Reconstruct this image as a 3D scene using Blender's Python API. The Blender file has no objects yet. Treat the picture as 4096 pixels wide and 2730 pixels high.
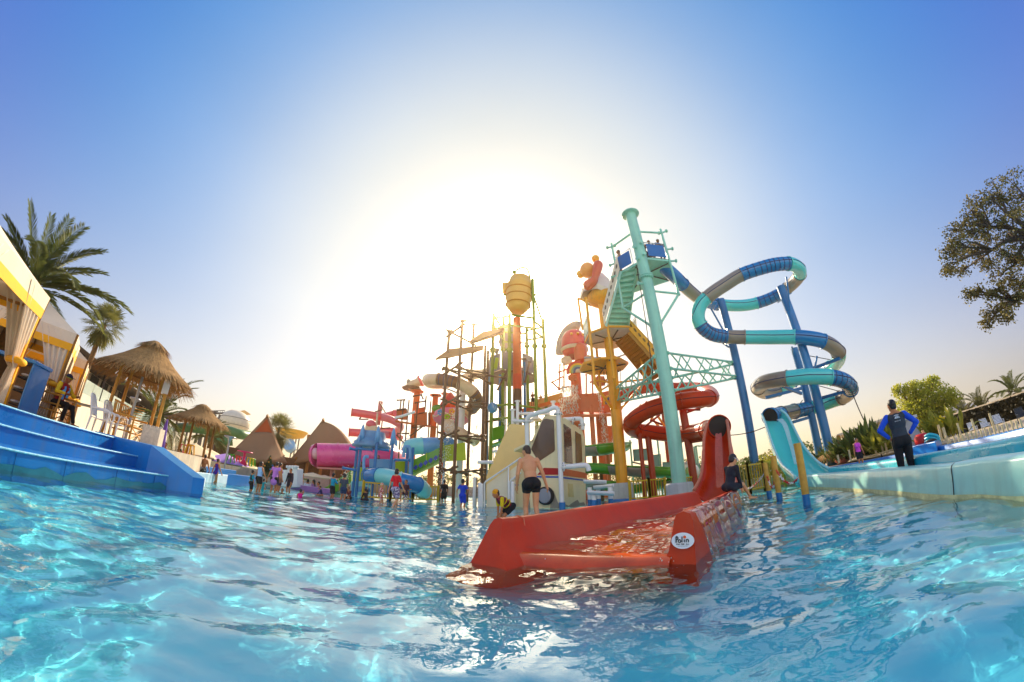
import bpy, bmesh, math, random
import numpy as np
from mathutils import Vector, Matrix
R = math.radians
rng = random.Random(7)
nrng = np.random.default_rng(11)
sc = bpy.context.scene
COL = sc.collection
# ------------------------------------------------------------------ camera geometry
CAM_H = 0.75
PITCH = R(24.3)
FPX = 4096 * 12 / 36            # 12 mm stereographic fisheye on a 36 mm sensor
def ray(x, y):
    dx = x - 2048; dy = 1365 - y; r = math.hypot(dx, dy) + 1e-9
    th = 2 * math.atan(r / (2 * FPX))
    a, b, w = math.sin(th) * dx / r, math.sin(th) * dy / r, math.cos(th)
    c, s = math.cos(PITCH), math.sin(PITCH)
    return Vector((a, c * w - s * b, s * w + c * b))
def at(x, y, d):                # the point seen at photo position x, y whose horizontal distance is d metres
    v = ray(x, y); k = d / math.hypot(v.x, v.y)
    return Vector((v.x * k, v.y * k, CAM_H + v.z * k))
def atz(x, y, z=0.0):           # the point seen at photo position x, y on the level z
    v = ray(x, y); k = (z - CAM_H) / v.z
    return Vector((v.x * k, v.y * k, z))
def az(x, y=1900):
    v = ray(x, y); return math.atan2(v.x, v.y)
def pol(a, d, z=0.0):           # azimuth in radians
    return Vector((math.sin(a) * d, math.cos(a) * d, z))
# ------------------------------------------------------------------ materials
def srgb(r, g, b):
    f = lambda u: (u / 255) / 12.92 if u <= 10 else ((u / 255 + .055) / 1.055) ** 2.4
    return (f(r), f(g), f(b))
MATS = {}
def mat(name, col, rough=.5, metal=0., spec=.5, var=.12, scale=3., bump=0., bscale=40., alpha=1., trans=0., coat=0., dirt=0., sss=0.):
    if name in MATS: return MATS[name]
    lum = .3 * col[0] + .6 * col[1] + .1 * col[2]
    col = tuple(min(1, max(.004, lum + (c - lum) * 1.22)) for c in col)      # coloured plastics and paints are more saturated than they look in haze
    m = bpy.data.materials.new(name); m.use_nodes = True
    nt = m.node_tree; N = nt.nodes; L = nt.links
    p = N['Principled BSDF']
    p.inputs['Roughness'].default_value = rough
    p.inputs['Metallic'].default_value = metal
    p.inputs['Specular IOR Level'].default_value = spec
    p.inputs['Coat Weight'].default_value = coat
    p.inputs['Alpha'].default_value = alpha
    p.inputs['Transmission Weight'].default_value = trans
    tc = N.new('ShaderNodeTexCoord')
    if var > 0:
        nz = N.new('ShaderNodeTexNoise'); nz.inputs['Scale'].default_value = scale; nz.inputs['Detail'].default_value = 6
        nz.inputs['Roughness'].default_value = .65
        L.new(tc.outputs['Object'], nz.inputs['Vector'])
        rp = N.new('ShaderNodeValToRGB')
        rp.color_ramp.elements[0].position = .3; rp.color_ramp.elements[1].position = .7
        a = [max(0, c * (1 - var)) for c in col]; b = [min(1, c * (1 + var)) for c in col]
        rp.color_ramp.elements[0].color = (*a, 1); rp.color_ramp.elements[1].color = (*b, 1)
        L.new(nz.outputs['Fac'], rp.inputs['Fac'])
        out = rp.outputs['Color']
        if dirt > 0:          # weather stains: streaks stretched downwards
            mp = N.new('ShaderNodeMapping'); mp.inputs['Scale'].default_value = (6, 6, .5)
            L.new(tc.outputs['Object'], mp.inputs['Vector'])
            n2 = N.new('ShaderNodeTexNoise'); n2.inputs['Scale'].default_value = 1.3; n2.inputs['Detail'].default_value = 8
            L.new(mp.outputs['Vector'], n2.inputs['Vector'])
            r2 = N.new('ShaderNodeValToRGB'); r2.color_ramp.elements[0].position = .5; r2.color_ramp.elements[1].position = .75
            r2.color_ramp.elements[0].color = (0, 0, 0, 1); r2.color_ramp.elements[1].color = (dirt,) * 3 + (1,)
            L.new(n2.outputs['Fac'], r2.inputs['Fac'])
            mx = N.new('ShaderNodeMixRGB'); mx.inputs['Color2'].default_value = (.16, .13, .09, 1)
            L.new(r2.outputs['Color'], mx.inputs['Fac']); L.new(out, mx.inputs['Color1']); out = mx.outputs['Color']
        L.new(out, p.inputs['Base Color'])
        rr = N.new('ShaderNodeMapRange'); rr.inputs['To Min'].default_value = max(.02, rough - .1); rr.inputs['To Max'].default_value = min(1, rough + .12)
        L.new(nz.outputs['Fac'], rr.inputs['Value']); L.new(rr.outputs['Result'], p.inputs['Roughness'])
    else:
        p.inputs['Base Color'].default_value = (*col, 1)
    if bump > 0:
        nb = N.new('ShaderNodeTexNoise'); nb.inputs['Scale'].default_value = bscale; nb.inputs['Detail'].default_value = 4
        L.new(tc.outputs['Object'], nb.inputs['Vector'])
        bp = N.new('ShaderNodeBump'); bp.inputs['Strength'].default_value = bump; bp.inputs['Distance'].default_value = .02
        L.new(nb.outputs['Fac'], bp.inputs['Height']); L.new(bp.outputs['Normal'], p.inputs['Normal'])
    MATS[name] = m
    return m
def paint(name, r, g, b, rough=.35, **k):
    return mat(name, srgb(r, g, b), rough, **k)
def leaf_mat(name, c1, c2, transl=.35):
    if name in MATS: return MATS[name]
    m = bpy.data.materials.new(name); m.use_nodes = True
    nt = m.node_tree; N = nt.nodes; L = nt.links
    p = N['Principled BSDF']; p.inputs['Roughness'].default_value = .55
    tc = N.new('ShaderNodeTexCoord'); nz = N.new('ShaderNodeTexNoise'); nz.inputs['Scale'].default_value = 2.3; nz.inputs['Detail'].default_value = 5
    L.new(tc.outputs['Object'], nz.inputs['Vector'])
    rp = N.new('ShaderNodeValToRGB'); rp.color_ramp.elements[0].position = .35; rp.color_ramp.elements[1].position = .65
    rp.color_ramp.elements[0].color = (*c1, 1); rp.color_ramp.elements[1].color = (*c2, 1)
    L.new(nz.outputs['Fac'], rp.inputs['Fac']); L.new(rp.outputs['Color'], p.inputs['Base Color'])
    t = N.new('ShaderNodeBsdfTranslucent'); L.new(rp.outputs['Color'], t.inputs['Color'])
    mx = N.new('ShaderNodeMixShader'); mx.inputs['Fac'].default_value = transl
    L.new(p.outputs['BSDF'], mx.inputs[1]); L.new(t.outputs['BSDF'], mx.inputs[2])
    L.new(mx.outputs['Shader'], N['Material Output'].inputs['Surface'])
    MATS[name] = m
    return m
# ------------------------------------------------------------------ mesh collector
class MB:
    def __init__(s): s.v = []; s.f = []; s.m = []; s.sm = []; s.mi = 0; s.smooth = True
    def add(s, vs, fs, smooth=None):
        o = len(s.v); s.v += [tuple(v) for v in vs]
        for f in fs:
            s.f.append(tuple(i + o for i in f)); s.m.append(s.mi); s.sm.append(s.smooth if smooth is None else smooth)
        return s
    def box(s, c, size, rot=None, taper=1.0):
        hx, hy, hz = size[0] / 2, size[1] / 2, size[2] / 2
        vs = []
        for z in (-1, 1):
            k = taper if z > 0 else 1
            for x, y in ((-1, -1), (1, -1), (1, 1), (-1, 1)): vs.append(Vector((x * hx * k, y * hy * k, z * hz)))
        if rot is not None:
            M = rot if isinstance(rot, Matrix) else Matrix.Rotation(rot, 3, 'Z')
            vs = [M @ v for v in vs]
        c = Vector(c)
        return s.add([v + c for v in vs], [(3, 2, 1, 0), (4, 5, 6, 7), (0, 1, 5, 4), (1, 2, 6, 5), (2, 3, 7, 6), (3, 0, 4, 7)], False)
    def beam(s, a, b, w, h, up=(0, 0, 1)):          # rectangular bar from a to b
        a, b = Vector(a), Vector(b); d = b - a; L = d.length; d.normalize()
        u = Vector(up); x = d.cross(u)
        if x.length < 1e-4: x = d.cross(Vector((0, 1, 0)))
        x.normalize(); z = x.cross(d)
        vs = []
        for t in (a, b):
            for i, j in ((-1, -1), (1, -1), (1, 1), (-1, 1)): vs.append(t + x * (i * w / 2) + z * (j * h / 2))
        return s.add(vs, [(3, 2, 1, 0), (4, 5, 6, 7), (0, 1, 5, 4), (1, 2, 6, 5), (2, 3, 7, 6), (3, 0, 4, 7)], False)
    def tube(s, a, b, r0, r1=None, n=10, caps=True):
        return s.path([a, b], [r0, r0 if r1 is None else r1], n, caps)
    def path(s, pts, r, n=10, caps=True, closed=False, flat=None, updir=None):
        pts = [Vector(p) for p in pts]; m = len(pts)
        if not isinstance(r, (list, tuple)): r = [r] * m
        vs = []; fs = []; nrm = None
        for i, p in enumerate(pts):
            if closed: t = pts[(i + 1) % m] - pts[i - 1]
            else: t = pts[min(i + 1, m - 1)] - pts[max(i - 1, 0)]
            t.normalize()
            if nrm is None:
                u = Vector(updir) if updir else (Vector((0, 0, 1)) if abs(t.z) < .9 else Vector((1, 0, 0)))
                nrm = (u - t * u.dot(t)).normalized()
            else:
                nrm = (nrm - t * nrm.dot(t))
                nrm = nrm.normalized() if nrm.length > 1e-6 else t.orthogonal().normalized()
            bt = t.cross(nrm)
            for k in range(n):
                an = 2 * math.pi * k / n
                vs.append(p + nrm * (math.cos(an) * r[i]) + bt * (math.sin(an) * r[i] * (flat or 1)))
        for i in range(m if closed else m - 1):
            j = (i + 1) % m
            for k in range(n):
                k2 = (k + 1) % n
                fs.append((i * n + k, i * n + k2, j * n + k2, j * n + k))
        s.add(vs, fs)
        if caps and not closed:
            s.add(vs[:n], [tuple(range(n - 1, -1, -1))], False); s.add(vs[-n:], [tuple(range(n))], False)
        return s
    def lathe(s, prof, c=(0, 0, 0), n=24, M=None, a0=0., a1=2 * math.pi):
        full = abs(a1 - a0 - 2 * math.pi) < 1e-6; k = n if full else n + 1
        vs = []; fs = []; c = Vector(c)
        for r, z in prof:
            for i in range(k):
                an = a0 + (a1 - a0) * i / n
                v = Vector((r * math.cos(an), r * math.sin(an), z))
                vs.append((M @ v if M is not None else v) + c)
        for j in range(len(prof) - 1):
            for i in range(k if full else k - 1):
                i2 = (i + 1) % k
                fs.append((j * k + i, j * k + i2, (j + 1) * k + i2, (j + 1) * k + i))
        return s.add(vs, fs)
    def ell(s, c, rad, M=None, n=14, m=9):
        prof = [(math.sin(math.pi * i / m), -math.cos(math.pi * i / m)) for i in range(m + 1)]
        S = Matrix.Diagonal(Vector(rad) if not isinstance(rad, (int, float)) else Vector((rad,) * 3))
        return s.lathe([(max(p[0], 1e-4), p[1]) for p in prof], c, n, (M @ S) if M is not None else S)
    def prism(s, poly, d):                           # closed 3D outline swept by vector d
        p = [Vector(v) for v in poly]; d = Vector(d); n = len(p)
        nn = Vector((0, 0, 0))
        for i in range(n): nn += p[i].cross(p[(i + 1) % n])
        if nn.dot(d) > 0: p = p[::-1]
        s.add(p + [v + d for v in p], [tuple(range(n)), tuple(range(2 * n - 1, n - 1, -1))] + [(i, i + n, (i + 1) % n + n, (i + 1) % n) for i in range(n)], False)
        return s
    def quad(s, a, b, c, d): return s.add([a, b, c, d], [(0, 1, 2, 3)], False)
    def grid(s, fn, nu, nv, closeu=False):
        vs = [fn(i / (nu if closeu else nu - 1), j / (nv - 1)) for i in range(nu) for j in range(nv)]
        fs = [((i % nu) * nv + j, ((i + 1) % nu) * nv + j, ((i + 1) % nu) * nv + j + 1, (i % nu) * nv + j + 1) for i in range(nu if closeu else nu - 1) for j in range(nv - 1)]
        return s.add(vs, fs)
    def flange(s, p, d, r, t=.03, n=14):
        p, d = Vector(p), Vector(d).normalized()
        return s.tube(p - d * t / 2, p + d * t / 2, r, n=n)
    def build(s, name, m, parent=None, bevel=0, origin=None, solid=0, subs=0):
        me = bpy.data.meshes.new(name)
        o = Vector(origin) if origin is not None else Vector((0, 0, 0))
        if parent is not None and origin is None: o = Vector(parent.get('base', (0, 0, 0)))
        me.from_pydata([(v[0] - o.x, v[1] - o.y, v[2] - o.z) for v in s.v], [], s.f)
        for x in (m if isinstance(m, (list, tuple)) else [m]): me.materials.append(x)
        me.polygons.foreach_set('material_index', s.m); me.polygons.foreach_set('use_smooth', s.sm)
        me.update()
        ob = bpy.data.objects.new(name, me); COL.objects.link(ob)
        if parent is not None:
            ob.parent = parent; ob.location = o - Vector(parent.get('base', (0, 0, 0)))
            ob['base'] = tuple(o)
        else: ob.location = o; ob['base'] = tuple(o)
        if solid:
            md = ob.modifiers.new('s', 'SOLIDIFY'); md.thickness = solid; md.offset = 0
        if bevel:
            md = ob.modifiers.new('b', 'BEVEL'); md.width = bevel; md.segments = 2; md.limit_method = 'ANGLE'; md.angle_limit = R(35)
        if subs:
            md = ob.modifiers.new('u', 'SUBSURF'); md.levels = subs; md.render_levels = subs
        return ob
def tag(o, label, cat, group=None, kind=None):
    if label: o['label'] = label
    if cat: o['category'] = cat
    if group: o['group'] = group
    if kind: o['kind'] = kind
    return o
def thing(name, loc, label, cat, group=None):
    o = bpy.data.objects.new(name, None); COL.objects.link(o); o.location = loc; o['base'] = tuple(loc)
    o.empty_display_size = .2
    return tag(o, label, cat, group)
def kids(o): return [c for c in o.children]
def copy_tree(o, parent=None, loc=None, rotz=None, scale=None, label=None):
    c = o.copy(); COL.objects.link(c)
    if parent is not None: c.parent = parent
    for ch in kids(o): copy_tree(ch, c)
    if loc is not None: c.location = loc
    if rotz is not None: c.rotation_euler = (0, 0, rotz)
    if scale is not None: c.scale = (scale,) * 3 if isinstance(scale, (int, float)) else scale
    if label: c['label'] = label
    return c
def spline(pts, n=8, closed=False):                  # Catmull-Rom through the points
    P = [Vector(p) for p in pts]; m = len(P); out = []
    for i in range(m if closed else m - 1):
        p0 = P[i - 1] if (closed or i > 0) else P[0] * 2 - P[1]
        p1 = P[i]; p2 = P[(i + 1) % m]
        p3 = P[(i + 2) % m] if (closed or i + 2 < m) else P[-1] * 2 - P[-2]
        for k in range(n):
            t = k / n
            out.append(.5 * ((2 * p1) + (p2 - p0) * t + (2 * p0 - 5 * p1 + 4 * p2 - p3) * t * t + (3 * p1 - p0 - 3 * p2 + p3) * t ** 3))
    if not closed: out.append(P[-1])
    return out
def perlin(x, y, seed=0):
    g = np.random.default_rng(seed); perm = g.permutation(256); perm = np.concatenate([perm, perm])
    ang = g.random(256) * 2 * np.pi; gx = np.cos(ang); gy = np.sin(ang)
    xi = np.floor(x).astype(int); yi = np.floor(y).astype(int); xf = x - xi; yf = y - yi
    u = xf ** 3 * (xf * (xf * 6 - 15) + 10); v = yf ** 3 * (yf * (yf * 6 - 15) + 10)
    def h(i, j, a, b):
        k = perm[perm[i & 255] + (j & 255)]; return gx[k] * a + gy[k] * b
    n00 = h(xi, yi, xf, yf); n10 = h(xi + 1, yi, xf - 1, yf); n01 = h(xi, yi + 1, xf, yf - 1); n11 = h(xi + 1, yi + 1, xf - 1, yf - 1)
    return (n00 * (1 - u) + n10 * u) * (1 - v) + (n01 * (1 - u) + n11 * u) * v
WATER_T=0.0
# ------------------------------------------------------------------ camera
cd = bpy.data.cameras.new('camera'); cam = bpy.data.objects.new('camera', cd); COL.objects.link(cam)
cam.location = (0, 0, CAM_H); cam.rotation_euler = (R(90) + PITCH, 0, 0)
cd.type = 'PANO'; cd.panorama_type = 'FISHEYE_LENS_POLYNOMIAL'
cd.sensor_fit = 'HORIZONTAL'; cd.sensor_width = 36; cd.sensor_height = 36 * 682 / 1024; cd.lens = 12
_r = np.linspace(0, 22, 400); _t = 2 * np.arctan(_r / 24)
_k = np.linalg.lstsq(np.stack([_r, _r ** 2, _r ** 3, _r ** 4], 1), _t, rcond=None)[0]
cd.fisheye_polynomial_k0 = 0
cd.fisheye_polynomial_k1, cd.fisheye_polynomial_k2, cd.fisheye_polynomial_k3, cd.fisheye_polynomial_k4 = [-float(k) for k in _k]
cd.fisheye_fov = R(200); cd.clip_start = .05; cd.clip_end = 3000
sc.camera = cam
# ------------------------------------------------------------------ light
SUN_EL, SUN_AZ = R(30.0), R(-0.9)
sd = Vector((math.sin(SUN_AZ) * math.cos(SUN_EL), math.cos(SUN_AZ) * math.cos(SUN_EL), math.sin(SUN_EL)))
sl = bpy.data.lights.new('sun', 'SUN'); sl.energy = 5.0; sl.angle = R(.5); sl.color = (1, .84, .62)
so = bpy.data.objects.new('sun', sl); COL.objects.link(so); so.rotation_euler = (-sd).to_track_quat('-Z', 'Y').to_euler()
w = bpy.data.worlds.new('World'); sc.world = w; w.use_nodes = True
nt = w.node_tree; N = nt.nodes; L = nt.links; N.clear()
sky = N.new('ShaderNodeTexSky'); sky.sky_type = 'NISHITA'; sky.sun_disc = False
sky.sun_elevation = SUN_EL; sky.sun_rotation = SUN_AZ; sky.dust_density = 2.0; sky.air_density = 1.0; sky.ozone_density = 1.5
b0 = N.new('ShaderNodeBackground'); b0.inputs['Strength'].default_value = .05
L.new(sky.outputs['Color'], b0.inputs['Color'])
tc = N.new('ShaderNodeTexCoord')
nv = N.new('ShaderNodeVectorMath'); nv.operation = 'NORMALIZE'; L.new(tc.outputs['Generated'], nv.inputs[0])
dp = N.new('ShaderNodeVectorMath'); dp.operation = 'DOT_PRODUCT'; dp.inputs[1].default_value = sd; L.new(nv.outputs['Vector'], dp.inputs[0])
cl = N.new('ShaderNodeClamp'); cl.inputs['Min'].default_value = -1; L.new(dp.outputs['Value'], cl.inputs['Value'])
ac = N.new('ShaderNodeMath'); ac.operation = 'ARCCOSINE'; L.new(cl.outputs['Result'], ac.inputs[0])
dg = N.new('ShaderNodeMath'); dg.operation = 'DIVIDE'; dg.inputs[1].default_value = math.pi; L.new(ac.outputs['Value'], dg.inputs[0])
def ramp(stops, src):
    r = N.new('ShaderNodeValToRGB'); e = r.color_ramp.elements
    while len(e) < len(stops): e.new(.5)
    for el, (p, c) in zip(e, stops): el.position = p; el.color = (*c, 1)
    r.color_ramp.interpolation = 'B_SPLINE'
    L.new(src, r.inputs['Fac']); return r.outputs['Color']
# aerosol veil of a hazy sky by angle from the sun (0..180 deg over 0..1); far stops brightened as added fill light behind the camera
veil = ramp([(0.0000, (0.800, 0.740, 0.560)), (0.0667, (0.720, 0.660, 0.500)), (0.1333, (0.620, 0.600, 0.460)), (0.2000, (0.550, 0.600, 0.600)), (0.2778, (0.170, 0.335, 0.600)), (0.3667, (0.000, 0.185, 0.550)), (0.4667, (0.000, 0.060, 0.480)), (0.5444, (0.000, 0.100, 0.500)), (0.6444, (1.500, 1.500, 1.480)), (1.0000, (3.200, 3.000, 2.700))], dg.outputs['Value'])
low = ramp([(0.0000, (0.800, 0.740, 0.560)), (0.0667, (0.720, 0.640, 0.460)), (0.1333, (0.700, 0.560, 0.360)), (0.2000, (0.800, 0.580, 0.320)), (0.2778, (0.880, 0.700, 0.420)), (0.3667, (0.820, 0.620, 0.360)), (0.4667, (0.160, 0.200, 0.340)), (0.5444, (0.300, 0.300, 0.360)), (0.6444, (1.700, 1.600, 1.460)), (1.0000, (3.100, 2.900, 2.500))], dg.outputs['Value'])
sp = N.new('ShaderNodeSeparateXYZ'); L.new(nv.outputs['Vector'], sp.inputs[0])
hr = N.new('ShaderNodeMapRange'); hr.inputs['From Min'].default_value = .97; hr.inputs['From Max'].default_value = 0
L.new(sp.outputs['Z'], hr.inputs['Value'])
hz = N.new('ShaderNodeMath'); hz.operation = 'POWER'; hz.inputs[1].default_value = 3; L.new(hr.outputs['Result'], hz.inputs[0])
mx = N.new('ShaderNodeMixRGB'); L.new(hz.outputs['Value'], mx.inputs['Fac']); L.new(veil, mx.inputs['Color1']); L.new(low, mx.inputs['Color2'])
hnz = N.new('ShaderNodeTexNoise'); hnz.inputs['Scale'].default_value = 1.6; hnz.inputs['Detail'].default_value = 5; hmp = N.new('ShaderNodeMapping'); hmp.inputs['Scale'].default_value = (1, 1, 3.2); L.new(nv.outputs['Vector'], hmp.inputs['Vector']); L.new(hmp.outputs['Vector'], hnz.inputs['Vector'])
hmr = N.new('ShaderNodeMapRange'); hmr.inputs['To Min'].default_value = .93; hmr.inputs['To Max'].default_value = 1.07; L.new(hnz.outputs['Fac'], hmr.inputs['Value'])
hmu = N.new('ShaderNodeVectorMath'); hmu.operation = 'SCALE'; L.new(mx.outputs['Color'], hmu.inputs[0]); L.new(hmr.outputs['Result'], hmu.inputs['Scale'])
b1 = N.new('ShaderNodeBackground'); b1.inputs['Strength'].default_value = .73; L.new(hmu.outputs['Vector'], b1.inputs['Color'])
# bright aureole round the sun
au = N.new('ShaderNodeMath'); au.operation = 'MAXIMUM'; au.inputs[1].default_value = 0; L.new(dp.outputs['Value'], au.inputs[0])
p1 = N.new('ShaderNodeMath'); p1.operation = 'POWER'; p1.inputs[1].default_value = 70; L.new(au.outputs['Value'], p1.inputs[0])
p2 = N.new('ShaderNodeMath'); p2.operation = 'POWER'; p2.inputs[1].default_value = 900; L.new(au.outputs['Value'], p2.inputs[0])
m2 = N.new('ShaderNodeMath'); m2.operation = 'MULTIPLY'; m2.inputs[1].default_value = 12; L.new(p2.outputs['Value'], m2.inputs[0])
m1 = N.new('ShaderNodeMath'); m1.operation = 'MULTIPLY_ADD'; m1.inputs[1].default_value = 6.5; L.new(p1.outputs['Value'], m1.inputs[0]); L.new(m2.outputs['Value'], m1.inputs[2])
b2 = N.new('ShaderNodeBackground'); b2.inputs['Color'].default_value = (1, .88, .6, 1); L.new(m1.outputs['Value'], b2.inputs['Strength'])
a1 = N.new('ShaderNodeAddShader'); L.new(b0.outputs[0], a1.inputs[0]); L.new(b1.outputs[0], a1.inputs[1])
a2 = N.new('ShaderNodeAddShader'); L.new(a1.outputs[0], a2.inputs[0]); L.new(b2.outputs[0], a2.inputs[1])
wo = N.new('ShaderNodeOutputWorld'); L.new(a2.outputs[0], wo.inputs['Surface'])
# ------------------------------------------------------------------ render settings
sc.render.engine = 'CYCLES'
sc.view_settings.view_transform = 'Standard'; sc.view_settings.look = 'None'; sc.view_settings.exposure = .5; sc.view_settings.gamma = 1
sc.cycles.max_bounces = 8; sc.cycles.diffuse_bounces = 3; sc.cycles.glossy_bounces = 4; sc.cycles.transmission_bounces = 5; sc.cycles.transparent_max_bounces = 12
sc.cycles.caustics_reflective = False; sc.cycles.caustics_refractive = True
sc.cycles.sample_clamp_indirect = 4; sc.cycles.sample_clamp_direct = 0; sc.cycles.blur_glossy = .3
sc.cycles.use_denoising = True
sc.cycles.use_adaptive_sampling = True; sc.cycles.adaptive_threshold = .015
# ------------------------------------------------------------------ ground, pool and water
mb = MB(); mb.quad((-190, -60, -1.2), (190, -60, -1.2), (190, 190, -1.2), (-190, 190, -1.2))
tag(mb.build('ground', mat('earth', (.18, .15, .11), .9)), None, None, kind='structure')
POOL_Z = -.85
m = bpy.data.materials.new('pool_floor_paint'); m.use_nodes = True
n_ = m.node_tree; p = n_.nodes['Principled BSDF']; p.inputs['Roughness'].default_value = .6
nz = n_.nodes.new('ShaderNodeTexNoise'); nz.inputs['Scale'].default_value = .6; nz.inputs['Detail'].default_value = 6
tcc = n_.nodes.new('ShaderNodeTexCoord'); n_.links.new(tcc.outputs['Object'], nz.inputs['Vector'])
rp = n_.nodes.new('ShaderNodeValToRGB'); rp.color_ramp.elements[0].position = .35; rp.color_ramp.elements[1].position = .65
rp.color_ramp.elements[0].color = (.07, .68, .90, 1); rp.color_ramp.elements[1].color = (.15, .84, .97, 1)
n_.links.new(nz.outputs['Fac'], rp.inputs['Fac']); n_.links.new(rp.outputs['Color'], p.inputs['Base Color'])
mb = MB(); mb.quad((-70, -20, POOL_Z), (70, -20, POOL_Z), (70, 80, POOL_Z), (-70, 80, POOL_Z))
pool_floor = tag(mb.build('pool_floor', m), None, None, kind='structure')
def wave_h(x, y):
    d = np.hypot(x, y)
    wx = x + .35 * perlin(x * .5, y * .5, 5); wy = y + .35 * perlin(x * .5 + 9, y * .5, 6)
    h = .062 * perlin(wx * .6, wy * .85, 1) + .032 * perlin(wx * 1.35 + 3, wy * 1.85, 2) + .0165 * perlin(wx * 2.7, wy * 3.7, 3)
    h += 0.0044 * perlin(wx * 6.3, wy * 8.3, 4) * np.clip(1.6 - d / 14, 0, 1)
    h += .010 * perlin(x * 9 + 4, y * 11, 8) * np.exp(-(((x - .75) / 1.5) ** 2 + ((y - 3.1) / .75) ** 2))      # churned water before the trough lip
    return h
na, nr = 620, 620
A = np.radians(np.linspace(-100, 100, na)); RR = .35 * (75 / .35) ** (np.linspace(0, 1, nr) ** .9)
AA, R2 = np.meshgrid(A, RR, indexing='ij'); X = np.sin(AA) * R2; Y = np.cos(AA) * R2
Z = wave_h(X, Y) * np.clip(R2 / .6, 0, 1)
vs = np.stack([X, Y, Z], -1).reshape(-1, 3)
I, J = np.meshgrid(np.arange(na - 1), np.arange(nr - 1), indexing='ij'); b = (I * nr + J)
fs = np.stack([b, b + nr, b + nr + 1, b + 1], -1).reshape(-1, 4)
me = bpy.data.meshes.new('water'); me.from_pydata(vs.tolist(), [], fs.tolist()); me.polygons.foreach_set('use_smooth', [True] * len(me.polygons))
water = bpy.data.objects.new('water', me); COL.objects.link(water); tag(water, None, None, kind='structure')
m = bpy.data.materials.new('pool_water'); m.use_nodes = True
n_ = m.node_tree; NN = n_.nodes; LL = n_.links; NN.remove(NN['Principled BSDF'])
tcc = NN.new('ShaderNodeTexCoord'); mp = NN.new('ShaderNodeMapping'); mp.inputs['Scale'].default_value = (1, 1.3, 1); LL.new(tcc.outputs['Object'], mp.inputs['Vector'])
nz = NN.new('ShaderNodeTexNoise'); nz.inputs['Scale'].default_value = 7; nz.inputs['Detail'].default_value = 2.5; nz.inputs['Distortion'].default_value = .5; LL.new(mp.outputs['Vector'], nz.inputs['Vector'])
bp = NN.new('ShaderNodeBump'); bp.inputs['Strength'].default_value = .08; bp.inputs['Distance'].default_value = .05; LL.new(nz.outputs['Fac'], bp.inputs['Height'])
lw = NN.new('ShaderNodeLayerWeight'); lw.inputs['Blend'].default_value = .5; LL.new(bp.outputs['Normal'], lw.inputs['Normal'])
pw = NN.new('ShaderNodeMath'); pw.operation = 'POWER'; pw.inputs[1].default_value = 3.5; LL.new(lw.outputs['Facing'], pw.inputs[0])
fr = NN.new('ShaderNodeMath'); fr.operation = 'MULTIPLY_ADD'; fr.inputs[1].default_value = .98; fr.inputs[2].default_value = .02; LL.new(pw.outputs[0], fr.inputs[0])
gl = NN.new('ShaderNodeBsdfGlossy'); gl.inputs['Roughness'].default_value = .03; LL.new(bp.outputs['Normal'], gl.inputs['Normal'])
rf = NN.new('ShaderNodeBsdfRefraction'); rf.inputs['Roughness'].default_value = 0; rf.inputs['IOR'].default_value = 1.33; rf.inputs['Color'].default_value = (.95, 1, 1, 1); LL.new(bp.outputs['Normal'], rf.inputs['Normal'])
tr = NN.new('ShaderNodeBsdfTransparent'); tr.inputs['Color'].default_value = (.85, .98, 1, 1)
mt = NN.new('ShaderNodeMixShader'); mt.inputs['Fac'].default_value = WATER_T
LL.new(rf.outputs[0], mt.inputs[1]); LL.new(tr.outputs[0], mt.inputs[2])
ms = NN.new('ShaderNodeMixShader'); LL.new(fr.outputs[0], ms.inputs['Fac']); LL.new(mt.outputs[0], ms.inputs[1]); LL.new(gl.outputs[0], ms.inputs[2])
LL.new(ms.outputs[0], NN['Material Output'].inputs['Surface'])
me.materials.append(m)
sl.cycles.is_caustics_light = True; water.cycles.is_caustics_caster = True; pool_floor.cycles.is_caustics_receiver = True

# ------------------------------------------------------------------ hazy air added round the whole place, tinted orange to imitate lens flare
b = MB(); b.box((0, 65, 8.3), (384, 254, 23)); hm = bpy.data.materials.new('flare_haze'); hm.use_nodes = True; hn = hm.node_tree.nodes; hn.remove(hn['Principled BSDF'])
pv = hn.new('ShaderNodeVolumePrincipled'); pv.inputs['Color'].default_value = (1, .76, .46, 1); pv.inputs['Density'].default_value = .0018; pv.inputs['Anisotropy'].default_value = .87
hm.node_tree.links.new(pv.outputs[0], hn['Material Output'].inputs['Volume'])
hz_o = tag(b.build('haze', hm), None, None, kind='stuff')
sc.cycles.volume_bounces = 0
# ------------------------------------------------------------------ people: one continuous remeshed body each, clothes and hair as children
REMESH = []
def soft(mb, name, m, parent, vox, smooth=3):
    o = mb.build(name, m, parent)
    md = o.modifiers.new('r', 'REMESH'); md.mode = 'VOXEL'; md.voxel_size = vox; md.use_smooth_shade = True
    md = o.modifiers.new('sm', 'SMOOTH'); md.factor = .5; md.iterations = smooth
    REMESH.append(o); return o
def ik(a, t, l1, l2, hint):
    a, t = Vector(a), Vector(t); d = t - a; L = min(d.length, (l1 + l2) * .995); d.normalize(); t = a + d * L
    c = (l1 * l1 + L * L - l2 * l2) / (2 * L); h = math.sqrt(max(0, l1 * l1 - c * c))
    hv = Vector(hint); hv = hv - d * hv.dot(d); hv.normalize()
    return a + d * c + hv * h, t
SKIN = {'tan': mat('tan_skin', srgb(190, 128, 92), .5, var=.06, scale=6), 'light': mat('light_skin', srgb(214, 158, 122), .5, var=.06, scale=6), 'brown': mat('brown_skin', srgb(140, 88, 60), .5, var=.06, scale=6)}
HAIR = mat('black_hair', (.012, .009, .007), .45, var=.3, scale=30)
HAIR2 = mat('brown_hair', (.05, .028, .016), .45, var=.3, scale=30)
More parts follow.
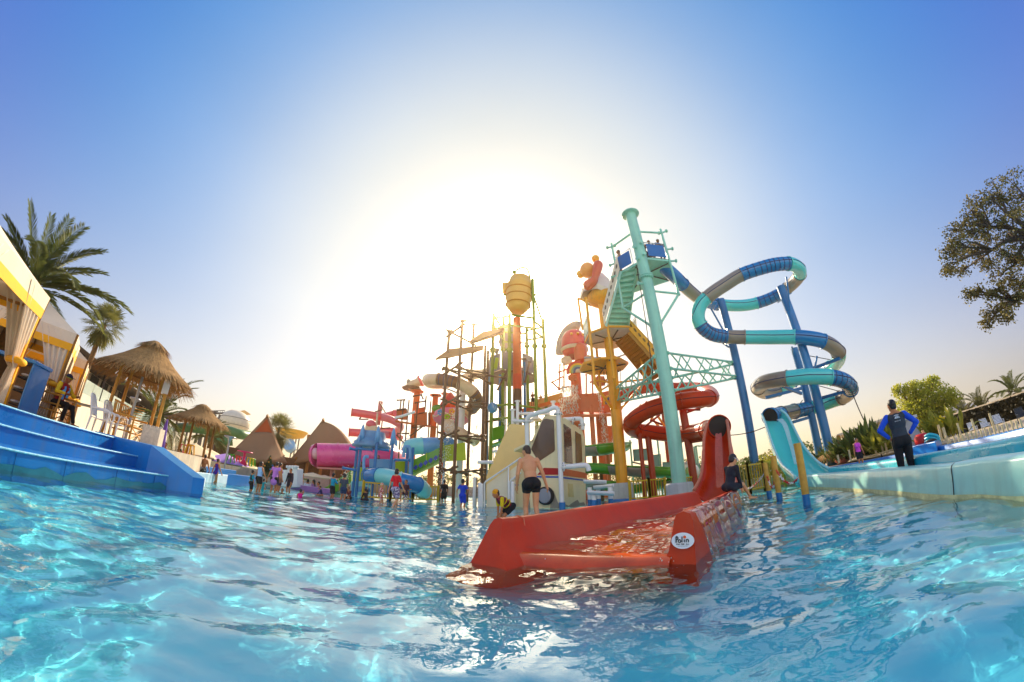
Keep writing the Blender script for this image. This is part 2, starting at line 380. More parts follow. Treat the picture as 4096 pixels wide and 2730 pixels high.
def cloth(r, g, b): return mat('cloth_%d_%d_%d' % (r, g, b), srgb(r, g, b), .8, var=.16, scale=9, bump=.55, bscale=22)
def print_cloth(name, cols, scale=14):
    if name in MATS: return MATS[name]
    m = mat(name, cols[0], .8, var=0); N = m.node_tree.nodes; L = m.node_tree.links
    tc = N.new('ShaderNodeTexCoord'); v = N.new('ShaderNodeTexVoronoi'); v.inputs['Scale'].default_value = scale; L.new(tc.outputs['Object'], v.inputs['Vector'])
    sp_ = N.new('ShaderNodeSeparateColor'); L.new(v.outputs['Color'], sp_.inputs[0])
    r = N.new('ShaderNodeValToRGB'); r.color_ramp.interpolation = 'CONSTANT'; e = r.color_ramp.elements
    while len(e) < len(cols): e.new(.5)
    for i, c in enumerate(cols): e[i].position = i / len(cols); e[i].color = (*c, 1)
    L.new(sp_.outputs[0], r.inputs['Fac']); L.new(r.outputs['Color'], N['Principled BSDF'].inputs['Base Color']); return m
def cap(mb, a, b, ra, rb, n=10):
    a, b = Vector(a), Vector(b); d = (b - a)
    if d.length < 1e-5: d = Vector((0, 0, 1e-4))
    L = d.length; M = d.to_track_quat('Z', 'Y').to_matrix()
    prof = [(1e-4, -ra)] + [(ra * math.cos(t), ra * math.sin(t)) for t in (-1.1, -.7, -.3)] + [(ra * (1 - f) + rb * f, L * f) for f in (0, .5, 1)] + [(rb * math.cos(t), L + rb * math.sin(t)) for t in (.3, .7, 1.1)] + [(1e-4, L + rb)]
    mb.lathe(prof, a, n, M)
def person(loc, rot, H, label, wear=(), skin='tan', hair='short', hcol=None, group=None, sink=0, fine=False, pose=None, vox=None, female=False, extra=None, kid=False):
    """loc: point under the body centre (z = where the soles stand unless the pose floats it); rot: heading, 0 looks along +Y, turning counter-clockwise."""
    P = dict(lean=0, side=0, pel=(0, 0, .93), lw=(-.27, .06, .82), rw=(.27, .06, .82), la=(-.1, -.02, .07), ra=(.1, -.02, .07), lh=(-.3, -.6, 0), rh=(.3, -.6, 0), lk=(0, 1, 0), rk=(0, 1, 0), hy=0, hp=0, lt=None, rt=None)
    if pose: P.update(pose)
    s = H / 1.7; V = Vector; hk = 1.22 if kid else 1.0
    pel = V(P['pel']); up = Matrix.Rotation(R(-P['lean']), 3, 'X') @ Matrix.Rotation(R(P['side']), 3, 'Y')
    def tor(x, y, z): return pel + up @ V((x, y, z))
    neck = tor(0, -.012, .52); fw = .9 if female else 1.0
    hd_m = Matrix.Rotation(R(P['hy']), 3, 'Z') @ Matrix.Rotation(R(-P['lean'] * .45 - P['hp']), 3, 'X')
    head = neck + (up @ V((0, .01, .04))) + hd_m @ V((0, .02, .105 * hk))
    sh = [tor(-.17 * fw, -.01, .46), tor(.17 * fw, -.01, .46)]; hip = [tor(-.09, 0, -.03), tor(.09, 0, -.03)]
    arms = []; legs = []
    for i, (wk, hk_) in enumerate((('lw', 'lh'), ('rw', 'rh'))):
        el, wr = ik(sh[i], V(P[wk]), .285, .255, P[hk_]); arms.append((sh[i], el, wr))
    for i, (ak, kk) in enumerate((('la', 'lk'), ('ra', 'rk'))):
        kn, an = ik(hip[i], V(P[ak]), .425, .42, P[kk]); legs.append((hip[i], kn, an))
    root = thing('person', loc, label, 'person', group); root.rotation_euler = (0, 0, rot); root.scale = (s,) * 3
    off = V(loc)
    class B(MB):
        def build(q, name, m, parent=None, **k):
            q.v = [tuple(V(v) + off) for v in q.v]; return MB.build(q, name, m, parent, **k)
    vx = (vox or (.011 if fine else .017))
    def torso(mb, g=0., lo=0, hi=1):
        M = up
        if hi >= 1:
            mb.ell(tor(0, .0, .33), (.155 * fw + g, .105 + g, .19 + g), M); cap(mb, tor(-.12 * fw, -.015, .44), tor(.12 * fw, -.015, .44), .058 + g, .058 + g)
            mb.ell(tor(-.07, .035, .37), (.085 + g, .07 + g, .09 + g), M); mb.ell(tor(.07, .035, .37), (.085 + g, .07 + g, .09 + g), M)
            if female: mb.ell(tor(-.075, .085, .32), .058 + g, M); mb.ell(tor(.075, .085, .32), .058 + g, M)
        mb.ell(tor(0, .0, .16), ((.118 if female else .132) + g, .092 + g, .18 + g), M)
        if lo <= 0:
            mb.ell(tor(0, -.012, 0), (.165 + g, .112 + g, .125 + g), M); mb.ell(tor(-.075, -.055, -.04), .092 + g, M); mb.ell(tor(.075, -.055, -.04), .092 + g, M)
    mb = B(); torso(mb)
    for q in (-1, 1): cap(mb, neck + up @ V((0, -.01, .02)), tor(q * .12, -.015, .46), .05, .045)
    cap(mb, neck - up @ V((0, 0, .05)), head - hd_m @ V((0, .02, .03)), .056, .052)
    mb.ell(head, (.074 * hk, .092 * hk, .112 * hk), hd_m); mb.ell(head + hd_m @ V((0, .028, -.06)) * hk, (.055 * hk, .062 * hk, .058 * hk), hd_m)
    cap(mb, head + hd_m @ V((0, .09, .012)) * hk, head + hd_m @ V((0, .103, -.024)) * hk, .009, .015)
    for q in (-1, 1):
        mb.ell(head + hd_m @ V((q * .075, -.008, -.008)) * hk, (.013, .022, .033), hd_m)
        mb.ell(head + hd_m @ V((q * .032, .082, -.012)) * hk, (.02, .012, .014), hd_m)
        cap(mb, head + hd_m @ V((q * .012, .088, .024)) * hk, head + hd_m @ V((q * .05, .074, .026)) * hk, .011, .009)
    cap(mb, head + hd_m @ V((-.018, .088, -.056)) * hk, head + hd_m @ V((.018, .088, -.056)) * hk, .009, .009)
    for i, (a, e, w_) in enumerate(arms):
        q = -1 if i == 0 else 1
        cap(mb, a, e, .056, .041); cap(mb, e, w_, .041, .027); mb.ell(e + (w_ - e) * .25, .043); mb.ell(a + (e - a) * .1, .06)
        d = (w_ - e).normalized(); n = d.cross(V((0, 1, 0)) if abs(d.y) < .9 else V((0, 0, 1))).normalized(); c = n.cross(d).normalized()   # n: palm normal, c: across
        if P.get('palm'): c, n = n, c
        cap(mb, w_, w_ + d * .075, .026, .03)
        for k, (o_, ln) in enumerate(((-.03, .062), (-.01, .075), (.01, .07), (.03, .055))):
            b0_ = w_ + d * .085 + c * o_; b1_ = b0_ + d * ln * .55 + n * .006 * -q; b2_ = b1_ + d * ln * .4 + n * .022 * -q
            cap(mb, b0_ - d * .02, b1_, .0095, .009, 6); cap(mb, b1_, b2_, .009, .0075, 6)
        t0 = w_ + d * .03 + c * .028; t1 = t0 + d * .035 + c * .025; cap(mb, t0, t1, .013, .011, 6); cap(mb, t1, t1 + d * .03, .011, .009, 6)
    for i, (a, k, an) in enumerate(legs):
        cap(mb, a, k, .088, .056); cap(mb, k, an, .052, .036);  back = -(V(P['lk'] if i == 0 else P['rk'])).normalized()
        mb.ell(k + (an - k) * .3 + back * .018, (.05, .05, .1), (an - k).to_track_quat('Z', 'Y').to_matrix())
        t = P['lt'] if i == 0 else P['rt']
        toe = an + (V(t) if t else V(((-.03, .17, -.045), (.03, .17, -.045))[i]))
        cap(mb, an + V((0, -.03, -.03)), toe, .036, .026); mb.ell(toe, (.036, .045, .024))
    body = soft(mb, 'body', SKIN[skin], root, vx, 2)
    g0 = .012
    def sleeves(mb, f, g):
        for a, e, w_ in arms:
            L1 = .53
            if f <= L1: cap(mb, a, a + (e - a) * (f / L1), .06 + g, .05 + g)
            else: cap(mb, a, e, .058 + g, .043 + g); cap(mb, e, e + (w_ - e) * ((f - L1) / (1 - L1)), .043 + g, .031 + g)
    def trousers(mb, f, g, flare=0):
        for a, k, an in legs:
            if f <= .5: cap(mb, a, a + (k - a) * (f / .5), .1 + g, .082 + g + flare)
            else: cap(mb, a, k, .096 + g, .06 + g + flare); cap(mb, k, k + (an - k) * ((f - .5) / .5), .056 + g + flare, .04 + g + flare)
    for it in wear:
        kind, m = it[0], it[1]; f = it[2] if len(it) > 2 else None
        mb = B()
        if kind in ('trunks', 'shorts', 'trousers'):
            torso(mb, g0, 0, 0); mb.v = [v for v in mb.v]
            keep = MB(); mb = B(); M = up
            mb.ell(tor(0, -.012, .0), (.168 + g0, .115 + g0, .115 + g0), M); mb.ell(tor(-.075, -.055, -.04), .094 + g0, M); mb.ell(tor(.075, -.055, -.04), .094 + g0, M)
            trousers(mb, f or .2, g0, .012 if kind == 'shorts' else 0); soft(mb, kind, m, root, vx)
        elif kind in ('shirt', 'vest_top'):
            gg = g0 * (1 if kind == 'shirt' else 1.7); torso(mb, gg, 1, 1); mb.ell(tor(0, 0, .06), (.14 + gg, .1 + gg, .12), up)
            if kind == 'shirt': sleeves(mb, f or .3, g0 * .8)
            soft(mb, 'shirt' if kind == 'shirt' else 'tank_top', m, root, vx)
        elif kind == 'tunic':
            torso(mb, g0, 0, 1); cap(mb, tor(0, 0, .05), tor(0, 0, -(f or .15)), .15, .165); sleeves(mb, .12, g0); soft(mb, 'tunic', m, root, vx)
        elif kind == 'swimsuit':
            torso(mb, g0 * .8, 0, 1); soft(mb, 'swimsuit', m, root, vx)
        elif kind == 'wetsuit':
            torso(mb, g0, 0, 1); sleeves(mb, f or .4, g0 * .7); trousers(mb, it[3] if len(it) > 3 else .35, g0 * .8); soft(mb, 'wetsuit', m, root, vx)
        elif kind == 'bikini':
            mb.ell(tor(-.07, .06, .33), (.075, .07, .06), up); mb.ell(tor(.07, .06, .33), (.075, .07, .06), up); cap(mb, tor(-.1, -.05, .32), tor(.1, -.05, .32), .06, .06); soft(mb, 'bikini_top', m, root, vx)
            mb = B(); mb.ell(tor(0, -.015, -.02), (.172, .122, .09), up); soft(mb, 'bikini_bottom', m, root, vx)
        elif kind == 'lifevest':
            torso(mb, .04, 1, 1); soft(mb, 'life_vest', m, root, vx)
            mb = B()
            for z in (.16, .3): mb.path([tor(math.cos(t) * (.2), math.sin(t) * .155, z) for t in np.linspace(0, 6.283, 17)[:-1]], .018, 6, closed=True)
            mb.build('vest_strap', cloth(235, 205, 20), root)
        elif kind == 'swimcap':
            mb.ell(head + hd_m @ V((0, -.01, .035)) * hk, (.083 * hk, .1 * hk, .095 * hk), hd_m); soft(mb, 'swim_cap', m, root, vx * .8)
        elif kind == 'cap':
            mb.ell(head + hd_m @ V((0, -.005, .045)) * hk, (.085, .103, .083), hd_m); mb.box(head + hd_m @ V((0, .13, .045)), (.13, .1, .012), hd_m); soft(mb, 'cap', m, root, vx * .8)
        elif kind == 'glasses':
            for q in (-1, 1): mb.ell(head + hd_m @ V((q * .036, .088, .012)) * hk, (.032, .014, .02), hd_m)
            mb.path([head + hd_m @ V((math.cos(t) * .083, math.sin(t) * .094, .014)) * hk for t in np.linspace(-.6, 3.74, 14)], .008, 6); mb.build('goggles' if f else 'sunglasses', m, root)
        elif kind == 'towel':
            mb.path([tor(-.09, .13, .18), tor(-.09, .1, .42), tor(-.07, -.06, .52), tor(.07, -.06, .52), tor(.09, .1, .42), tor(.09, .14, .1)], .05, 8, flat=.35); mb.build('towel', m, root)
        elif kind == 'band':
            a, e, w_ = arms[0]; mb.path([w_ + Vector((math.cos(t) * .034, math.sin(t) * .034, .03)) for t in np.linspace(0, 6.28, 11)[:-1]], .008, 6, closed=True); mb.build('wristband', m, root)
    if hair:
        mb = B(); hm = hcol or HAIR
        mb.ell(head + hd_m @ V((0, -.018, .028)) * hk, (.082 * hk, .094 * hk, .1 * hk), hd_m); mb.ell(head + hd_m @ V((0, -.05, -.02)) * hk, (.07 * hk, .055 * hk, .07 * hk), hd_m)
        if hair == 'long': cap(mb, head + hd_m @ V((0, -.08, .0)), neck + up @ V((0, -.1, -.12)), .06, .035)
        if hair == 'bob': mb.ell(head + hd_m @ V((0, -.03, -.05)), (.092, .085, .08), hd_m)
        if hair == 'bun': mb.ell(head + hd_m @ V((0, -.11, .06)), .045, hd_m)
        soft(mb, 'hair', hm, root, vx * .8)
    root['hd'] = tuple(head)
    return root
POSES = {
 'stand': {}, 
 'hips': dict(lw=(-.20, .05, 1.0), rw=(.20, .05, 1.0), lh=(-1, -.25, .1), rh=(1, -.25, .1)),
 'walk': dict(la=(-.09, .2, .09), ra=(.09, -.22, .14), lw=(-.26, -.12, .86), rw=(.26, .2, .9)),
 'fold': dict(lw=(.05, .2, 1.13), rw=(-.02, .2, 1.2), lh=(-1, 0, -.3), rh=(1, 0, -.3)),
 'face': dict(rw=(.06, .14, 1.5), rh=(1, .3, -.6)),
 'squat': dict(pel=(0, -.1, .42), lean=18, la=(-.16, .02, .07), ra=(.16, .02, .07), lk=(-.4, 1, .3), rk=(.4, 1, .3), lw=(-.2, .35, .4), rw=(.1, .2, .9)),
 'bend': dict(pel=(0, -.12, .62), lean=70, la=(-.12, -.1, .07), ra=(.12, .0, .07), lw=(-.18, .35, .3), rw=(.16, .25, .28), hp=-30),
 'sit': dict(pel=(0, 0, .12), lean=-4, la=(-.12, .48, -.35), ra=(.12, .48, -.33), lk=(0, .4, 1), rk=(0, .4, 1), lw=(-.18, .3, .2), rw=(.18, .3, .2)),
 'swim': dict(pel=(0, -.05, -.25), la=(-.1, -.1, -1.0), ra=(.1, -.1, -1.0), lw=(-.35, .2, .0), rw=(.35, .2, .0)),
 'dash': dict(la=(-.1, .1, .1), ra=(.14, .3, .42), lw=(-.42, .1, 1.15), rw=(.45, .3, 1.05), lh=(0, -.3, -1), rh=(0, -.3, -1)),
}
def bake_remesh():
    bpy.context.view_layer.update(); dg_ = bpy.context.evaluated_depsgraph_get()
    for o in REMESH:
        me_ = bpy.data.meshes.new_from_object(o.evaluated_get(dg_)); old = o.data; o.modifiers.clear(); o.data = me_
        if len(old.materials) and not len(me_.materials): me_.materials.append(old.materials[0])
        me_.name = o.name
# ------------------------------------------------------------------ left: deck, blue steps, cabanas, huts, palms
DZ = .80
BLUE = mat('blue_pool_paint', srgb(0, 118, 182), .3, var=.10, scale=1.6, coat=.3, dirt=.12)
BLUE_D = mat('blue_steps_paint', srgb(0, 112, 176), .28, var=.12, scale=1.2, coat=.4, dirt=.2)
EDGEW = mat('worn_step_edge', srgb(150, 200, 225), .5, var=.35, scale=18)
CANVAS = mat('cream_canvas', srgb(225, 208, 186), .85, var=.06, scale=2, bump=.2, bscale=30)
YTRIM = mat('yellow_canvas', srgb(238, 178, 12), .7, var=.08, scale=4)
BAMBOO = mat('bamboo', srgb(196, 146, 84), .5, var=.22, scale=9, dirt=.3)
WOOD = mat('weathered_wood', srgb(150, 108, 64), .65, var=.25, scale=12)
WHITEP = mat('white_plastic', srgb(232, 230, 228), .35, var=.04)
DARKROOF = mat('dark_roof', srgb(62, 52, 48), .6, var=.2, scale=4)
PLASTER = mat('cream_plaster', srgb(222, 212, 196), .8, var=.08, scale=1.2, dirt=.25)
CONC = mat('pale_paving', srgb(190, 176, 158), .8, var=.15, scale=3, dirt=.2)
THATCH = mat('dry_thatch', srgb(160, 126, 86), .9, var=.45, scale=22, bump=.6, bscale=60)
THATCH_G = mat('old_grey_thatch', srgb(132, 108, 84), .95, var=.2, scale=14, bump=.8, bscale=30)
BARK = mat('palm_bark', srgb(112, 88, 62), .9, var=.3, scale=16, bump=.6, bscale=20)
DARK = mat('dark_interior', (.012, .01, .01), .8, var=.1)
STEEL = mat('galvanised_steel', srgb(170, 172, 175), .35, metal=.6, var=.1)
def sheet(poly, z0, z1):
    b = MB(); b.prism([(x, y, z0) for x, y in poly], (0, 0, z1 - z0)); return b
deck_poly = [(-60, -6), (-7.4, -6), (-7.6, 1), (-7.8, 2.4), (-8.2, 3.8), (-8.9, 5.0), (-7.6, 5.75), (-9.2, 8.2), (-13, 12.5), (-17.5, 17), (-18, 21), (-12, 25), (-4, 31), (8, 37), (24, 42), (60, 40), (60, 90), (-60, 90)]
tag(sheet(deck_poly, -1.1, DZ).build('paved_deck', CONC), None, None, kind='structure')
r1 = [(-5.9, -6), (-6.2, 1), (-6.31, 2.19), (-6.55, 3.21), (-6.85, 4.5), (-7.0, 5.6)]
r2 = [(-6.4, -6), (-6.7, 1), (-6.85, 2.34), (-7.15, 3.5), (-7.6, 4.9), (-7.7, 5.5)]
r3 = [(-6.9, -6), (-7.2, 1), (-7.4, 2.4), (-7.8, 3.65), (-8.4, 4.95), (-8.5, 5.4)]
st = thing('pool_steps', (-7.2, 3, 0), 'broad blue painted steps curving out of the pool at the left edge', 'pool steps')
for k, (rr, z0, z1) in enumerate(((r1, -.9, .29), (r2, .2, .545), (r3, .4, DZ + .006))):
    rs = [(p.x, p.y) for p in spline([(x, y, 0) for x, y in rr], 6)]
    b = sheet(rs + [(-9.0, 5.2), (-8.9, -6)], z0, z1 - .004 * k); b.build('step', BLUE_D, st, bevel=.012)
    b = MB(); b.path([(x + .012, y, z1 - .018) for x, y in rs], .016, 8); b.build('worn_edge', EDGEW, st)
b = MB(); q_ = [(p.x + .006, p.y) for p in spline([(x, y, 0) for x, y in r1], 6)]
b.grid(lambda i, j: Vector((q_[int(round(i * (len(q_) - 1)))][0] + .008, q_[int(round(i * (len(q_) - 1)))][1], -.3 + j * (.39 + .035 * math.sin(i * 60) + .03 * math.sin(i * 143)))), len(q_), 3); b.build('algae_band', mat('algae_stain', srgb(0, 108, 128), .4, var=.2, scale=5), st)
for k in range(5): x, y = q_[8 + k * 5]; b = MB(); b.beam((x + .007, y, -.2), (x + .007, y, .275), .006, .006); b.build('joint_line', mat('deep_joint', srgb(0, 70, 120), .6), st)
cw = thing('cheek_wall', (-7.2, 5.6, 0), 'deep blue wall closing the right end of the wide blue steps, with a sloping pale top', 'wall')
ck = [(-9.1, 4.95), (-7.35, 5.3), (-6.72, 6.05)]; tops = [DZ + .02, DZ + .01, .33]
def cheek(mb, off, z_add, t):
    n = Vector((.45, .9, 0)).normalized() * t
    for i in range(2):
        a, c = Vector((*ck[i], 0)), Vector((*ck[i + 1], 0)); za, zc = tops[i], tops[i + 1]
        mb.add([a + Vector((0, 0, -.9 if z_add is None else za)), c + Vector((0, 0, -.9 if z_add is None else zc)), c + Vector((0, 0, zc + (z_add or 0))), a + Vector((0, 0, za + (z_add or 0)))] + [p + n for p in (a + Vector((0, 0, -.9 if z_add is None else za)), c + Vector((0, 0, -.9 if z_add is None else zc)), c + Vector((0, 0, zc + (z_add or 0))), a + Vector((0, 0, za + (z_add or 0))))],
               [(0, 1, 2, 3), (7, 6, 5, 4), (1, 5, 6, 2), (3, 2, 6, 7), (0, 4, 5, 1), (4, 0, 3, 7)], False)
b = MB(); cheek(b, 0, None, .26); b.build('wall', BLUE, cw)
b = MB(); cheek(b, 0, .012, .262); b.build('coping', mat('pale_coping', srgb(150, 195, 228), .5, var=.12), cw)
# far low blue and white pool edging left of the bathers
pe = thing('pool_edge', at(880, 1930, 16), 'low blue and white stepped pool edge beside the bathers far left', 'pool edge')
A0, A1, A2, A3 = atz(715, 1890, .1), atz(785, 1925, 0), atz(935, 1930, 0), atz(985, 1945, 0)
b = MB(); b.prism([Vector((p.x, p.y, -.5)) for p in (atz(735, 1955, 0), atz(815, 1950, 0), atz(820, 1935, 0), atz(775, 1925, 0))], (0, 0, .68)); b.build('white_step', mat('white_pool_paint', srgb(200, 222, 232), .5, var=.1), pe)
for (xa, ya, xb, yb, h, mm) in ((775, 1928, 940, 1932, .52, 'w'), (905, 1938, 985, 1944, .66, 'b'), (735, 1915, 905, 1925, .85, 'b')):
    p, q = atz(xa, ya, 0), atz(xb, yb, 0); n = Vector((-.25, .95, 0)) * .8
    b = MB(); b.prism([Vector((v.x, v.y, -.4)) for v in (p, q, q + n, p + n)], (0, 0, h * .6 + .4)); b.build('kerb', BLUE if mm == 'b' else MATS['white_pool_paint'], pe, bevel=.02)
# -------- cabanas
def cabana(K, u, v, L, W, z, label, sag=1):
    u = Vector((*u, 0)).normalized(); v = Vector((*v, 0)).normalized(); K = Vector((*K, DZ))
    t = thing('cabana', K + (u * L + v * W) / 2, label, 'cabana', 'canvas cabanas along the left deck')
    c = [K, K + u * L, K + u * L + v * W, K + v * W]; up = Vector((0, 0, 1)); zt = z - DZ
    mid = (c[0] + c[2]) / 2 + up * (zt + .9)
    b = MB(); b.add([p + up * zt for p in c] + [mid], [(0, 1, 4), (1, 2, 4), (2, 3, 4), (3, 0, 4)], False); b.build('roof', CANVAS, t, solid=.02)
    b = MB(); b2 = MB(); b.smooth = b2.smooth = False
    for i in range(4):
        p, q = c[i], c[(i + 1) % 4]; n = 14
        out = (p + q) / 2 - (c[0] + c[2]) / 2; out.normalize()
        def f(a, h, p=p, q=q, out=out): return p.lerp(q, a) + out * (.03 + .008 * math.sin(a * 14)) + up * (zt - h)
        b.grid(lambda a, h: f(a, h * .30), n, 3); b2.grid(lambda a, h: f(a, .30 + h * .2) + out * .004, n, 3)
    b.build('valance', CANVAS, t, solid=.015); b2.build('trim', YTRIM, t, solid=.015)
    for i, p in enumerate(c):
        b = MB(); b.beam(p, p + up * zt, .07, .07); b.build('post', WOOD, t)
        # tied curtain: wide at the top, pinched at the tie, hanging free below
        for d in ((c[(i + 1) % 4] - p).normalized(), (c[i - 1] - p).normalized())[:1 if i == 2 else 2]:
            b = MB()
            def g(a, h, p=p, d=d):
                w_ = 1.0 * (1 - h) ** 1.6 * .9 + .16 + .18 * max(0, h - .62) if h < .62 else .20 + .35 * (h - .62)
                nn = Vector((d.y, -d.x, 0)); ph = a * 30
                return p + d * (a * w_ + .02) + nn * (.032 * math.sin(ph) * (.4 + w_)) + up * (zt * (1 - h * .985) - .05)
            b.grid(g, 34, 22); b.build('curtain', CANVAS, t, solid=.008)
            b = MB(); q = p + d * .14 + up * (zt * .38); b.path([q + Vector((math.cos(s) * .17, math.sin(s) * .14, 0)) for s in np.linspace(0, 6.28, 13)[:-1]], .07, 8, closed=True); b.build('curtain_tie', YTRIM, t)
        b = MB(); b.grid(lambda a, h, p=p, d=(c[(i + 1) % 4] - p).normalized(): p + d * (.03 + .12 * a) + up * (zt * (1 - h)) + Vector((-.02 + .04 * math.sin(a * 3), .03, 0)), 4, 8); b.build('yellow_band', YTRIM, t, solid=.01)
    b = MB(); p, q = c[1], c[2]; b.grid(lambda a, h: p.lerp(q, a) + Vector((.05 * math.sin(a * 50), .05 * math.cos(a * 43), 0)) + up * (zt * (1 - h)), 60, 3); p, q = c[3], c[2]
    b.build('back_curtain', CANVAS, t, solid=.01)
    b = MB()
    for s in (0, 1): b = MB(); b.beam(c[s] + up * (zt - .35), c[3 - s] + up * (zt - .35), .06, .06); b.build('rafter', WOOD, t)
    return t
cabana((-10.1, 3.25), (.7, -.72), (-.72, -.7), 3.2, 3.0, 3.25, 'nearest cream canvas cabana with yellow trim, cut off by the left edge')
cabana((-11.9, 5.0), (-.62, -.78), (-.88, .47), 3.0, 2.2, 3.2, 'middle cream canvas cabana behind the seated lifeguard')
cabana((-14.4, 6.75), (-.62, -.78), (-.88, .47), 2.8, 2.2, 3.05, 'farthest cream canvas cabana, next to the large thatched hut')
# -------- thatched huts
def thatch_cone(mb, c, r, h, n_strand, ln, rg, flare=1.0):
    c = Vector(c)
    prof = [(.07 * r, h), (.16 * r, h * .93), (.34 * r, h * .66), (.6 * r, h * .36), (.85 * r, h * .12), (r, 0)]
    mb.lathe([(a, z) for a, z in prof], c, 40)
    for _ in range(n_strand):
        a = rg.uniform(0, 6.283); t = rg.random() ** .6; k = t * (len(prof) - 1); i = min(int(k), len(prof) - 2); f = k - i
        rr = prof[i][0] * (1 - f) + prof[i + 1][0] * f; z = prof[i][1] * (1 - f) + prof[i + 1][1] * f
        sl = Vector((prof[i + 1][0] - prof[i][0], prof[i + 1][1] - prof[i][1])).normalized()
        d = Vector((math.cos(a), math.sin(a), 0)); side = Vector((-d.y, d.x, 0))
        p = c + d * rr + Vector((0, 0, z + .012)); L = ln * rg.uniform(.5, 1.3)
        q = p + (d * sl.x + Vector((0, 0, sl.y - .22 * rg.random() - (.35 if t > .93 else 0)))).normalized() * L + side * rg.uniform(-.12, .12) * L
        w_ = .012 + .012 * rg.random()
        mb.add([p - side * w_, p + side * w_, q + d * .012 + side * w_ * .3, q + d * .012 - side * w_ * .3], [(0, 1, 2, 3)], False)
def hut(c, r, ze, za, posts, label, n, rg, pm=BAMBOO):
    t = thing('thatched_hut', (c[0], c[1], DZ), label, 'thatched hut', 'thatched sun huts'); hh = za - ze
    b = MB(); thatch_cone(b, (c[0], c[1], ze), r, hh, n, r * .34, rg)
    b.build('thatch', THATCH, t)
    b = MB()
    for k in range(10):
        a = 6.283 * k / 10; d = Vector((math.cos(a), math.sin(a), 0)); b.tube(Vector((c[0], c[1], ze - .05)) + d * r * .92, Vector((c[0], c[1], za - .12)), .02, n=6)
    for rr in (.55, .9): b.path([Vector((c[0] + math.cos(a) * r * rr, c[1] + math.sin(a) * r * rr, ze + hh * (.32 if rr < .6 else -.02))) for a in np.linspace(0, 6.283, 17)[:-1]], .022, 6, closed=True)
    b.build('roof_frame', WOOD, t)
    for p in posts:
        b = MB(); top = Vector((p[0], p[1], 0)).lerp(Vector((c[0], c[1], 0)), .04); z1 = ze + hh * .25
        prof = [DZ + (z1 - DZ) * k / 9 for k in range(10)]
        b.path([(p[0] + (top.x - p[0]) * k / 9, p[1] + (top.y - p[1]) * k / 9, z) for k, z in enumerate(prof)], .052, 10)
        for k in range(1, 9): b.flange((p[0] + (top.x - p[0]) * k / 9, p[1] + (top.y - p[1]) * k / 9, prof[k]), (0, 0, 1), .058, .025, 10)
        b.build('post', pm, t)
    return t
rg = random.Random(3)
hp = lambda a, d: tuple(pol(R(a), d))[:2]
HC = hp(-57.4, 13)
big = hut(HC, 1.36, 2.84, 3.88, [hp(-60.7, 12.8), hp(-59.2, 14), hp(-54.9, 13.4), hp(-54.0, 12.4)], 'large thatched hut on four bamboo posts at the end of the blue steps', 5200, rg)
h2c = hp(-48.6, 17.5)
hut(h2c, 1.15, 2.28, 3.0, [hp(-50.6, 17.0), hp(-49.5, 18.2), hp(-47.2, 17.0), hp(-46.4, 17.8)], 'low thatched hut on thin posts, half hidden behind the end of the blue steps', 2200, rg, WOOD)
# notice board and lamp pole at the big hut
b = MB(); p = at(665, 1548, 12.3); b.box(p, (.2, .02, .42), R(35)); tag(b.build('notice_sheet', WHITEP), 'blank white sheet pinned to a post of the large thatched hut', 'notice')
lp = thing('lamp_post', at(500, 1750, 13.2), 'grey pole with a round disc lamp under the large thatched hut', 'lamp post')
b = MB(); q = at(500, 1760, 13.2); q.z = DZ; b.tube(q, (q.x, q.y, 2.75), .045); b.build('pole', STEEL, lp)
b = MB(); q = at(540, 1602, 16); b.lathe([(.01, .1), (.2, .08), (.22, .03), (.12, -.02), (.05, -.1), (.03, -.9)], q, 18); b.build('lamp_head', STEEL, lp)
# -------- furniture on the deck
def slat_chair(loc, rz, label, m=BAMBOO, wide=.62, group=None):
    t = thing('bamboo_chair', loc, label, 'chair', group); t.rotation_euler = (0, 0, rz); o = Vector(loc); h = wide / 2
    def add(name, fn):
        b = MB(); fn(b); b.v = [tuple(Vector(v) + o) for v in b.v]; b.build(name, m, t)
    for x in (-h, h):
        for y, z in ((-.3, 1.0), (.3, .66)): add('leg', lambda b: b.tube((x, y, 0), (x, y, z), .028))
        add('armrest', lambda b: b.tube((x, -.3, .66), (x, .34, .66), .028)); add('rail', lambda b: b.tube((x, -.3, .25), (x, .3, .25), .02))
    add('seat', lambda b: [b.tube((-h, y, .42), (h, y, .42), .02) for y in np.linspace(-.3, .3, 11)])
    add('backrest', lambda b: [b.tube((x, -.3, .42), (x, -.36, 1.0), .016) for x in np.linspace(-h, h, 9)] + [b.tube((-h, -.36, 1.0), (h, -.36, 1.0), .026)])
    add('brace', lambda b: [b.tube((-h, .3, .05), (h, .3, .38), .015), b.tube((h, .3, .05), (-h, .3, .38), .015)])
    return t
LG = pol(R(-66.4), 12.6, DZ)
slat_chair(LG + Vector((-.12, -.02, 0)), R(-62), 'bamboo armchair that the lifeguard in yellow sits on', wide=.66)
slat_chair(pol(R(-57.6), 12.9, DZ), R(-50), 'empty wide bamboo bench under the large thatched hut', wide=1.3)
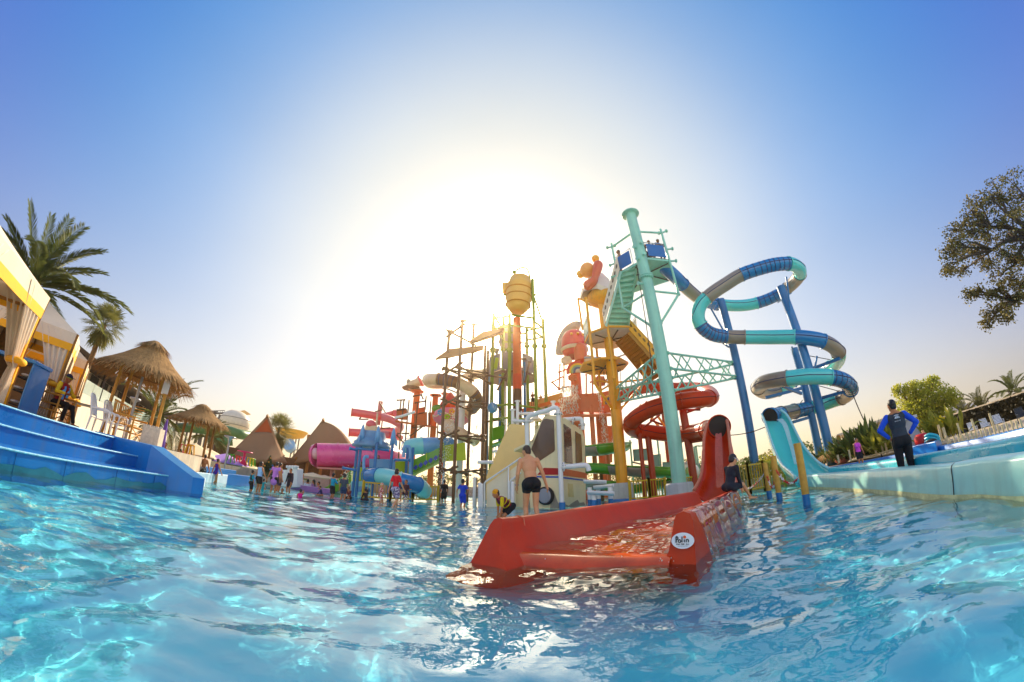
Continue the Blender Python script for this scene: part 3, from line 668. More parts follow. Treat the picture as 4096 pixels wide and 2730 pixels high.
def plastic_chair(loc, rz, label, group, sc_=1):
    t = thing('plastic_chair', loc, label, 'chair', group); t.rotation_euler = (0, 0, rz); o = Vector(loc)
    def add(name, fn, **k):
        b = MB(); fn(b); b.v = [tuple(Vector(v) * sc_ + o) for v in b.v]; b.build(name, WHITEP, t, **k)
    add('seat', lambda b: b.grid(lambda a, c: Vector(((a - .5) * .5, (c - .5) * .5, .42 - .03 * math.sin(c * 3.1) + .02 * (c - .5))), 8, 8), solid=.02)
    for k in range(5): add('back_slat', lambda b: b.grid(lambda a, c: Vector((-.24 + k * .105 + a * .06, -.24 - .16 * c - .03 * math.sin(c * 3), .46 + c * .56 - .05 * (k - 2) ** 2 / 4 * c)), 3, 8), solid=.015)
    add('back_rim', lambda b: b.path(spline([(-.27, -.24, .42), (-.28, -.33, .75), (-.2, -.42, 1.0), (0, -.43, 1.05), (.2, -.42, 1.0), (.28, -.33, .75), (.27, -.24, .42)], 5), .022, 8))
    for x in (-.28, .28):
        add('armrest', lambda b: b.path(spline([(x, -.3, .66), (x, 0, .68), (x, .24, .66), (x * 1.02, .27, .5), (x * .98, .25, .42)], 5), .026, 8, flat=.8))
        for y in (-.24, .24): add('leg', lambda b: b.path([(x * .92, y, .42), (x * 1.03, y * 1.15, 0)], [.035, .02], 8))
    return t
plastic_chair(pol(R(-61.1), 11.4, DZ), R(-45), 'white plastic armchair on the edge of the deck beside the seated lifeguard', 'white plastic chairs', .86)
plastic_chair(pol(R(-59.4), 12.2, DZ), R(-60), 'white plastic armchair half hidden behind another, at the foot of the large hut', 'white plastic chairs', .86)
cab = thing('cabinet', pol(R(-72.6), 12, DZ), 'blue rimmed cabinet with dark open shelves behind the lifeguard', 'cabinet')
o = pol(R(-72.6), 12, DZ); M = Matrix.Rotation(R(30), 3, 'Z'); U = lambda x, y, z: o + M @ Vector((x, y, z))
b = MB(); b.box(U(0, .5, .55), (1.3, .04, 1.1), M); b.box(U(-.64, .2, .55), (.05, .62, 1.1), M); b.build('carcass', mat('tan_panel', srgb(150, 118, 90), .6), cab)
b = MB(); b.box(U(0, .2, 1.14), (1.4, .7, .09), M); b.box(U(.64, .2, .55), (.06, .66, 1.1), M); b.box(U(.1, -.1, .55), (.06, .05, 1.1), M); b.build('rim', BLUE, cab, bevel=.02)
for z in (.1, .42, .74): b = MB(); b.box(U(.36, .2, z), (.5, .56, .03), M); b.build('shelf', DARK, cab)
b = MB(); b.box(U(.36, .46, .55), (.5, .02, 1.06), M); b.build('back_panel', DARK, cab)
for k, (x, z) in enumerate(((.3, .46), (.42, .78), (.36, .14))): b = MB(); b.ell(U(x, .05, z + .03), (.13, .14, .04)); tag(b.build('folded_towel', cloth(200, 196, 190)), ('folded pale towel on the middle shelf of the blue cabinet', 'folded pale towel on the top shelf of the blue cabinet', 'folded pale towel on the bottom shelf of the blue cabinet')[k], 'towel')
mt_ = thing('timber_lounger', pol(R(-56.9), 14.6, DZ), 'slatted wooden lounger back standing behind the bamboo bench', 'lounger')
b = MB()
for k in range(9): p = pol(R(-57.6), 14.6, 1.25 + k * .09); b.beam(p + Vector((-.2, -.15 + k * .02, 0)), p + Vector((.2, .15 + k * .02, 0)), .06, .02)
b.build('slats', BAMBOO, mt_)
crate = thing('wooden_crate', pol(R(-54.9), 11.6, DZ), 'whitewashed plank box at the deck edge by the large hut posts', 'box')
b = MB(); o = pol(R(-55.6), 11.8, DZ)
for k in range(5): b.box(o + Vector((.0 + k * .1, .06 * k, .27)), (.09, .03, .54), R(28))
b.box(o + Vector((.2, .2, .25)), (.48, .3, .5), R(28)); b.build('planks', mat('whitewashed_plank', srgb(205, 196, 182), .7, var=.2, scale=12), crate)
sl_t = pol(R(-62.2), 14, DZ)
tb = thing('folding_table', sl_t, 'grey folding table behind the white plastic chairs', 'table')
b = MB(); b.box(sl_t + Vector((0, 0, .72)), (1.9, .7, .03), R(20)); b.build('tabletop', mat('grey_laminate', srgb(120, 116, 112), .5), tb)
for x in (-.8, .8): b = MB(); v = Matrix.Rotation(R(20), 3, 'Z') @ Vector((x, 0, 0)); b.tube(sl_t + v, sl_t + v + Vector((0, 0, .72)), .02); b.build('leg', STEEL, tb)
# -------- building behind the cabanas
bl = thing('building', pol(R(-58), 33, DZ), 'long cream building with a dark overhanging roof and glass balustrade behind the huts', 'building')
P0, P1 = pol(R(-70), 22, DZ), pol(R(-51.5), 52, DZ); d_ = (P1 - P0).normalized(); n_b = Vector((-d_.y, d_.x, 0))
if n_b.dot(P0) < 0: n_b = -n_b
Lb = (P1 - P0).length; zz = lambda z: Vector((0, 0, z))
b = MB(); b.prism([P0, P1, P1 + n_b * 8, P0 + n_b * 8], zz(2.0)); b.prism([P0 + n_b * 2.2 + zz(2.0), P1 + n_b * 2.2 + zz(2.0), P1 + n_b * 8 + zz(2.0), P0 + n_b * 8 + zz(2.0)], zz(2.2)); b.build('wall', PLASTER, bl)
b = MB(); rz0 = 4.2
b.add([P0 - n_b * .6 - d_ + zz(rz0 - .3), P1 - n_b * .6 + d_ + zz(rz0 - .3), P1 + n_b * 5 + d_ + zz(rz0 + 1.3), P0 + n_b * 5 - d_ + zz(rz0 + 1.3), P1 + n_b * 10 + d_ + zz(rz0 - .3), P0 + n_b * 10 - d_ + zz(rz0 - .3)], [(0, 1, 2, 3), (3, 2, 4, 5), (1, 4, 2), (0, 3, 5), (0, 5, 4, 1)], False); b.build('roof', DARKROOF, bl)
b = MB()
for k in range(24): p = P0.lerp(P1, (k + .5) / 24) + zz(2.0); b.box(p + zz(.42) + n_b * .1, (Lb / 25, .03, .8), math.atan2(d_.y, d_.x))
b.build('balustrade', mat('balustrade_glass', srgb(170, 185, 180), .1, var=.05, spec=.8), bl)
for k in range(16):
    p = P0.lerp(P1, (k + .5) / 16) + n_b * 2.18 + zz(2.05); b = MB(); b.prism([p - d_ * .7 + zz(.1), p + d_ * .7 + zz(.1), p + d_ * .7 + zz(1.8), p - d_ * .7 + zz(1.8)], -n_b * .03); b.build('window', mat('dark_glass', (.03, .035, .04), .08, spec=.8, var=.1), bl)
for k in range(9): p = P0.lerp(P1, k / 8) + n_b * .15; b = MB(); b.beam(p + zz(2), p + zz(rz0 - .2), .16, .16); b.build('column', DARKROOF, bl)
# -------- palms
def frond(mb, base, az_, el0, L, droop, n, wl, rg, twist=0., narrow=1.):
    p = Vector(base); pts = [p.copy()]; el = el0; m = 12
    for k in range(m):
        d = Vector((math.cos(az_) * math.cos(el), math.sin(az_) * math.cos(el), math.sin(el))); p = p + d * (L / m); pts.append(p.copy()); el -= droop / m * (.5 + 1.1 * k / m)
    mb.path(pts, [.024 * (1 - .85 * i / m) for i in range(m + 1)], 5)
    side = Vector((-math.sin(az_), math.cos(az_), 0))
    for k in range(n):
        t = .12 + .88 * k / n; x = t * m; i = min(int(x), m - 1); q = pts[i].lerp(pts[i + 1], x - i); d = (pts[i + 1] - pts[i]).normalized(); upv = side.cross(d)
        if upv.z < 0: upv = -upv
        ll = wl * (math.sin(min(1, t * 1.6 + .12) * 1.57) * (1.05 - t ** 3 * .6)) * rg.uniform(.85, 1.1)
        for s_ in (-1, 1):
            dr = (side * s_ * (.75 + .15 * rg.random()) * narrow + d * (.62 + .5 * t) + upv * (.30 - .2 * rg.random())).normalized()
            e = q + dr * ll - Vector((0, 0, ll * ll * .25)); w_ = d * (.016 + .007 * rg.random())
            mid = q + dr * ll * .55 + upv * .01
            mb.add([q - w_ * .5, q + w_ * .5, mid + w_, e, mid - w_], [(0, 1, 2, 3, 4)], False)
def palm(loc, h, L, n, label, rg, wl=.42, mats=None, up_=.0, group='palm trees', lean=(0, 0), nl=46, dead=0, name='palm_tree', cat='palm tree', fronds=None, tr=.17):
    loc = Vector(loc); t = thing(name, loc, label, cat, group); top = loc + Vector((lean[0], lean[1], h))
    b = MB(); m = 14
    b.path([loc.lerp(top, (k / m)) for k in range(m + 1)], [tr * (1.25 - .45 * k / m) + (.02 if k % 2 else 0) for k in range(m + 1)], 12); b.build('trunk', BARK, t)
    b = MB()
    for k in range(n):
        a = 6.283 * k / n * 2.4 + rg.uniform(-.2, .2); e = R(85) - R(115) * (k / n) ** .9 + up_
        frond(b, top + Vector((math.cos(a) * .12, math.sin(a) * .12, .1)), a, e, L * rg.uniform(.85, 1.1), 1.0 + .5 * rg.random(), nl, wl, rg)
    for f in fronds or (): frond(b, top, *f, nl, wl, rg)
    b.build('crown', mats or GREENP, t)
    if dead:
        b = MB()
        for k in range(dead): a = rg.uniform(0, 6.28); frond(b, top, a, R(-25 - 30 * rg.random()), L * rg.uniform(.7, 1), .9, nl, wl * .8, rg, narrow=.5)
        b.build('dead_fronds', DEADP, t)
    return t
GREENP = leaf_mat('date_palm_leaf', (.08, .105, .016), (.19, .20, .045), .45); DEADP = leaf_mat('dry_palm_leaf', (.12, .08, .04), (.2, .14, .07))
FANP = leaf_mat('fan_palm_leaf', (.11, .12, .02), (.26, .24, .06), .45)
pc = pol(R(-74.6), 15.5)
rg = random.Random(5)
def toward(x, y, x0, y0, D): # heading and rise of a frond seen from x0,y0 towards x,y at distance D
    p, q = at(x0, y0, D), at(x, y, D - .6); d = q - p; return math.atan2(d.y, d.x), math.asin(d.z / d.length), d.length
fr_ = []
for (x, y, dr) in ((30, 910, .5), (125, 840, .35), (215, 890, .3), (295, 905, .3), (305, 970, .4), (450, 1060, .75), (440, 1150, .8), (320, 1175, .7), (470, 1290, .9), (520, 1330, 1.0), (400, 1390, .9)):
    a, e, l = toward(x, y, 150, 1165, 15.5); fr_.append((a, min(1.4, e + dr * .55), l * 1.06, dr * 1.0))
palm((pc.x, pc.y, DZ), at(150, 1165, 15.5).z - DZ, 2.6, 16, 'tall date palm rising behind the nearest cabana on the left', rg, wl=.55, nl=60, dead=5, fronds=fr_, tr=.2)
def fan_palm(loc, h, r, n, label, rg, group='fan palms', mats=None, tr=.12, skirt=0):
    loc = Vector(loc); t = thing('fan_palm', loc, label, 'palm tree', group); top = loc + Vector((0, 0, h))
    b = MB(); b.path([loc.lerp(top, k / 10) for k in range(11)], [tr * (1.2 - .04 * k) + (.01 if k % 2 else 0) for k in range(11)], 10); b.build('trunk', BARK, t)
    b = MB()
    for k in range(n + skirt):
        a = k * 2.4; e = R(80) - R(125) * min(1, k / n) - (R(25) if k >= n else 0); d = Vector((math.cos(a) * math.cos(e), math.sin(a) * math.cos(e), math.sin(e)))
        s_ = Vector((-math.sin(a), math.cos(a), 0)); u_ = s_.cross(d); c = top + d * r * .55; b.tube(top, c, .012, n=5)
        for j in range(22):
            th = (j - 10.5) / 10.5 * R(135); dd = d * math.cos(th) + s_ * math.sin(th) + u_ * (.12 * rg.random()); ll = r * .55 * (1 - .25 * abs(th) / R(135)) * rg.uniform(.85, 1.05); w_ = (s_ * math.cos(th) - d * math.sin(th)) * .028
            e1 = c + dd * ll - Vector((0, 0, .12 * ll)); b.add([c, c + dd * ll * .6 + w_, e1, c + dd * ll * .6 - w_], [(0, 1, 2, 3)], False)
    b.build('crown', mats or FANP, t); return t
q = pol(R(-64.6), 20); fan_palm((q.x, q.y, DZ), 4.6, 1.15, 30, 'fan palm with a round crown between the cabanas and the large hut', rg, skirt=8)
q = pol(R(-54.2), 19); palm((q.x, q.y, DZ), 1.35, 2.3, 26, 'short bushy palm behind the right posts of the large thatched hut', rg, wl=.4, nl=40, dead=9)
q = pol(R(-37.3), 33); fan_palm((q.x, q.y, DZ), 3.4, 1.7, 46, 'full fan palm between the two steep thatched gables', rg, skirt=26)
q = pol(R(-46.6), 27); palm((q.x, q.y, DZ), 1.2, 1.5, 26, 'yellow green spreading palm right of the low thatched hut', rg, wl=.4, mats=leaf_mat('yellow_palm_leaf', (.12, .12, .02), (.2, .19, .05)), nl=34, up_=.2)
# ------------------------------------------------------------------ the slide towers
MINT = mat('mint_paint', srgb(160, 208, 184), .35, var=.08, scale=1.5, coat=.3, dirt=.2)
MINT2 = mat('mint_gelcoat', srgb(112, 206, 198), .22, var=.06, scale=1.2, coat=.6)
YEL = mat('yellow_steel_paint', srgb(238, 168, 4), .4, var=.10, scale=1.5, dirt=.3)
BLUEC = mat('blue_steel_paint', srgb(0, 110, 160), .38, var=.16, scale=1.3, dirt=.15, coat=.2)
TUBEB = mat('blue_gelcoat', srgb(0, 118, 168), .22, var=.08, scale=1.2, coat=.6)
TUBET = mat('taupe_gelcoat', srgb(150, 132, 116), .3, var=.08, scale=1.2, coat=.5)
TUBEI = mat('navy_band', srgb(10, 44, 88), .4)
RED = mat('red_gelcoat', (.55, .072, .005), .3, var=.14, scale=1.4, spec=.22, dirt=.1)
REDST = mat('red_steel_paint', (.40, .06, .02), .4, var=.12, scale=1.5, dirt=.3)
SALM = mat('salmon_gelcoat', srgb(206, 122, 86), .4, var=.10, scale=1.5, dirt=.15)
ORAN = mat('orange_paint', srgb(226, 118, 18), .4, var=.12, scale=1.5, dirt=.2)
BROWN = mat('brown_steel_paint', srgb(106, 72, 48), .45, var=.2, scale=2, dirt=.3)
DBROWN = mat('dark_bracket', srgb(70, 52, 44), .5)
GREENP2 = mat('green_steel_paint', srgb(132, 146, 44), .4, var=.12, scale=1.5)
GREEN = mat('green_gelcoat', srgb(96, 150, 34), .3, var=.12, scale=1.5, coat=.4)
GREY = mat('grey_gelcoat', srgb(150, 140, 128), .4, var=.12, scale=1.5, dirt=.3)
WHITE = mat('white_pipe_paint', srgb(236, 230, 222), .35, var=.05, scale=2)
CREAM = mat('cream_gelcoat', srgb(242, 224, 182), .35, var=.06, scale=1.2, coat=.3, dirt=.1)
PINK = mat('pink_gelcoat', srgb(222, 92, 140), .25, var=.10, scale=1, coat=.5)
PINKR = mat('coral_gelcoat', srgb(222, 104, 104), .3, var=.10, scale=1, coat=.4)
LBLUE = mat('pale_blue_gelcoat', srgb(112, 160, 196), .35, var=.10, scale=1.3, coat=.3)
AQUA = mat('aqua_gelcoat', srgb(142, 206, 200), .3, var=.06, scale=1.3, coat=.4)
LIME = mat('lime_gelcoat', srgb(186, 196, 84), .4, var=.10, scale=1.4)
CONCR = mat('pale_concrete', srgb(196, 192, 184), .8, var=.12, scale=3, dirt=.25)
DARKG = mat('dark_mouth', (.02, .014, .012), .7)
def up(z): return Vector((0, 0, z))
def vpl(P0, P1):                      # photo position -> point on the vertical plane through P0 and P1
    P0, P1 = Vector(P0), Vector(P1); d = P1 - P0; n = Vector((-d.y, d.x, 0)).normalized()
    def f(x, y, off=0.):
        v = ray(x, y); k = (P0 + n * off).dot(n) / v.dot(n); return Vector((v.x * k, v.y * k, CAM_H + v.z * k))
    f.n = n; return f
def flanges(b, pts, r, n=12):
    for p, d in pts: b.flange(p, d, r, .05, n)
def bar(name, a, c, r, m, t, fl=0.):
    b = MB(); b.tube(a, c, r, n=8)
    if fl: d = Vector(c) - Vector(a); b.flange(a, d, fl, .05, 10); b.flange(c, d, fl, .05, 10)
    return b.build(name, m, t)
# -------- mint tower
mc = pol(R(26.35), 13.5); mt = thing('slide_tower', mc, 'tall mint green steel column tower with a blue panelled platform near its top', 'slide tower')
b = MB(); b.lathe([(.52, -.9), (.5, .58), (.46, .64), (.0, .64)], mc, 32); b.build('concrete_base', CONCR, mt)
b = MB(); b.lathe([(.265, .64), (.265, 13.25)], mc, 28); b.build('column', MINT, mt)
b = MB(); b.lathe([(.0, 13.28), (.44, 13.28), (.45, 13.25), (.44, 13.22), (.0, 13.22)], mc, 28); b.build('top_flange', MINT, mt)
b = MB(); zc = at(2558, 1112, 13.3).z
for z in (zc, zc + .09): b.lathe([(.26, z - .03), (.35, z - .03), (.35, z + .03), (.26, z + .03)], mc, 28)
for k in range(20): a = 6.283 * k / 20; b.tube(mc + Vector((math.cos(a) * .32, math.sin(a) * .32, zc - .08)), mc + Vector((math.cos(a) * .32, math.sin(a) * .32, zc + .16)), .016, n=6)
b.build('collar', MINT, mt)
for x, y in ((2563, 973), (2541, 990), (2575, 1019), (2553, 1037), (2560, 1135)):
    p = at(x, y, 13.24); d = Vector((p.x - mc.x, p.y - mc.y, 0)).normalized(); b = MB(); b.tube(p - d * .12, p + d * .1, .06, n=12); b.flange(p + d * .1, d, .095, .03, 14); b.build('nozzle_stub', MINT, mt)
ZF = 10.27
c0a, c0b, cl_, cr_ = atz(2538, 1064, ZF), atz(2589, 1038, ZF), atz(2470, 1103, ZF), atz(2679, 1047, ZF)
inw = Vector((mc.x, mc.y, 0)).normalized(); bl_, br_ = cl_ + inw * 1.9 + Vector((.25, 0, 0)), cr_ + inw * 1.7
pf = [cl_, c0a, c0b, cr_, br_, bl_]
b = MB(); b.prism([Vector((p.x, p.y, ZF)) for p in pf], up(.12)); b.build('platform', MINT, mt)
b = MB(); ctr = sum(pf, Vector()) / 6
for p in pf: b.tube(Vector((p.x, p.y, ZF - .06)).lerp(Vector((ctr.x, ctr.y, ZF - .06)), .08), (ctr.x, ctr.y, ZF - .06), .03, n=6)
b.build('floor_bracket', DBROWN, mt)
def panel(a, c, z0, z1, m, t, frame, name='panel', inset=.12):
    a, c = Vector((a.x, a.y, 0)), Vector((c.x, c.y, 0)); d = (c - a); L = d.length; d.normalize(); n = Vector((-d.y, d.x, 0))
    p = a + d * inset; q = c - d * inset
    b = MB(); b.prism([p + up(z0 + .1) + n * .012, q + up(z0 + .1) + n * .012, q + up(z1 - .08) + n * .012, p + up(z1 - .08) + n * .012], n * -.024); o = b.build(name, m, t, bevel=.01)
    b = MB(); b.path([a + d * .04 + up(z0), a + d * .04 + up(z1), c - d * .04 + up(z1), c - d * .04 + up(z0)], .022, 8, closed=True); b.build('rail', frame, t)
    return o
PB = mat('blue_panel', srgb(0, 104, 160), .45, var=.06); PG = mat('grey_mint_panel', srgb(176, 196, 184), .5, var=.06)
panel(cl_, c0a, ZF + .12, ZF + 1.08, PB, mt, STEEL); panel(c0b, cr_, ZF + .12, ZF + 1.02, PB, mt, STEEL); panel(cr_, br_, ZF + .12, ZF + 1.02, PB, mt, STEEL); panel(bl_, cl_, ZF + .12, ZF + .9, PB, mt, STEEL)
for (x0, y0, x1, y1, pp, sgn) in ((2440, 975, 2488, 1233, cl_, -1), (2645, 917, 2715, 1176, cr_, 1)):
    zt, zb = at(x0, y0, math.hypot(pp.x, pp.y)).z, at(x1, y1, math.hypot(pp.x, pp.y)).z; q = Vector((pp.x, pp.y, 0))
    bar('post', q + up(zb), q + up(zt), .058, MINT, mt)
    cc = Vector((mc.x, mc.y, 0)); dd = (cc - q).normalized()
    bar('cross_bar', q + up(zt - .25), cc - dd * .24 + up(zt - .22), .05, MINT, mt, .09); bar('cross_bar', q + up(zb), cc - dd * .24 + up(zb + .12), .05, MINT, mt, .09)
    bar('brace', q + up(zb - .02), cc - dd * .24 + up(zb - 1.45), .055, MINT, mt, .085)
    o_ = Vector((dd.y, -dd.x, 0))
    for z, dv in ((zt - .25, -dd + up(.5)), (zt - .25, o_ * .8 * sgn + up(.7)), (zt - 1.3, -dd + up(.2)), (zt - 2.0, -dd + up(.1)), (zt - 2.0, o_ * sgn + up(.2))):
        dv = dv.normalized() * .34; b = MB(); b.tube(q + up(z), q + up(z) + dv, .045, n=8); b.flange(q + up(z) + dv, dv, .09, .03, 12); b.build('nozzle_stub', MINT, mt)
def stairs(name, ta, tb, ba, bb, n, m, t, rail=None):
    """flight seen from below: ta,tb the top edge, ba,bb the foot"""
    b = MB()
    for k in range(n):
        f, g = k / n, (k + 1) / n; p, q = ta.lerp(ba, f), tb.lerp(bb, f); p2, q2 = ta.lerp(ba, g), tb.lerp(bb, g)
        b.prism([p, q, Vector((q2.x, q2.y, q.z)), Vector((p2.x, p2.y, p.z))], up(-.035)); b.prism([Vector((p2.x, p2.y, p.z - .02)), Vector((q2.x, q2.y, q.z - .02)), q2, p2], (ba - ta).normalized() * .02)
    b.build(name, m, t)
    for p, q in ((ta, ba), (tb, bb)): b = MB(); b.beam(p, q, .05, .22); b.build('stringer', m, t)
YC = pol(R(17.55), 17.0); ZY = 8.35
sa, sb = at(2490, 1112, 14.0), at(2556, 1122, 13.9); sa.z = sb.z = ZF
ea, eb = atz(2424, 1306, ZY), atz(2512, 1309, ZY)
stairs('mint_stairs', sa, sb, ea, eb, 11, MINT, mt)
b = MB(); L_ = [sa + up(.12), ea + up(.12), ea + up(.95), sa + up(.95)]; L_ = [p + (sa - sb).normalized() * .06 for p in L_]; b.prism(L_, (sa - sb).normalized() * .03); sp_ = b.build('scroll_panel', mat('ivory_panel', srgb(238, 222, 196), .5), mt)
def scrolls(P, m, t, n):
    b = MB(); a, c, d, e = P
    for k in range(n):
        f = (k + .5) / n; o = (a.lerp(c, f) + e.lerp(d, f)) / 2; u = (c - a).normalized(); v = (e - a).normalized(); s_ = (c - a).length / n * .34
        b.path([o + u * (s_ * (1 - .06 * j) * math.cos(j * .75)) + v * (s_ * .9 * (1 - .06 * j) * math.sin(j * .75)) for j in range(13)], .012, 5)
    b.build('scroll_ornament', m, t)
off = (sa - sb).normalized() * .045; scrolls([p + off for p in L_], DBROWN, mt, 8); scrolls([p - (sa - sb).normalized() * .02 for p in L_], DBROWN, mt, 8)
bar('cable', at(2545, 1060, 13.3), at(2640, 1500, 13.2) + Vector((-.3, 0, 0)), .018, DARKG, mt)
# -------- lattice girders
def girder(label, ch, n):
    o = sum((a + c for a, c in ch), Vector()) / (2 * len(ch)); t = thing('lattice_girder', o, label, 'lattice girder', 'mint lattice girders between the towers')
    for a, c in ch: bar('chord', a, c, .052, MINT, t, .085)
    for i in range(len(ch)):
        (a, c), (e, f) = ch[i], ch[(i + 1) % len(ch)]
        for k in range(n):
            bar('web', a.lerp(c, (k + .1) / n), e.lerp(f, (k + .5) / n), .032, MINT, t); bar('web', e.lerp(f, (k + .5) / n), a.lerp(c, (k + .9) / n), .032, MINT, t)
B1 = pol(R(38.0), 18)
girder('mint lattice girder from the mint column to the yellow column', [(at(2463, 1554, 16.8), at(2618, 1427, 13.4)), (at(2484, 1556, 17.0), at(2633, 1524, 13.6)), (at(2484, 1607, 17.0), at(2639, 1576, 13.6)), (at(2468, 1603, 16.8), at(2628, 1487, 13.4))], 3)
girder('mint lattice girder from the mint column to the blue column on its right', [(at(2671, 1413, 13.4), at(2929, 1449, 17.9)), (at(2684, 1475, 13.4), at(2944, 1505, 17.9)), (at(2697, 1563, 13.6), at(2940, 1514, 18.1)), (at(2688, 1512, 13.6), at(2931, 1458, 18.1))], 3)
# -------- yellow tower
yt = thing('slide_tower', YC, 'yellow steel column tower with scroll panelled stairs and a red and white canopy', 'slide tower')
b = MB(); b.lathe([(.78, -.9), (.76, .08), (.64, .82), (0, .82)], YC, 4, Matrix.Rotation(R(45 - 17), 3, 'Z')); b.sm = [False] * len(b.sm); b.build('concrete_base', CONCR, yt, bevel=.04)
b = MB(); b.lathe([(.79, -.5), (.785, .1)], YC, 4, Matrix.Rotation(R(45 - 17), 3, 'Z')); b.sm = [False] * len(b.sm); b.build('blue_skirting', BLUE, yt)
b = MB(); b.lathe([(.275, .8), (.275, 7.0), (.23, 7.05), (.23, ZY)], YC, 26); b.build('column', YEL, yt)
b = MB()
for z in (6.95, 7.06): b.lathe([(.25, z - .03), (.36, z - .03), (.36, z + .03), (.25, z + .03)], YC, 26)
b.build('collar', YEL, yt)
yo = YC + Vector((.22, .1, 0))
octo = lambda c, r, z, k0=0, n=8: [Vector((c.x + r * math.cos(6.283 * (k + .5 + k0) / n), c.y + r * math.sin(6.283 * (k + .5 + k0) / n), z)) for k in range(n)]
b = MB(); b.prism(octo(yo, 1.5, ZY - .1), up(.1)); b.build('platform', YEL, yt)
b = MB(); b.prism(octo(yo, 1.42, ZY - .13), up(.025)); b.build('floor_underside', mat('pale_decking', srgb(204, 198, 190), .6), yt)
lo = YC + Vector((-.15, .9, 0)); b = MB(); b.prism(octo(lo, 1.35, 6.9), up(.12)); b.build('lower_platform', YEL, yt)
for c, z in ((yo, ZY - .17), (lo, 6.86)):
    b = MB()
    for p in octo(c, 1.2, z, n=6): b.tube(p, (c.x, c.y, z), .035, n=6)
    b.build('floor_bracket', DBROWN, yt)
oc = octo(yo, 1.48, 0)
ring = sorted(oc, key=lambda p: math.atan2(p.x, p.y))
for i in range(8):
    a, c = oc[i], oc[(i + 1) % 8]
    mid = (a + c) / 2
    if (mid - yo).dot(Vector((sa.x - yo.x, sa.y - yo.y, 0))) > .9: continue
    panel(c, a, ZY + .02, ZY + .98, PG, yt, STEEL)
for i in (2, 4, 5, 7): p = oc[i]; q = p.lerp(Vector((yo.x, yo.y, 0)), .05); bar('post', q + up(5.6), q + up(ZY + (2.1 if i == 4 else .2)), .075, YEL, yt, .11)
for i in (2, 4, 5, 7): q = oc[i].lerp(Vector((yo.x, yo.y, 0)), .05); d = (Vector((YC.x, YC.y, 0)) - q).normalized(); bar('cross_bar', q + up(5.75), Vector((YC.x, YC.y, 5.75)) - d * .25, .05, YEL, yt, .09); bar('brace', q + up(5.6), Vector((YC.x, YC.y, 4.4)) - d * .25, .06, YEL, yt, .09)
bar('frame_pipe', at(2312, 1195, 17), at(2398, 1217, 17), .06, YEL, yt); bar('frame_pipe', at(2312, 1195, 17), at(2330, 1320, 17), .06, YEL, yt)
b = MB(); b.prism([at(2390, 1200, 16.9), at(2408, 1195, 16.9), at(2425, 1310, 16.9), at(2405, 1335, 16.9)], (.06, .12, 0)); b.build('bracket_plate', YEL, yt)
# lower flight, running down behind the mint column
ta, tb = at(2470, 1398, 17.2), at(2522, 1372, 16.2); ba, bb = at(2600, 1530, 17.8), at(2660, 1490, 16.6); ba.z = bb.z = (ba.z + bb.z) / 2; ta.z = tb.z = ZY - .3
stairs('yellow_stairs', ta, tb, ba, bb, 14, mat('ochre_steel_paint', srgb(170, 116, 20), .5, var=.15), yt)
b = MB(); LP = [tb + up(.1), bb + up(.1), bb + up(.85), tb + up(.85)]; w_ = (tb - ta).normalized(); b.prism([p + w_ * .04 for p in LP], w_ * .03); b.build('scroll_panel', YEL, yt); scrolls([p + w_ * .085 for p in LP], DBROWN, yt, 8); scrolls([p + w_ * .02 for p in LP], DBROWN, yt, 8)
b = MB(); b.path([LP[3] + w_ * .05, LP[2] + w_ * .05], .03, 8); b.build('handrail', YEL, yt)
# canopy on the yellow tower: white faceted hood, yellow dome below, red spout and two yellow balls
hc = at(2392, 1160, 17.2)
b = MB(); b.lathe([(1.0, -.62), (1.08, -.35), (.75, .5), (.25, 1.12), (0, 1.2)], hc, 7, Matrix.Rotation(R(12), 3, 'Y')); b.sm = [False] * len(b.sm); b.build('white_hood', mat('white_gelcoat', srgb(240, 222, 206), .4, var=.05, dirt=.1), yt)
b = MB(); b.ell(hc + Vector((.12, -.1, -.6)), (.85, .85, .55)); b.build('yellow_dome', YEL, yt)
b = MB(); b.path(spline([at(2392, 1062, 16.2), at(2386, 1090, 16.1), at(2374, 1125, 16.1), at(2352, 1142, 16.1)], 6), [.2 + .09 * abs(math.cos(k / 18 * 3.14)) for k in range(19)], 16); b.ell(at(2392, 1062, 16.2), .29); b.ell(at(2352, 1142, 16.1), .29); b.build('red_spout', mat('red_fibreglass', srgb(206, 82, 58), .3, coat=.4, var=.08), yt)
b = MB(); b.ell(at(2349, 1082, 16.6), (.44, .5, .46)); b.build('orange_bowl', mat('orange_fibreglass', srgb(240, 160, 96), .35, coat=.3), yt)
for x, y in ((2382, 1036), (2322, 1098)): b = MB(); b.ell(at(x, y, 16.8), .24); b.build('yellow_ball', YEL, yt)
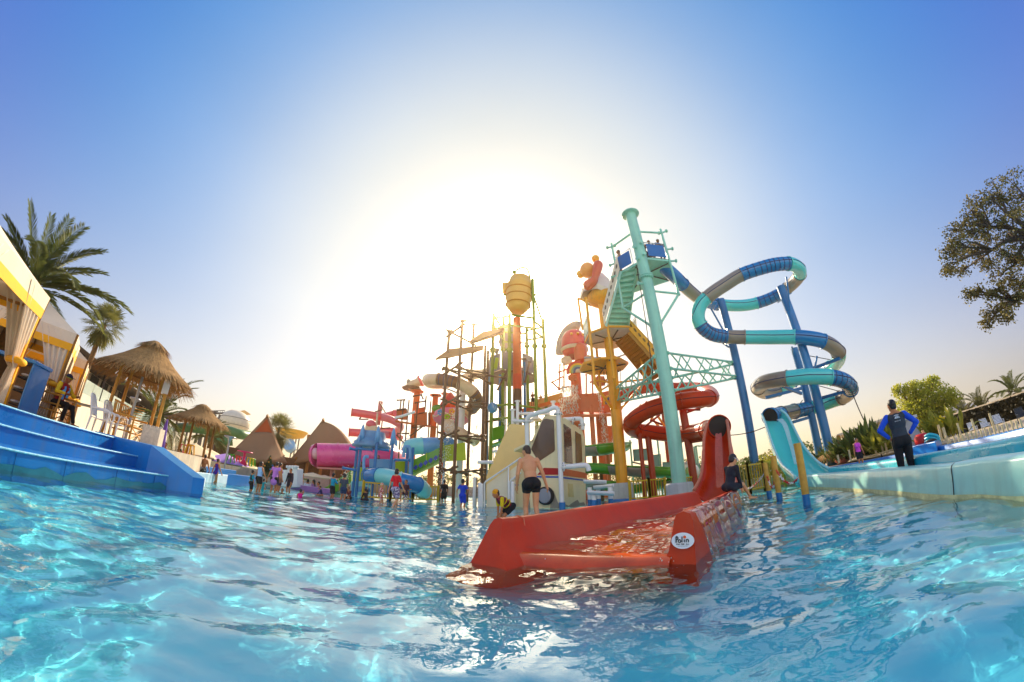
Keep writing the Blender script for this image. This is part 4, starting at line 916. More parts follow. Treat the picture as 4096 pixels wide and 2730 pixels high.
# -------- tubes
def catm(path, n=7): return spline([at(x, y, d) for x, y, d in path], n)
def tube_slide(t, pts, r, sections, ring_m, n=22, stripes=None):
    """sections: (index from, index to, material, striped) along the resampled centre line"""
    for (i0, i1, m, s_) in sections:
        seg = pts[i0:i1 + 1]; b = MB(); b.path(seg, r, n, caps=False)
        o = b.build('tube_section', m, t)
        b = MB(); d = seg[-1] - seg[-2]; b.tube(seg[-1] - d.normalized() * .025, seg[-1] + d.normalized() * .025, r * 1.1, n=n, caps=False); b.flange(seg[-1], d, r * 1.09, .03, n); b.build('flange', m, t)
        if s_:
            b = MB()
            for k in range(1, len(seg) - 1, 2):
                d = (seg[k + 1] - seg[k - 1]).normalized(); b.tube(seg[k] - d * .022, seg[k] + d * .022, r * 1.012, n=n, caps=False)
            ob = b.build('dark_band', TUBEI, o)
def seam(t, pts, r, m):
    b = MB(); v = []
    for k, p in enumerate(pts):
        d = (pts[min(k + 1, len(pts) - 1)] - pts[max(k - 1, 0)]).normalized(); s_ = d.cross(up(1)).normalized(); s_ = s_ if s_.dot(Vector((p.x, p.y, 0))) < 0 else -s_; v.append(p + s_ * r * 1.005)
    b.path(v, .02, 5); b.build('seam_flange', m, t)
BT = thing('spiral_tube_slide', B1, 'long spiral tube slide in blue, mint and taupe sections on leaning blue columns', 'water slide')
PTH = [(2640, 1056, 14.6), (2700, 1108, 15.4), (2755, 1162, 16.6), (2815, 1205, 18.2), (2893, 1221, 19.4), (2980, 1222, 20.0), (3060, 1203, 20.2), (3130, 1168, 20), (3185, 1120, 19.2), (3200, 1085, 18.3), (3168, 1058, 17.3), (3110, 1058, 16.8), (3052, 1071, 16.6), (2966, 1100, 16.4), (2901, 1139, 16.2), (2841, 1180, 16.0), (2800, 1225, 16.0), (2792, 1276, 16.1), (2815, 1316, 16.3), (2856, 1340, 16.6), (2912, 1348, 16.9), (2979, 1350, 17.1), (3074, 1350, 17.2), (3181, 1349, 17.2), (3246, 1355, 17.3), (3292, 1366, 17.5), (3334, 1389, 18), (3356, 1419, 18.8), (3343, 1455, 20), (3300, 1480, 21), (3235, 1497, 21.6), (3165, 1530, 21.6), (3110, 1562, 21), (3062, 1572, 20), (3032, 1556, 18.6), (3052, 1533, 17.2), (3108, 1520, 16.6), (3180, 1511, 16.4), (3237, 1507, 16.4), (3320, 1510, 16.6), (3378, 1526, 17.2), (3402, 1554, 18.2), (3380, 1585, 19.3), (3320, 1607, 19.8), (3255, 1630, 19.5), (3193, 1643, 18.6), (3140, 1655, 17.4), (3084, 1668, 16.2)]
PP = catm(PTH, 7); K = 7; TR = .34
S_ = lambda a, c, m, s=False: (int(a * K), min(int(c * K), len(PP) - 1), m, s)
tube_slide(BT, PP, TR, [S_(0, 1.6, TUBEB), S_(1.6, 3, TUBET), S_(3, 3.8, TUBEB), S_(3.8, 5.6, MINT2), S_(5.6, 7.3, TUBEB, True), S_(7.3, 8.6, TUBET), S_(8.6, 10.4, MINT2), S_(10.4, 13.0, TUBEB, True), S_(13, 15.4, TUBET), S_(15.4, 17.6, MINT2), S_(17.6, 19.9, TUBEB, True), S_(19.9, 21, TUBET), S_(21, 23, MINT2), S_(23, 25, TUBEB), S_(25, 26.8, TUBET), S_(26.8, 28.6, MINT2), S_(28.6, 30.2, TUBEB, True), S_(30.2, 32, MINT2), S_(32, 34.2, TUBET), S_(34.2, 36.6, TUBET), S_(36.6, 39, MINT2), S_(39, 41.2, TUBEB, True), S_(41.2, 42.3, TUBET), S_(42.3, 44.3, MINT2), S_(44.3, 45.4, TUBEB, True), S_(45.4, 46.3, TUBET), S_(46.3, 47, TUBEB)], MINT2)
seam(BT, PP[8:], TR, TUBEI)
d = (PP[-1] - PP[-2]).normalized()
b = MB(); b.tube(PP[-1] - d * .1, PP[-1] + d * .12, TR * 1.12, n=26, caps=False); b.build('outlet_rim', TUBEB, BT, solid=.02)
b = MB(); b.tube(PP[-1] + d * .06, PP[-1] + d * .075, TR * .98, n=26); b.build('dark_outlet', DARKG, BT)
def lean_col(x0, y0, x1, y1, D, r, name='column', m=BLUEC, t=BT, zb=-.9):
    p, q = at(x0, y0, D), at(x1, y1, D); k = (zb - q.z) / (p.z - q.z); p = q.lerp(p, k); b = MB(); b.tube(p, q, r, n=22); return b.build(name, m, t), p, q
_, _, q1 = lean_col(3020, 1865, 2882, 1200, 18, .21); _, _, q2 = lean_col(3328, 1855, 3122, 1148, 17.6, .21)
lean_col(3283, 1850, 3176, 1395, 19.2, .19); lean_col(3090, 1790, 3110, 1860, 20.5, .14)
for (x0, y0, x1, y1, D0, D1) in ((2842, 1232, 2912, 1357, 16.5, 17.8), (2870, 1215, 2858, 1240, 17.8, 16.9), (3145, 1108, 3160, 1245, 17.0, 17.4), (3112, 1210, 3150, 1185, 19.6, 17.6), (2880, 1365, 2915, 1390, 17, 17.8), (3268, 1425, 3260, 1470, 17.6, 17.6), (3168, 1390, 3172, 1420, 17.4, 19), (3175, 1480, 3185, 1550, 19, 19)): bar('strut', at(x0, y0, D0), at(x1, y1, D1), .045, BLUEC, BT)
for (x0, y0, x1, y1, D0, D1) in ((3360, 1435, 3245, 1477, 18.3, 19), (3400, 1562, 3290, 1592, 18, 18.6), (3062, 1592, 3210, 1553, 18, 18.8), (3130, 1545, 3205, 1575, 16.9, 18.6), (3232, 1672, 3170, 1690, 19, 18)): b = MB(); b.beam(at(x0, y0, D0), at(x1, y1, D1), .1, .14); b.build('support_arm', BLUEC, BT)
for (x0, y0, x1, y1, D0, D1) in ((3230, 1423, 3322, 1440, 17.7, 18.8), (3264, 1541, 3352, 1565, 17.7, 18.6), (3165, 1660, 3210, 1602, 17.5, 19)): bar('stay_rod', at(x0, y0, D0), at(x1, y1, D1), .018, DARKG, BT)
b = MB(); b.path(spline([at(3405, 1562, 18), at(3428, 1620, 17.5), at(3455, 1680, 17), at(3500, 1765, 16), at(3530, 1830, 15)], 6), .022, 6); b.build('hanging_hose', DARKG, BT)
b = MB(); b.path(spline([at(2920, 1742, 17), at(2960, 1738, 17.2), at(3010, 1728, 17.2), at(3066, 1707, 17)], 5), .02, 6); tag(b.build('cable', DARKG), 'dark cable sagging between the red slide outlet and the blue slide outlet', 'cable')
def chute(t, LR, m, name, rim, depth=.45, nb=9, rimr=.05):
    """open flume between two edge lines of (left, right) points"""
    n = 5; Lp = spline([l for l, r in LR], n); Rp = spline([r for l, r in LR], n); mb_ = MB(); M_ = len(Lp)
    def f(i, j):
        k = int(round(i * (M_ - 1))); a, c = Lp[k], Rp[k]; tn = (Lp[min(k + 1, M_ - 1)] - Lp[max(k - 1, 0)]).normalized(); s_ = (c - a).normalized(); nn = s_.cross(tn).normalized(); nn = nn if nn.z < 0 else -nn
        if abs(nn.z) < .25: nn = nn if nn.y > 0 else -nn
        e = j * math.pi; w = (1 - math.cos(e)) / 2; return a.lerp(c, w) + nn * depth * (math.sin(e) ** .6 if 0 < j < 1 else 0)
    mb_.grid(f, M_, nb + 6); o = mb_.build(name, m, t, solid=.035)
    for pp in (Lp, Rp): b = MB(); b.path(pp, rimr, 8); b.build('rim', rim, t)
    return o, Lp, Rp
LRb = [(at(3046, 1658, 15.9), at(3124, 1641, 15.9)), (at(3056, 1680, 15.5), at(3150, 1664, 15.7)), (at(3072, 1725, 14.9), at(3182, 1726, 15.4)), (at(3096, 1795, 14.2), at(3208, 1776, 15.0)), (at(3125, 1856, 13.4), at(3244, 1822, 14.5)), (at(3160, 1888, 12.4), at(3284, 1858, 13.8)), (at(3180, 1908, 11.6), at(3336, 1884, 13.2))]
chute(BT, LRb, MINT2, 'outlet_chute', mat('pale_aqua_gelcoat', srgb(176, 222, 220), .25, var=.05, coat=.5), .42)
SHEET = mat('sheeting_water', srgb(235, 245, 248), .12, var=.2, scale=12, alpha=.45, bump=.4, bscale=25)
b = MB(); W0, W1 = spline([at(3115, 1668, 15.3), at(3140, 1690, 15.1), at(3165, 1760, 14.7), at(3190, 1850, 14.0)], 5), spline([at(3138, 1664, 15.4), at(3160, 1690, 15.2), at(3180, 1760, 14.9), at(3205, 1850, 14.2)], 5)
W0 = [p + Vector((.1, .28, -.05)) for p in W0]; W1 = [p + Vector((.1, .28, -.05)) for p in W1]
b.grid(lambda i, j: W0[int(round(i * 15))].lerp(W1[int(round(i * 15))], j), 16, 4); b.build('water_sheet', SHEET, BT)
# -------- red slide: helix, drop chute and long landing trough
rc = pol(R(25), 16); RT = thing('red_tube_slide', rc, 'brick red tube slide with a steep drop chute and a long landing trough', 'water slide')
RP = catm([(2478, 1592, 21), (2540, 1562, 21), (2610, 1548, 20.8), (2700, 1556, 20.2), (2780, 1556, 19.4), (2832, 1570, 18), (2846, 1590, 16.6), (2815, 1596, 15.6), (2749, 1602, 15.2), (2698, 1612, 15.2), (2615, 1632, 15.4), (2565, 1657, 15.6), (2531, 1684, 16), (2523, 1708, 16.6), (2545, 1724, 17.2), (2590, 1728, 17.4), (2655, 1736, 17.2), (2720, 1738, 16.6), (2800, 1728, 15.2), (2850, 1716, 13.6), (2876, 1707, 12.2)], 7)
S2 = lambda a, c: (int(a * 7), min(int(c * 7), len(RP) - 1), RED, False)
tube_slide(RT, RP, .36, [S2(a, c) for a, c in ((0, 2), (2, 4.5), (4.5, 6.6), (6.6, 8.5), (8.5, 10.4), (10.4, 12.3), (12.3, 14.4), (14.4, 17), (17, 18.6), (18.6, 20))], RED); seam(RT, RP[35:], .36, mat('dark_red_seam', srgb(110, 28, 18), .5))
d = (RP[-1] - RP[-2]).normalized()
b = MB(); b.tube(RP[-1] - d * .1, RP[-1] + d * .1, .37, n=26, caps=False); b.build('outlet_rim', RED, RT, solid=.03)
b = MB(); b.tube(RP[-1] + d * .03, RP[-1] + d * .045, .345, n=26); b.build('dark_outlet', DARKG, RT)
for (x0, y0, x1, y1, D, r) in ((2775, 1920, 2728, 1625, 15.9, .17), (2610, 1900, 2590, 1735, 17.3, .15), (2570, 1860, 2558, 1735, 17.0, .1), (2680, 1900, 2640, 1550, 20.6, .13)): lean_col(x0, y0, x1, y1, D, r, 'column', REDST, RT)
for (x0, y0, x1, y1, D0, D1) in ((2735, 1655, 2842, 1617, 15.8, 16.3), (2735, 1640, 2800, 1640, 15.8, 16.2), (2765, 1770, 2812, 1762, 15.9, 14.6), (2555, 1725, 2640, 1660, 17, 17.4), (2600, 1680, 2650, 1700, 17, 17)): bar('strut', at(x0, y0, D0), at(x1, y1, D1), .05, REDST, RT)
for (x0, y0, x1, y1, D0, D1) in ((2560, 1620, 2660, 1735, 18, 18), (2620, 1650, 2665, 1715, 18, 18)): bar('yellow_brace', at(x0, y0, D0), at(x1, y1, D1), .06, YEL, RT)
LRr = [(at(2828, 1697, 12.0), at(2907, 1682, 12.0)), (at(2820, 1730, 11.8), at(2913, 1715, 11.7)), (at(2815, 1770, 11.5), at(2918, 1760, 11.2)), (at(2812, 1840, 11.1), at(2926, 1840, 10.4)), (at(2806, 1895, 10.7), at(2932, 1900, 9.5)), (at(2794, 1930, 10.3), at(2936, 1935, 8.9)), (at(2776, 1962, 9.9), at(2938, 1958, 8.3))]
chute(RT, LRr, RED, 'drop_chute', mat('worn_red_rim', srgb(196, 120, 96), .4, var=.15, scale=8), .5)
b = MB(); W0, W1 = spline([at(2862, 1736, 11.7), at(2860, 1800, 11.3), at(2862, 1880, 10.7), at(2864, 1950, 9.6)], 5), spline([at(2886, 1733, 11.7), at(2890, 1800, 11.2), at(2894, 1880, 10.4), at(2898, 1950, 9.2)], 5)
b.grid(lambda i, j: W0[int(round(i * 15))].lerp(W1[int(round(i * 15))], j) + up(.02 * math.sin(i * 40 + j * 9)), 16, 5); b.build('water_sheet', mat('red_water_sheet', srgb(200, 110, 96), .1, alpha=.7, var=.25, scale=20, bump=.8, bscale=30), RT)
# landing trough: two walls with rounded tops and a floor with a low front lip
zL, zR = .44, .47
Lw = spline([atz(2002, 2070, zL), atz(2126, 2059, zL), atz(2317, 2031, zL), atz(2551, 2000, zL), atz(2776, 1966, zL)], 8)
Rw = spline([atz(2735, 2045, zR), atz(2790, 2020, zR), atz(2860, 1990, zR), atz(2935, 1958, zR)], 8)
def wall(P, side, t, name, w=.17, slope=.26, endpad=.3):
    """side +1: the flume lies to the right of the travel direction"""
    prof = [(-w * .5 - slope * .25, -.9), (-w * .5, .0), (-w * .42, .82), (-w * .30, .95), (0, 1), (w * .30, .96), (w * .42, .86), (w * .5 + slope * .35, .30), (w * .5 + slope, -.02), (w * .5 + slope + .1, -.9)]
    b = MB(); n = len(prof); vs = []
    for k, p in enumerate(P):
        d = (P[min(k + 1, len(P) - 1)] - P[max(k - 1, 0)]); d.z = 0; d.normalize(); s_ = Vector((d.y, -d.x, 0)) * side
        for u, h in prof: vs.append(Vector((p.x, p.y, 0)) + s_ * u + up(h * p.z))
    fs = [(i * n + j, (i + 1) * n + j, (i + 1) * n + j + 1, i * n + j + 1) if side > 0 else (i * n + j + 1, (i + 1) * n + j + 1, (i + 1) * n + j, i * n + j) for i in range(len(P) - 1) for j in range(n - 1)]
    b.add(vs, fs); e = tuple(range(n)) if side > 0 else tuple(range(n - 1, -1, -1)); b.add(vs[:n], [e], False)
    # sloping rounded end
    d0 = (P[0] - P[1]); d0.z = 0; d0.normalize(); vs2 = [v + d0 * (endpad * max(0, 1 - (v.z / P[0].z)) * .9 + .02) for v in vs[:n]]
    b.add(vs[:n] + vs2, [(j + n, j, j + 1, j + n + 1) if side > 0 else (j + n + 1, j + 1, j, j + n) for j in range(n - 1)]); b.add(vs2, [e], False)
    return b.build(name, RED, t)
wl_ = wall(Lw, 1, RT, 'trough_wall', w=.2, slope=.3, endpad=.32); wr_ = wall(Rw, -1, RT, 'trough_wall', w=.2, slope=.1, endpad=.1)
for P in (Lw, Rw):
    b = MB(); p, q = P[5], P[6]; d = (q - p).normalized(); s_ = Vector((d.y, -d.x, 0)); b.path([p + s_ * u + up(h) for u, h in ((-.1, -.3), (-.085, -.02), (0, .006), (.085, -.02), (.13, -.3))], .006, 5); b.build('joint_line', mat('pale_joint', srgb(210, 130, 100), .5), RT)
fl = MB(); M_ = 30
def ff(i, j):
    k = i * (len(Lw) - 1); a = Lw[int(k)].lerp(Lw[min(int(k) + 1, len(Lw) - 1)], k - int(k)); k = i * (len(Rw) - 1); c = Rw[int(k)].lerp(Rw[min(int(k) + 1, len(Rw) - 1)], k - int(k))
    p = a.lerp(c, .06 + .88 * j); dm = (Lw[1] - Lw[0]).normalized(); z = .075 + .0 * i
    lip = max(0, 1 - i * 9); return Vector((p.x, p.y, z + .035 * math.sin(min(1, i * 14) * 3.14) - .16 * max(0, 1 - i * 22) ** 1.5)) - dm * (.24 * (1 - min(1, i * 12)))
fl.grid(ff, 60, 14); fl.build('trough_floor', mat('worn_orange_red', (.58, .10, .006), .16, var=.25, scale=3, spec=.6), RT)
ws = MB()
def fw(i, j):
    i2 = .07 + .93 * i; p = ff(i2, j); x, y = p.x, p.y; return Vector((x, y, 0.112 + .014 * math.sin(x * 4.2 + y * 5 + 2 * math.sin(y * 4 + x)) + .006 * math.sin(x * 11 - y * 12 + 1.5 * math.sin(x * 5)) + .0012 * math.sin(x * 23 + y * 29 + 2 * math.sin(y * 7)) + .05 * i ** 3))
ws.grid(fw, 220, 60)
wm = bpy.data.materials.new('trough_water'); wm.use_nodes = True; wn = wm.node_tree.nodes; wk = wm.node_tree.links; wn.remove(wn['Principled BSDF'])
w1 = wn.new('ShaderNodeLayerWeight'); w1.inputs['Blend'].default_value = .5; w2 = wn.new('ShaderNodeMath'); w2.operation = 'POWER'; w2.inputs[1].default_value = 3.0; wk.new(w1.outputs['Facing'], w2.inputs[0])
w3 = wn.new('ShaderNodeBsdfTransparent'); w3.inputs['Color'].default_value = (1, .93, .9, 1); w4 = wn.new('ShaderNodeBsdfGlossy'); w4.inputs['Roughness'].default_value = .03; w5 = wn.new('ShaderNodeMixShader'); wk.new(w2.outputs[0], w5.inputs['Fac']); wk.new(w3.outputs[0], w5.inputs[1]); wk.new(w4.outputs[0], w5.inputs[2]); wk.new(w5.outputs[0], wn['Material Output'].inputs['Surface'])
ws.build('shallow_water', wm, RT)
b = MB(); v_ = []
for k, p in enumerate(Rw):
    d = Rw[min(k + 1, len(Rw) - 1)] - Rw[max(k - 1, 0)]; d.z = 0; d.normalize(); s_ = Vector((d.y, -d.x, 0)); v_ += [Vector((p.x, p.y, 0)) + s_ * (u + .02 + .02 * math.sin(k * 1.7 + h * 9)) + up(h) for u, h in ((.04, zR + .004), (.10, zR - .02), (.14, .28), (.20, .02))]
b.add(v_, [(4 * i + j, 4 * i + j + 1, 4 * i + j + 5, 4 * i + j + 4) for i in range(len(Rw) - 1) for j in range(3)]); b.build('overflow_sheet', wm, RT)
# oval badge on the right wall end
e0 = Rw[0]; d0 = (Rw[0] - Rw[1]); d0.z = 0; d0.normalize(); s0 = Vector((-d0.y, d0.x, 0))
if s0.x < 0: s0 = -s0
bc = e0 + d0 * .115 + up(-.24); fz = Vector((0, 0, 1)); 
nrm = (d0 + up(.2)).normalized(); upv = (fz - nrm * fz.dot(nrm)).normalized(); sv = upv.cross(nrm).normalized()
if sv.x < 0: sv = -sv
def disc(b, c, rx, ry, off, n=36, a0=0, a1=6.2832):
    v = [c + nrm * off + sv * math.cos(a0 + (a1 - a0) * k / n) * rx + upv * math.sin(a0 + (a1 - a0) * k / n) * ry for k in range(n)]
    b.prism(v, nrm * .004)
bd = MB(); disc(bd, bc, .098, .068, 0); bd_o = bd.build('badge', mat('badge_white', srgb(244, 240, 236), .35, var=.02), RT)
BLK = mat('badge_black', (.02, .02, .02), .5, var=0)
def stroke(b, pts, r=.0046): b.path([bc + nrm * .007 + sv * (x * .01) + upv * (y * .01) for x, y in pts], r, 6)
lt = MB()
stroke(lt, [(-5.6, -1.6), (-5.6, 3.4)], .006); stroke(lt, [(-5.6 + 1.5 * math.sin(t) * 1.1, 2.2 + 1.4 * math.cos(t)) for t in np.linspace(0, 3.14, 9)], .0055)
stroke(lt, [(-2.6 + 1.15 * math.cos(t), -.3 + 1.15 * math.sin(t)) for t in np.linspace(0, 6.28, 15)]); stroke(lt, [(-.5, -1.4), (-.5, 3.4)]); stroke(lt, [(1.4, -1.4), (1.4, 1.0)])
stroke(lt, [(3.1, -1.4), (3.1, 1.0)]); stroke(lt, [(3.1, .3), (3.7, .95), (4.5, .95), (5.0, .3), (5.0, -1.4)])
for k, s in enumerate('FUN FOR ALL'):
    if s == ' ': continue
    x = -5.4 + k * 1.02; Y = -3.4
    G = {'F': [[(0, 0), (0, 1), (.6, 1)], [(0, .5), (.5, .5)]], 'U': [[(0, 1), (0, .1), (.6, .1), (.6, 1)]], 'N': [[(0, 0), (0, 1), (.6, 0), (.6, 1)]], 'O': [[(0, 0), (0, 1), (.6, 1), (.6, 0), (0, 0)]], 'R': [[(0, 0), (0, 1), (.6, .9), (.5, .5), (0, .5), (.6, 0)]], 'A': [[(0, 0), (.3, 1), (.6, 0)], [(.1, .4), (.5, .4)]], 'L': [[(0, 1), (0, 0), (.6, 0)]]}[s]
    for st_ in G: stroke(lt, [(x + u + .2 * v, Y + v * .95) for u, v in st_], .0016)
stroke(lt, [(-4.2, -4.5), (4.2, -4.5)], .001)
lt.build('lettering', BLK, bd_o)
bd = MB(); bd.tube(bc + nrm * .004 + sv * .018 + upv * .03, bc + nrm * .009 + sv * .018 + upv * .03, .0125, n=16); bd.build('orange_dot', mat('badge_orange', srgb(235, 105, 50), .4, var=0), bd_o)
# ------------------------------------------------------------------ play structures behind
def post(t, x0, y0, x1, y1, D, r, m, name='post', n=12, zb=None):
    p, q = at(x0, y0, D), at(x1, y1, D); q.x, q.y = p.x, p.y; v = ray(x1, y1); q.z = CAM_H + v.z / math.hypot(v.x, v.y) * D
    if zb is not None: p.z = zb
    b = MB(); b.tube(p, q, r, n=n); b.build(name, m, t); return p, q
def knots(t, pts, r, m, name='joint'):
    for p in pts: b = MB(); b.ell(p, r, n=10, m=6); b.build(name, m, t)
# -------- bucket tower
kt = thing('bucket_tower', pol(R(1.2), 22), 'tall green pipe tower carrying a giant orange tipping bucket against the sun', 'bucket tower')
GP = [(1962, 1850, 1971, 1262, 21), (2010, 1700, 2013, 1272, 23), (2037, 1720, 2030, 1268, 20.5), (2146, 1650, 2127, 1118, 21.5), (2186, 1650, 2166, 1278, 22.5), (2112, 1640, 2104, 1312, 23.5)]
tops = []
for x0, y0, x1, y1, D in GP:
    p, q = post(kt, x0, y0, (x0 * 2 + x1) // 3 if False else x1, y1, D, .115, GREENP2, zb=-.5); tops.append((p, q)); 
    b = MB(); b.lathe([(.11, -.2), (.24, 0), (.11, .2)], Vector((p.x, p.y, at(x0, 1385 if x0 > 2040 else 1400, D).z)), 10); b.build('diamond_joint', GREENP2, kt)
ring_o = [0, 2, 3, 4, 5, 1]
for y in (1300, 1340):
    for k in range(6):
        i, j = ring_o[k], ring_o[(k + 1) % 6]; a, c = tops[i][0].copy(), tops[j][0].copy(); a.z = at(2060, y, 22).z; c.z = a.z + (.25 if k % 2 else -.1); bar('ring_bar', a, c, .075, GREENP2, kt, .13)
for y in (1640, 1690):
    for i, j in ((2, 3), (3, 4), (0, 2)): a, c = tops[i][0].copy(), tops[j][0].copy(); a.z = c.z = at(2060, y, 22).z; bar('ring_bar', a, c, .07, GREENP2, kt, .12)
cp = at(2070, 1700, 22); BR2 = mat('brown_column_paint', srgb(112, 74, 46), .4, var=.12); OR2 = mat('orange_band', srgb(224, 100, 26), .4, var=.1)
zs = [at(2070, y, 22).z for y in (1275, 1500, 1560)]
b = MB(); b.tube((cp.x, cp.y, zs[1]), (cp.x, cp.y, zs[0]), .3, n=22); b.build('column', ORAN, kt)  # orange towards the top puts the sun flare into the column colour
b = MB(); b.tube((cp.x, cp.y, zs[2]), (cp.x, cp.y, zs[1]), .302, n=22); b.build('column_band', OR2, kt)
b = MB(); b.tube((cp.x, cp.y, -.5), (cp.x, cp.y, zs[2]), .304, n=22); b.build('column_foot', BR2, kt)
BK = mat('bucket_fibreglass', srgb(242, 190, 116), .4, var=.10, scale=.8, coat=.2)
bc_ = at(2076, 1180, 22); b = MB(); MT = Matrix.Rotation(R(5), 3, 'Y')
b.lathe([(0, -1.5), (.55, -1.5), (.82, -1.15), (.98, -.5), (1.0, .1), (.97, .5), (1.0, .56), (1.04, .7), (.98, .84), (.9, 1.0), (.84, 1.35), (.8, 1.45), (0, 1.4)], bc_, 30, MT); b.build('bucket', BK, kt)
for z in (-.95, -.3, .3): b = MB(); b.path([bc_ + MT @ Vector((math.cos(a) * 1.0 * (1.0 if z > -.5 else .92), math.sin(a) * 1.0 * (1.0 if z > -.5 else .92), z)) for a in np.linspace(0, 6.283, 25)[:-1]], .05, 6, closed=True); b.build('bucket_hoop', mat('bucket_hoop_paint', srgb(222, 156, 84), .4), kt)
b = MB(); b.box(bc_ + Vector((-1.05, .2, .75)), (.5, .5, .8)); b.build('counterweight', BK, kt, bevel=.05)
b = MB(); b.path(spline([at(2056, 1094, 22), at(2068, 1080, 22), at(2090, 1071, 22), at(2110, 1080, 22), at(2121, 1115, 21.6)], 6), .06, 8); b.ell(at(2057, 1090, 22), .16); b.build('feed_pipe', GREENP2, kt)
bar('brace', at(2130, 1170, 21.5), at(2166, 1278, 22.5), .07, GREENP2, kt, .12); bar('bucket_axle', bc_ + Vector((-1.2, 0, 0)), bc_ + Vector((1.3, 0, 0)), .09, GREENP2, kt)
b = MB(); b.prism(octo(at(2045, 1500, 24.5), 1.9, at(2045, 1520, 24.5).z), up(.14)); b.build('platform', BROWN, kt)
oc2 = octo(at(2045, 1500, 24.5), 1.85, 0)
for i in range(8): panel(oc2[(i + 1) % 8], oc2[i], at(2045, 1518, 24.5).z + .1, at(2045, 1440, 24.5).z, mat('slate_panel', srgb(132, 124, 124), .5, var=.08), kt, STEEL)
b = MB(); p = at(2030, 1360, 26); b.lathe([(.0, 1.2), (.62, 1.2), (.7, .2), (.66, .1), (.78, -.2), (.6, -.7), (.42, -1.0), (.42, -3.5)], p, 22); b.build('beige_turret', GREY, kt)
b = MB(); q0, q1 = at(2024, 1720, 21.2), at(1968, 1700, 20.4); fpl = vpl(q0, q1); b.prism([fpl(1971, 1712), fpl(2020, 1700), fpl(2016, 1752), fpl(1970, 1765)], fpl.n * -.05); b.build('green_panel', GREEN, kt, bevel=.02)
b = MB(); b.prism([at(1968, 1775, 20.5), at(2025, 1757, 21), at(2025, 1768, 21.5), at(1968, 1787, 21)], up(-.1)); b.build('green_ledge', GREEN, kt)
for k in range(7): x = 1953 + k * 10; bar('baluster', at(x, 1840, 22), at(x, 1785, 22), .025, BROWN, kt)
for (x0, y0, x1, y1, D, m) in ((1998, 1690, 1985, 1500, 23, BLUEC), (1950, 1480, 1948, 1405, 22, BROWN), (1946, 1850, 1942, 1500, 22.5, LBLUE), (1930, 1860, 1932, 1480, 24, YEL), (2100, 1660, 2095, 1450, 23, BLUEC), (2040, 1830, 2036, 1400, 24.5, GREY), (2020, 1640, 2015, 1400, 25, WHITE)): post(kt, x0, y0, x1, y1, D, .09, m, zb=-.5)
for (x0, y0, x1, y1) in ((1950, 1410, 1978, 1407), (1990, 1560, 2030, 1480), (2080, 1437, 2104, 1437), (2100, 1530, 2118, 1450), (1932, 1690, 2000, 1680), (1985, 1620, 2002, 1640)): bar('pipe_arm', at(x0, y0, 22), at(x1, y1, 22), .06, BROWN, kt, .1)
b = MB(); b.lathe([(.0, .0), (.22, .45), (.24, .5), (0, .5)], at(1986, 1425, 21.8), 14); b.build('cone_bucket', GREY, kt)
b = MB(); b.box(at(1985, 1455, 21.8), (.22, .3, .75), Matrix.Rotation(R(8), 3, 'Y')); b.build('box_chute', LIME, kt)
b = MB(); b.ell(at(1970, 1632, 20.8), (.32, .3, .34)); b.build('water_cannon', LBLUE, kt)
# bridge to the right with bathers
bg = thing('footbridge', at(2180, 1610, 24), 'orange sloping footbridge with solid side panels right of the bucket tower', 'footbridge')
fp = vpl(at(2120, 1620, 25), at(2250, 1600, 23)); b = MB(); b.prism([fp(2110, 1612), fp(2250, 1572), fp(2255, 1622), fp(2115, 1660)], fp.n * -.1); b.build('side_panel', mat('ochre_gelcoat', srgb(212, 164, 96), .4, var=.1), bg)
b = MB(); b.prism([fp(2110, 1655), fp(2255, 1618), fp(2255, 1632), fp(2115, 1668)], fp.n * -1.4); b.build('deck', ORAN, bg)
bar('handrail', fp(2110, 1600), fp(2252, 1566), .03, BROWN, bg)
# -------- brown lookout frame
bt = thing('lookout_frame', pol(R(-9.6), 19), 'tall open brown pole frame with two tilted boards near its top', 'pole frame')
BPp = {'A': (1754, 2000, 1785, 1325, 18.9), 'B': (1811, 1990, 1839, 1284, 18), 'C': (1866, 1960, 1888, 1298, 20), 'D': (1926, 1960, 1938, 1383, 19.2)}
bp_ = {}
for k, (x0, y0, x1, y1, D) in BPp.items(): p, q = post(bt, (x0 + x1) // 2 if k != 'A' else 1770, 1700, x1, y1, D, .085, BROWN, zb=-.5, name='pole'); bp_[k] = (p, q)
def zat(x, y, D): return at(x, y, D).z
for k, y in enumerate((1310, 1466, 1598, 1737, 1882)):
    z = zat(1830, y, 18)
    for i, j in (('A', 'B'), ('B', 'D'), ('D', 'C'), ('C', 'A')):
        if k == 0 and 'D' in (i, j): continue
        a, c = bp_[i][0].copy(), bp_[j][0].copy(); a.z = z - .12; c.z = z + .12; d = (c - a).normalized(); bar('cross_bar', a - d * .25, c + d * .25, .06, BROWN, bt); knots(bt, [a + d * .1, c - d * .1], .115, BROWN)
for k in 'ABC': b = MB(); q = bp_[k][1]; b.flange(q, (0, 0, 1), .15, .06, 12); b.flange(q + Vector((.2, -.1, -.05)), (1, -.3, .4), .12, .05, 12); b.build('cap_flange', BROWN, bt)
BOARD = mat('weathered_board', srgb(150, 108, 66), .7, var=.25, scale=9)
def board(quad, D, t, name='tilted_board'):
    b = MB(); P = [at(x, y, d) for (x, y), d in zip(quad, D)]; n = (P[1] - P[0]).cross(P[3] - P[0]).normalized(); b.prism(P, n * .07); b.build(name, BOARD, t)
board([(1743, 1434), (1797, 1396), (1934, 1382), (1932, 1398), (1800, 1428)], (18.2, 19.6, 20, 18.8, 17.6), bt); board([(1876, 1365), (1930, 1328), (2016, 1312), (2010, 1335), (1890, 1372)], (19, 20.2, 20.4, 19.2, 18.6), bt)
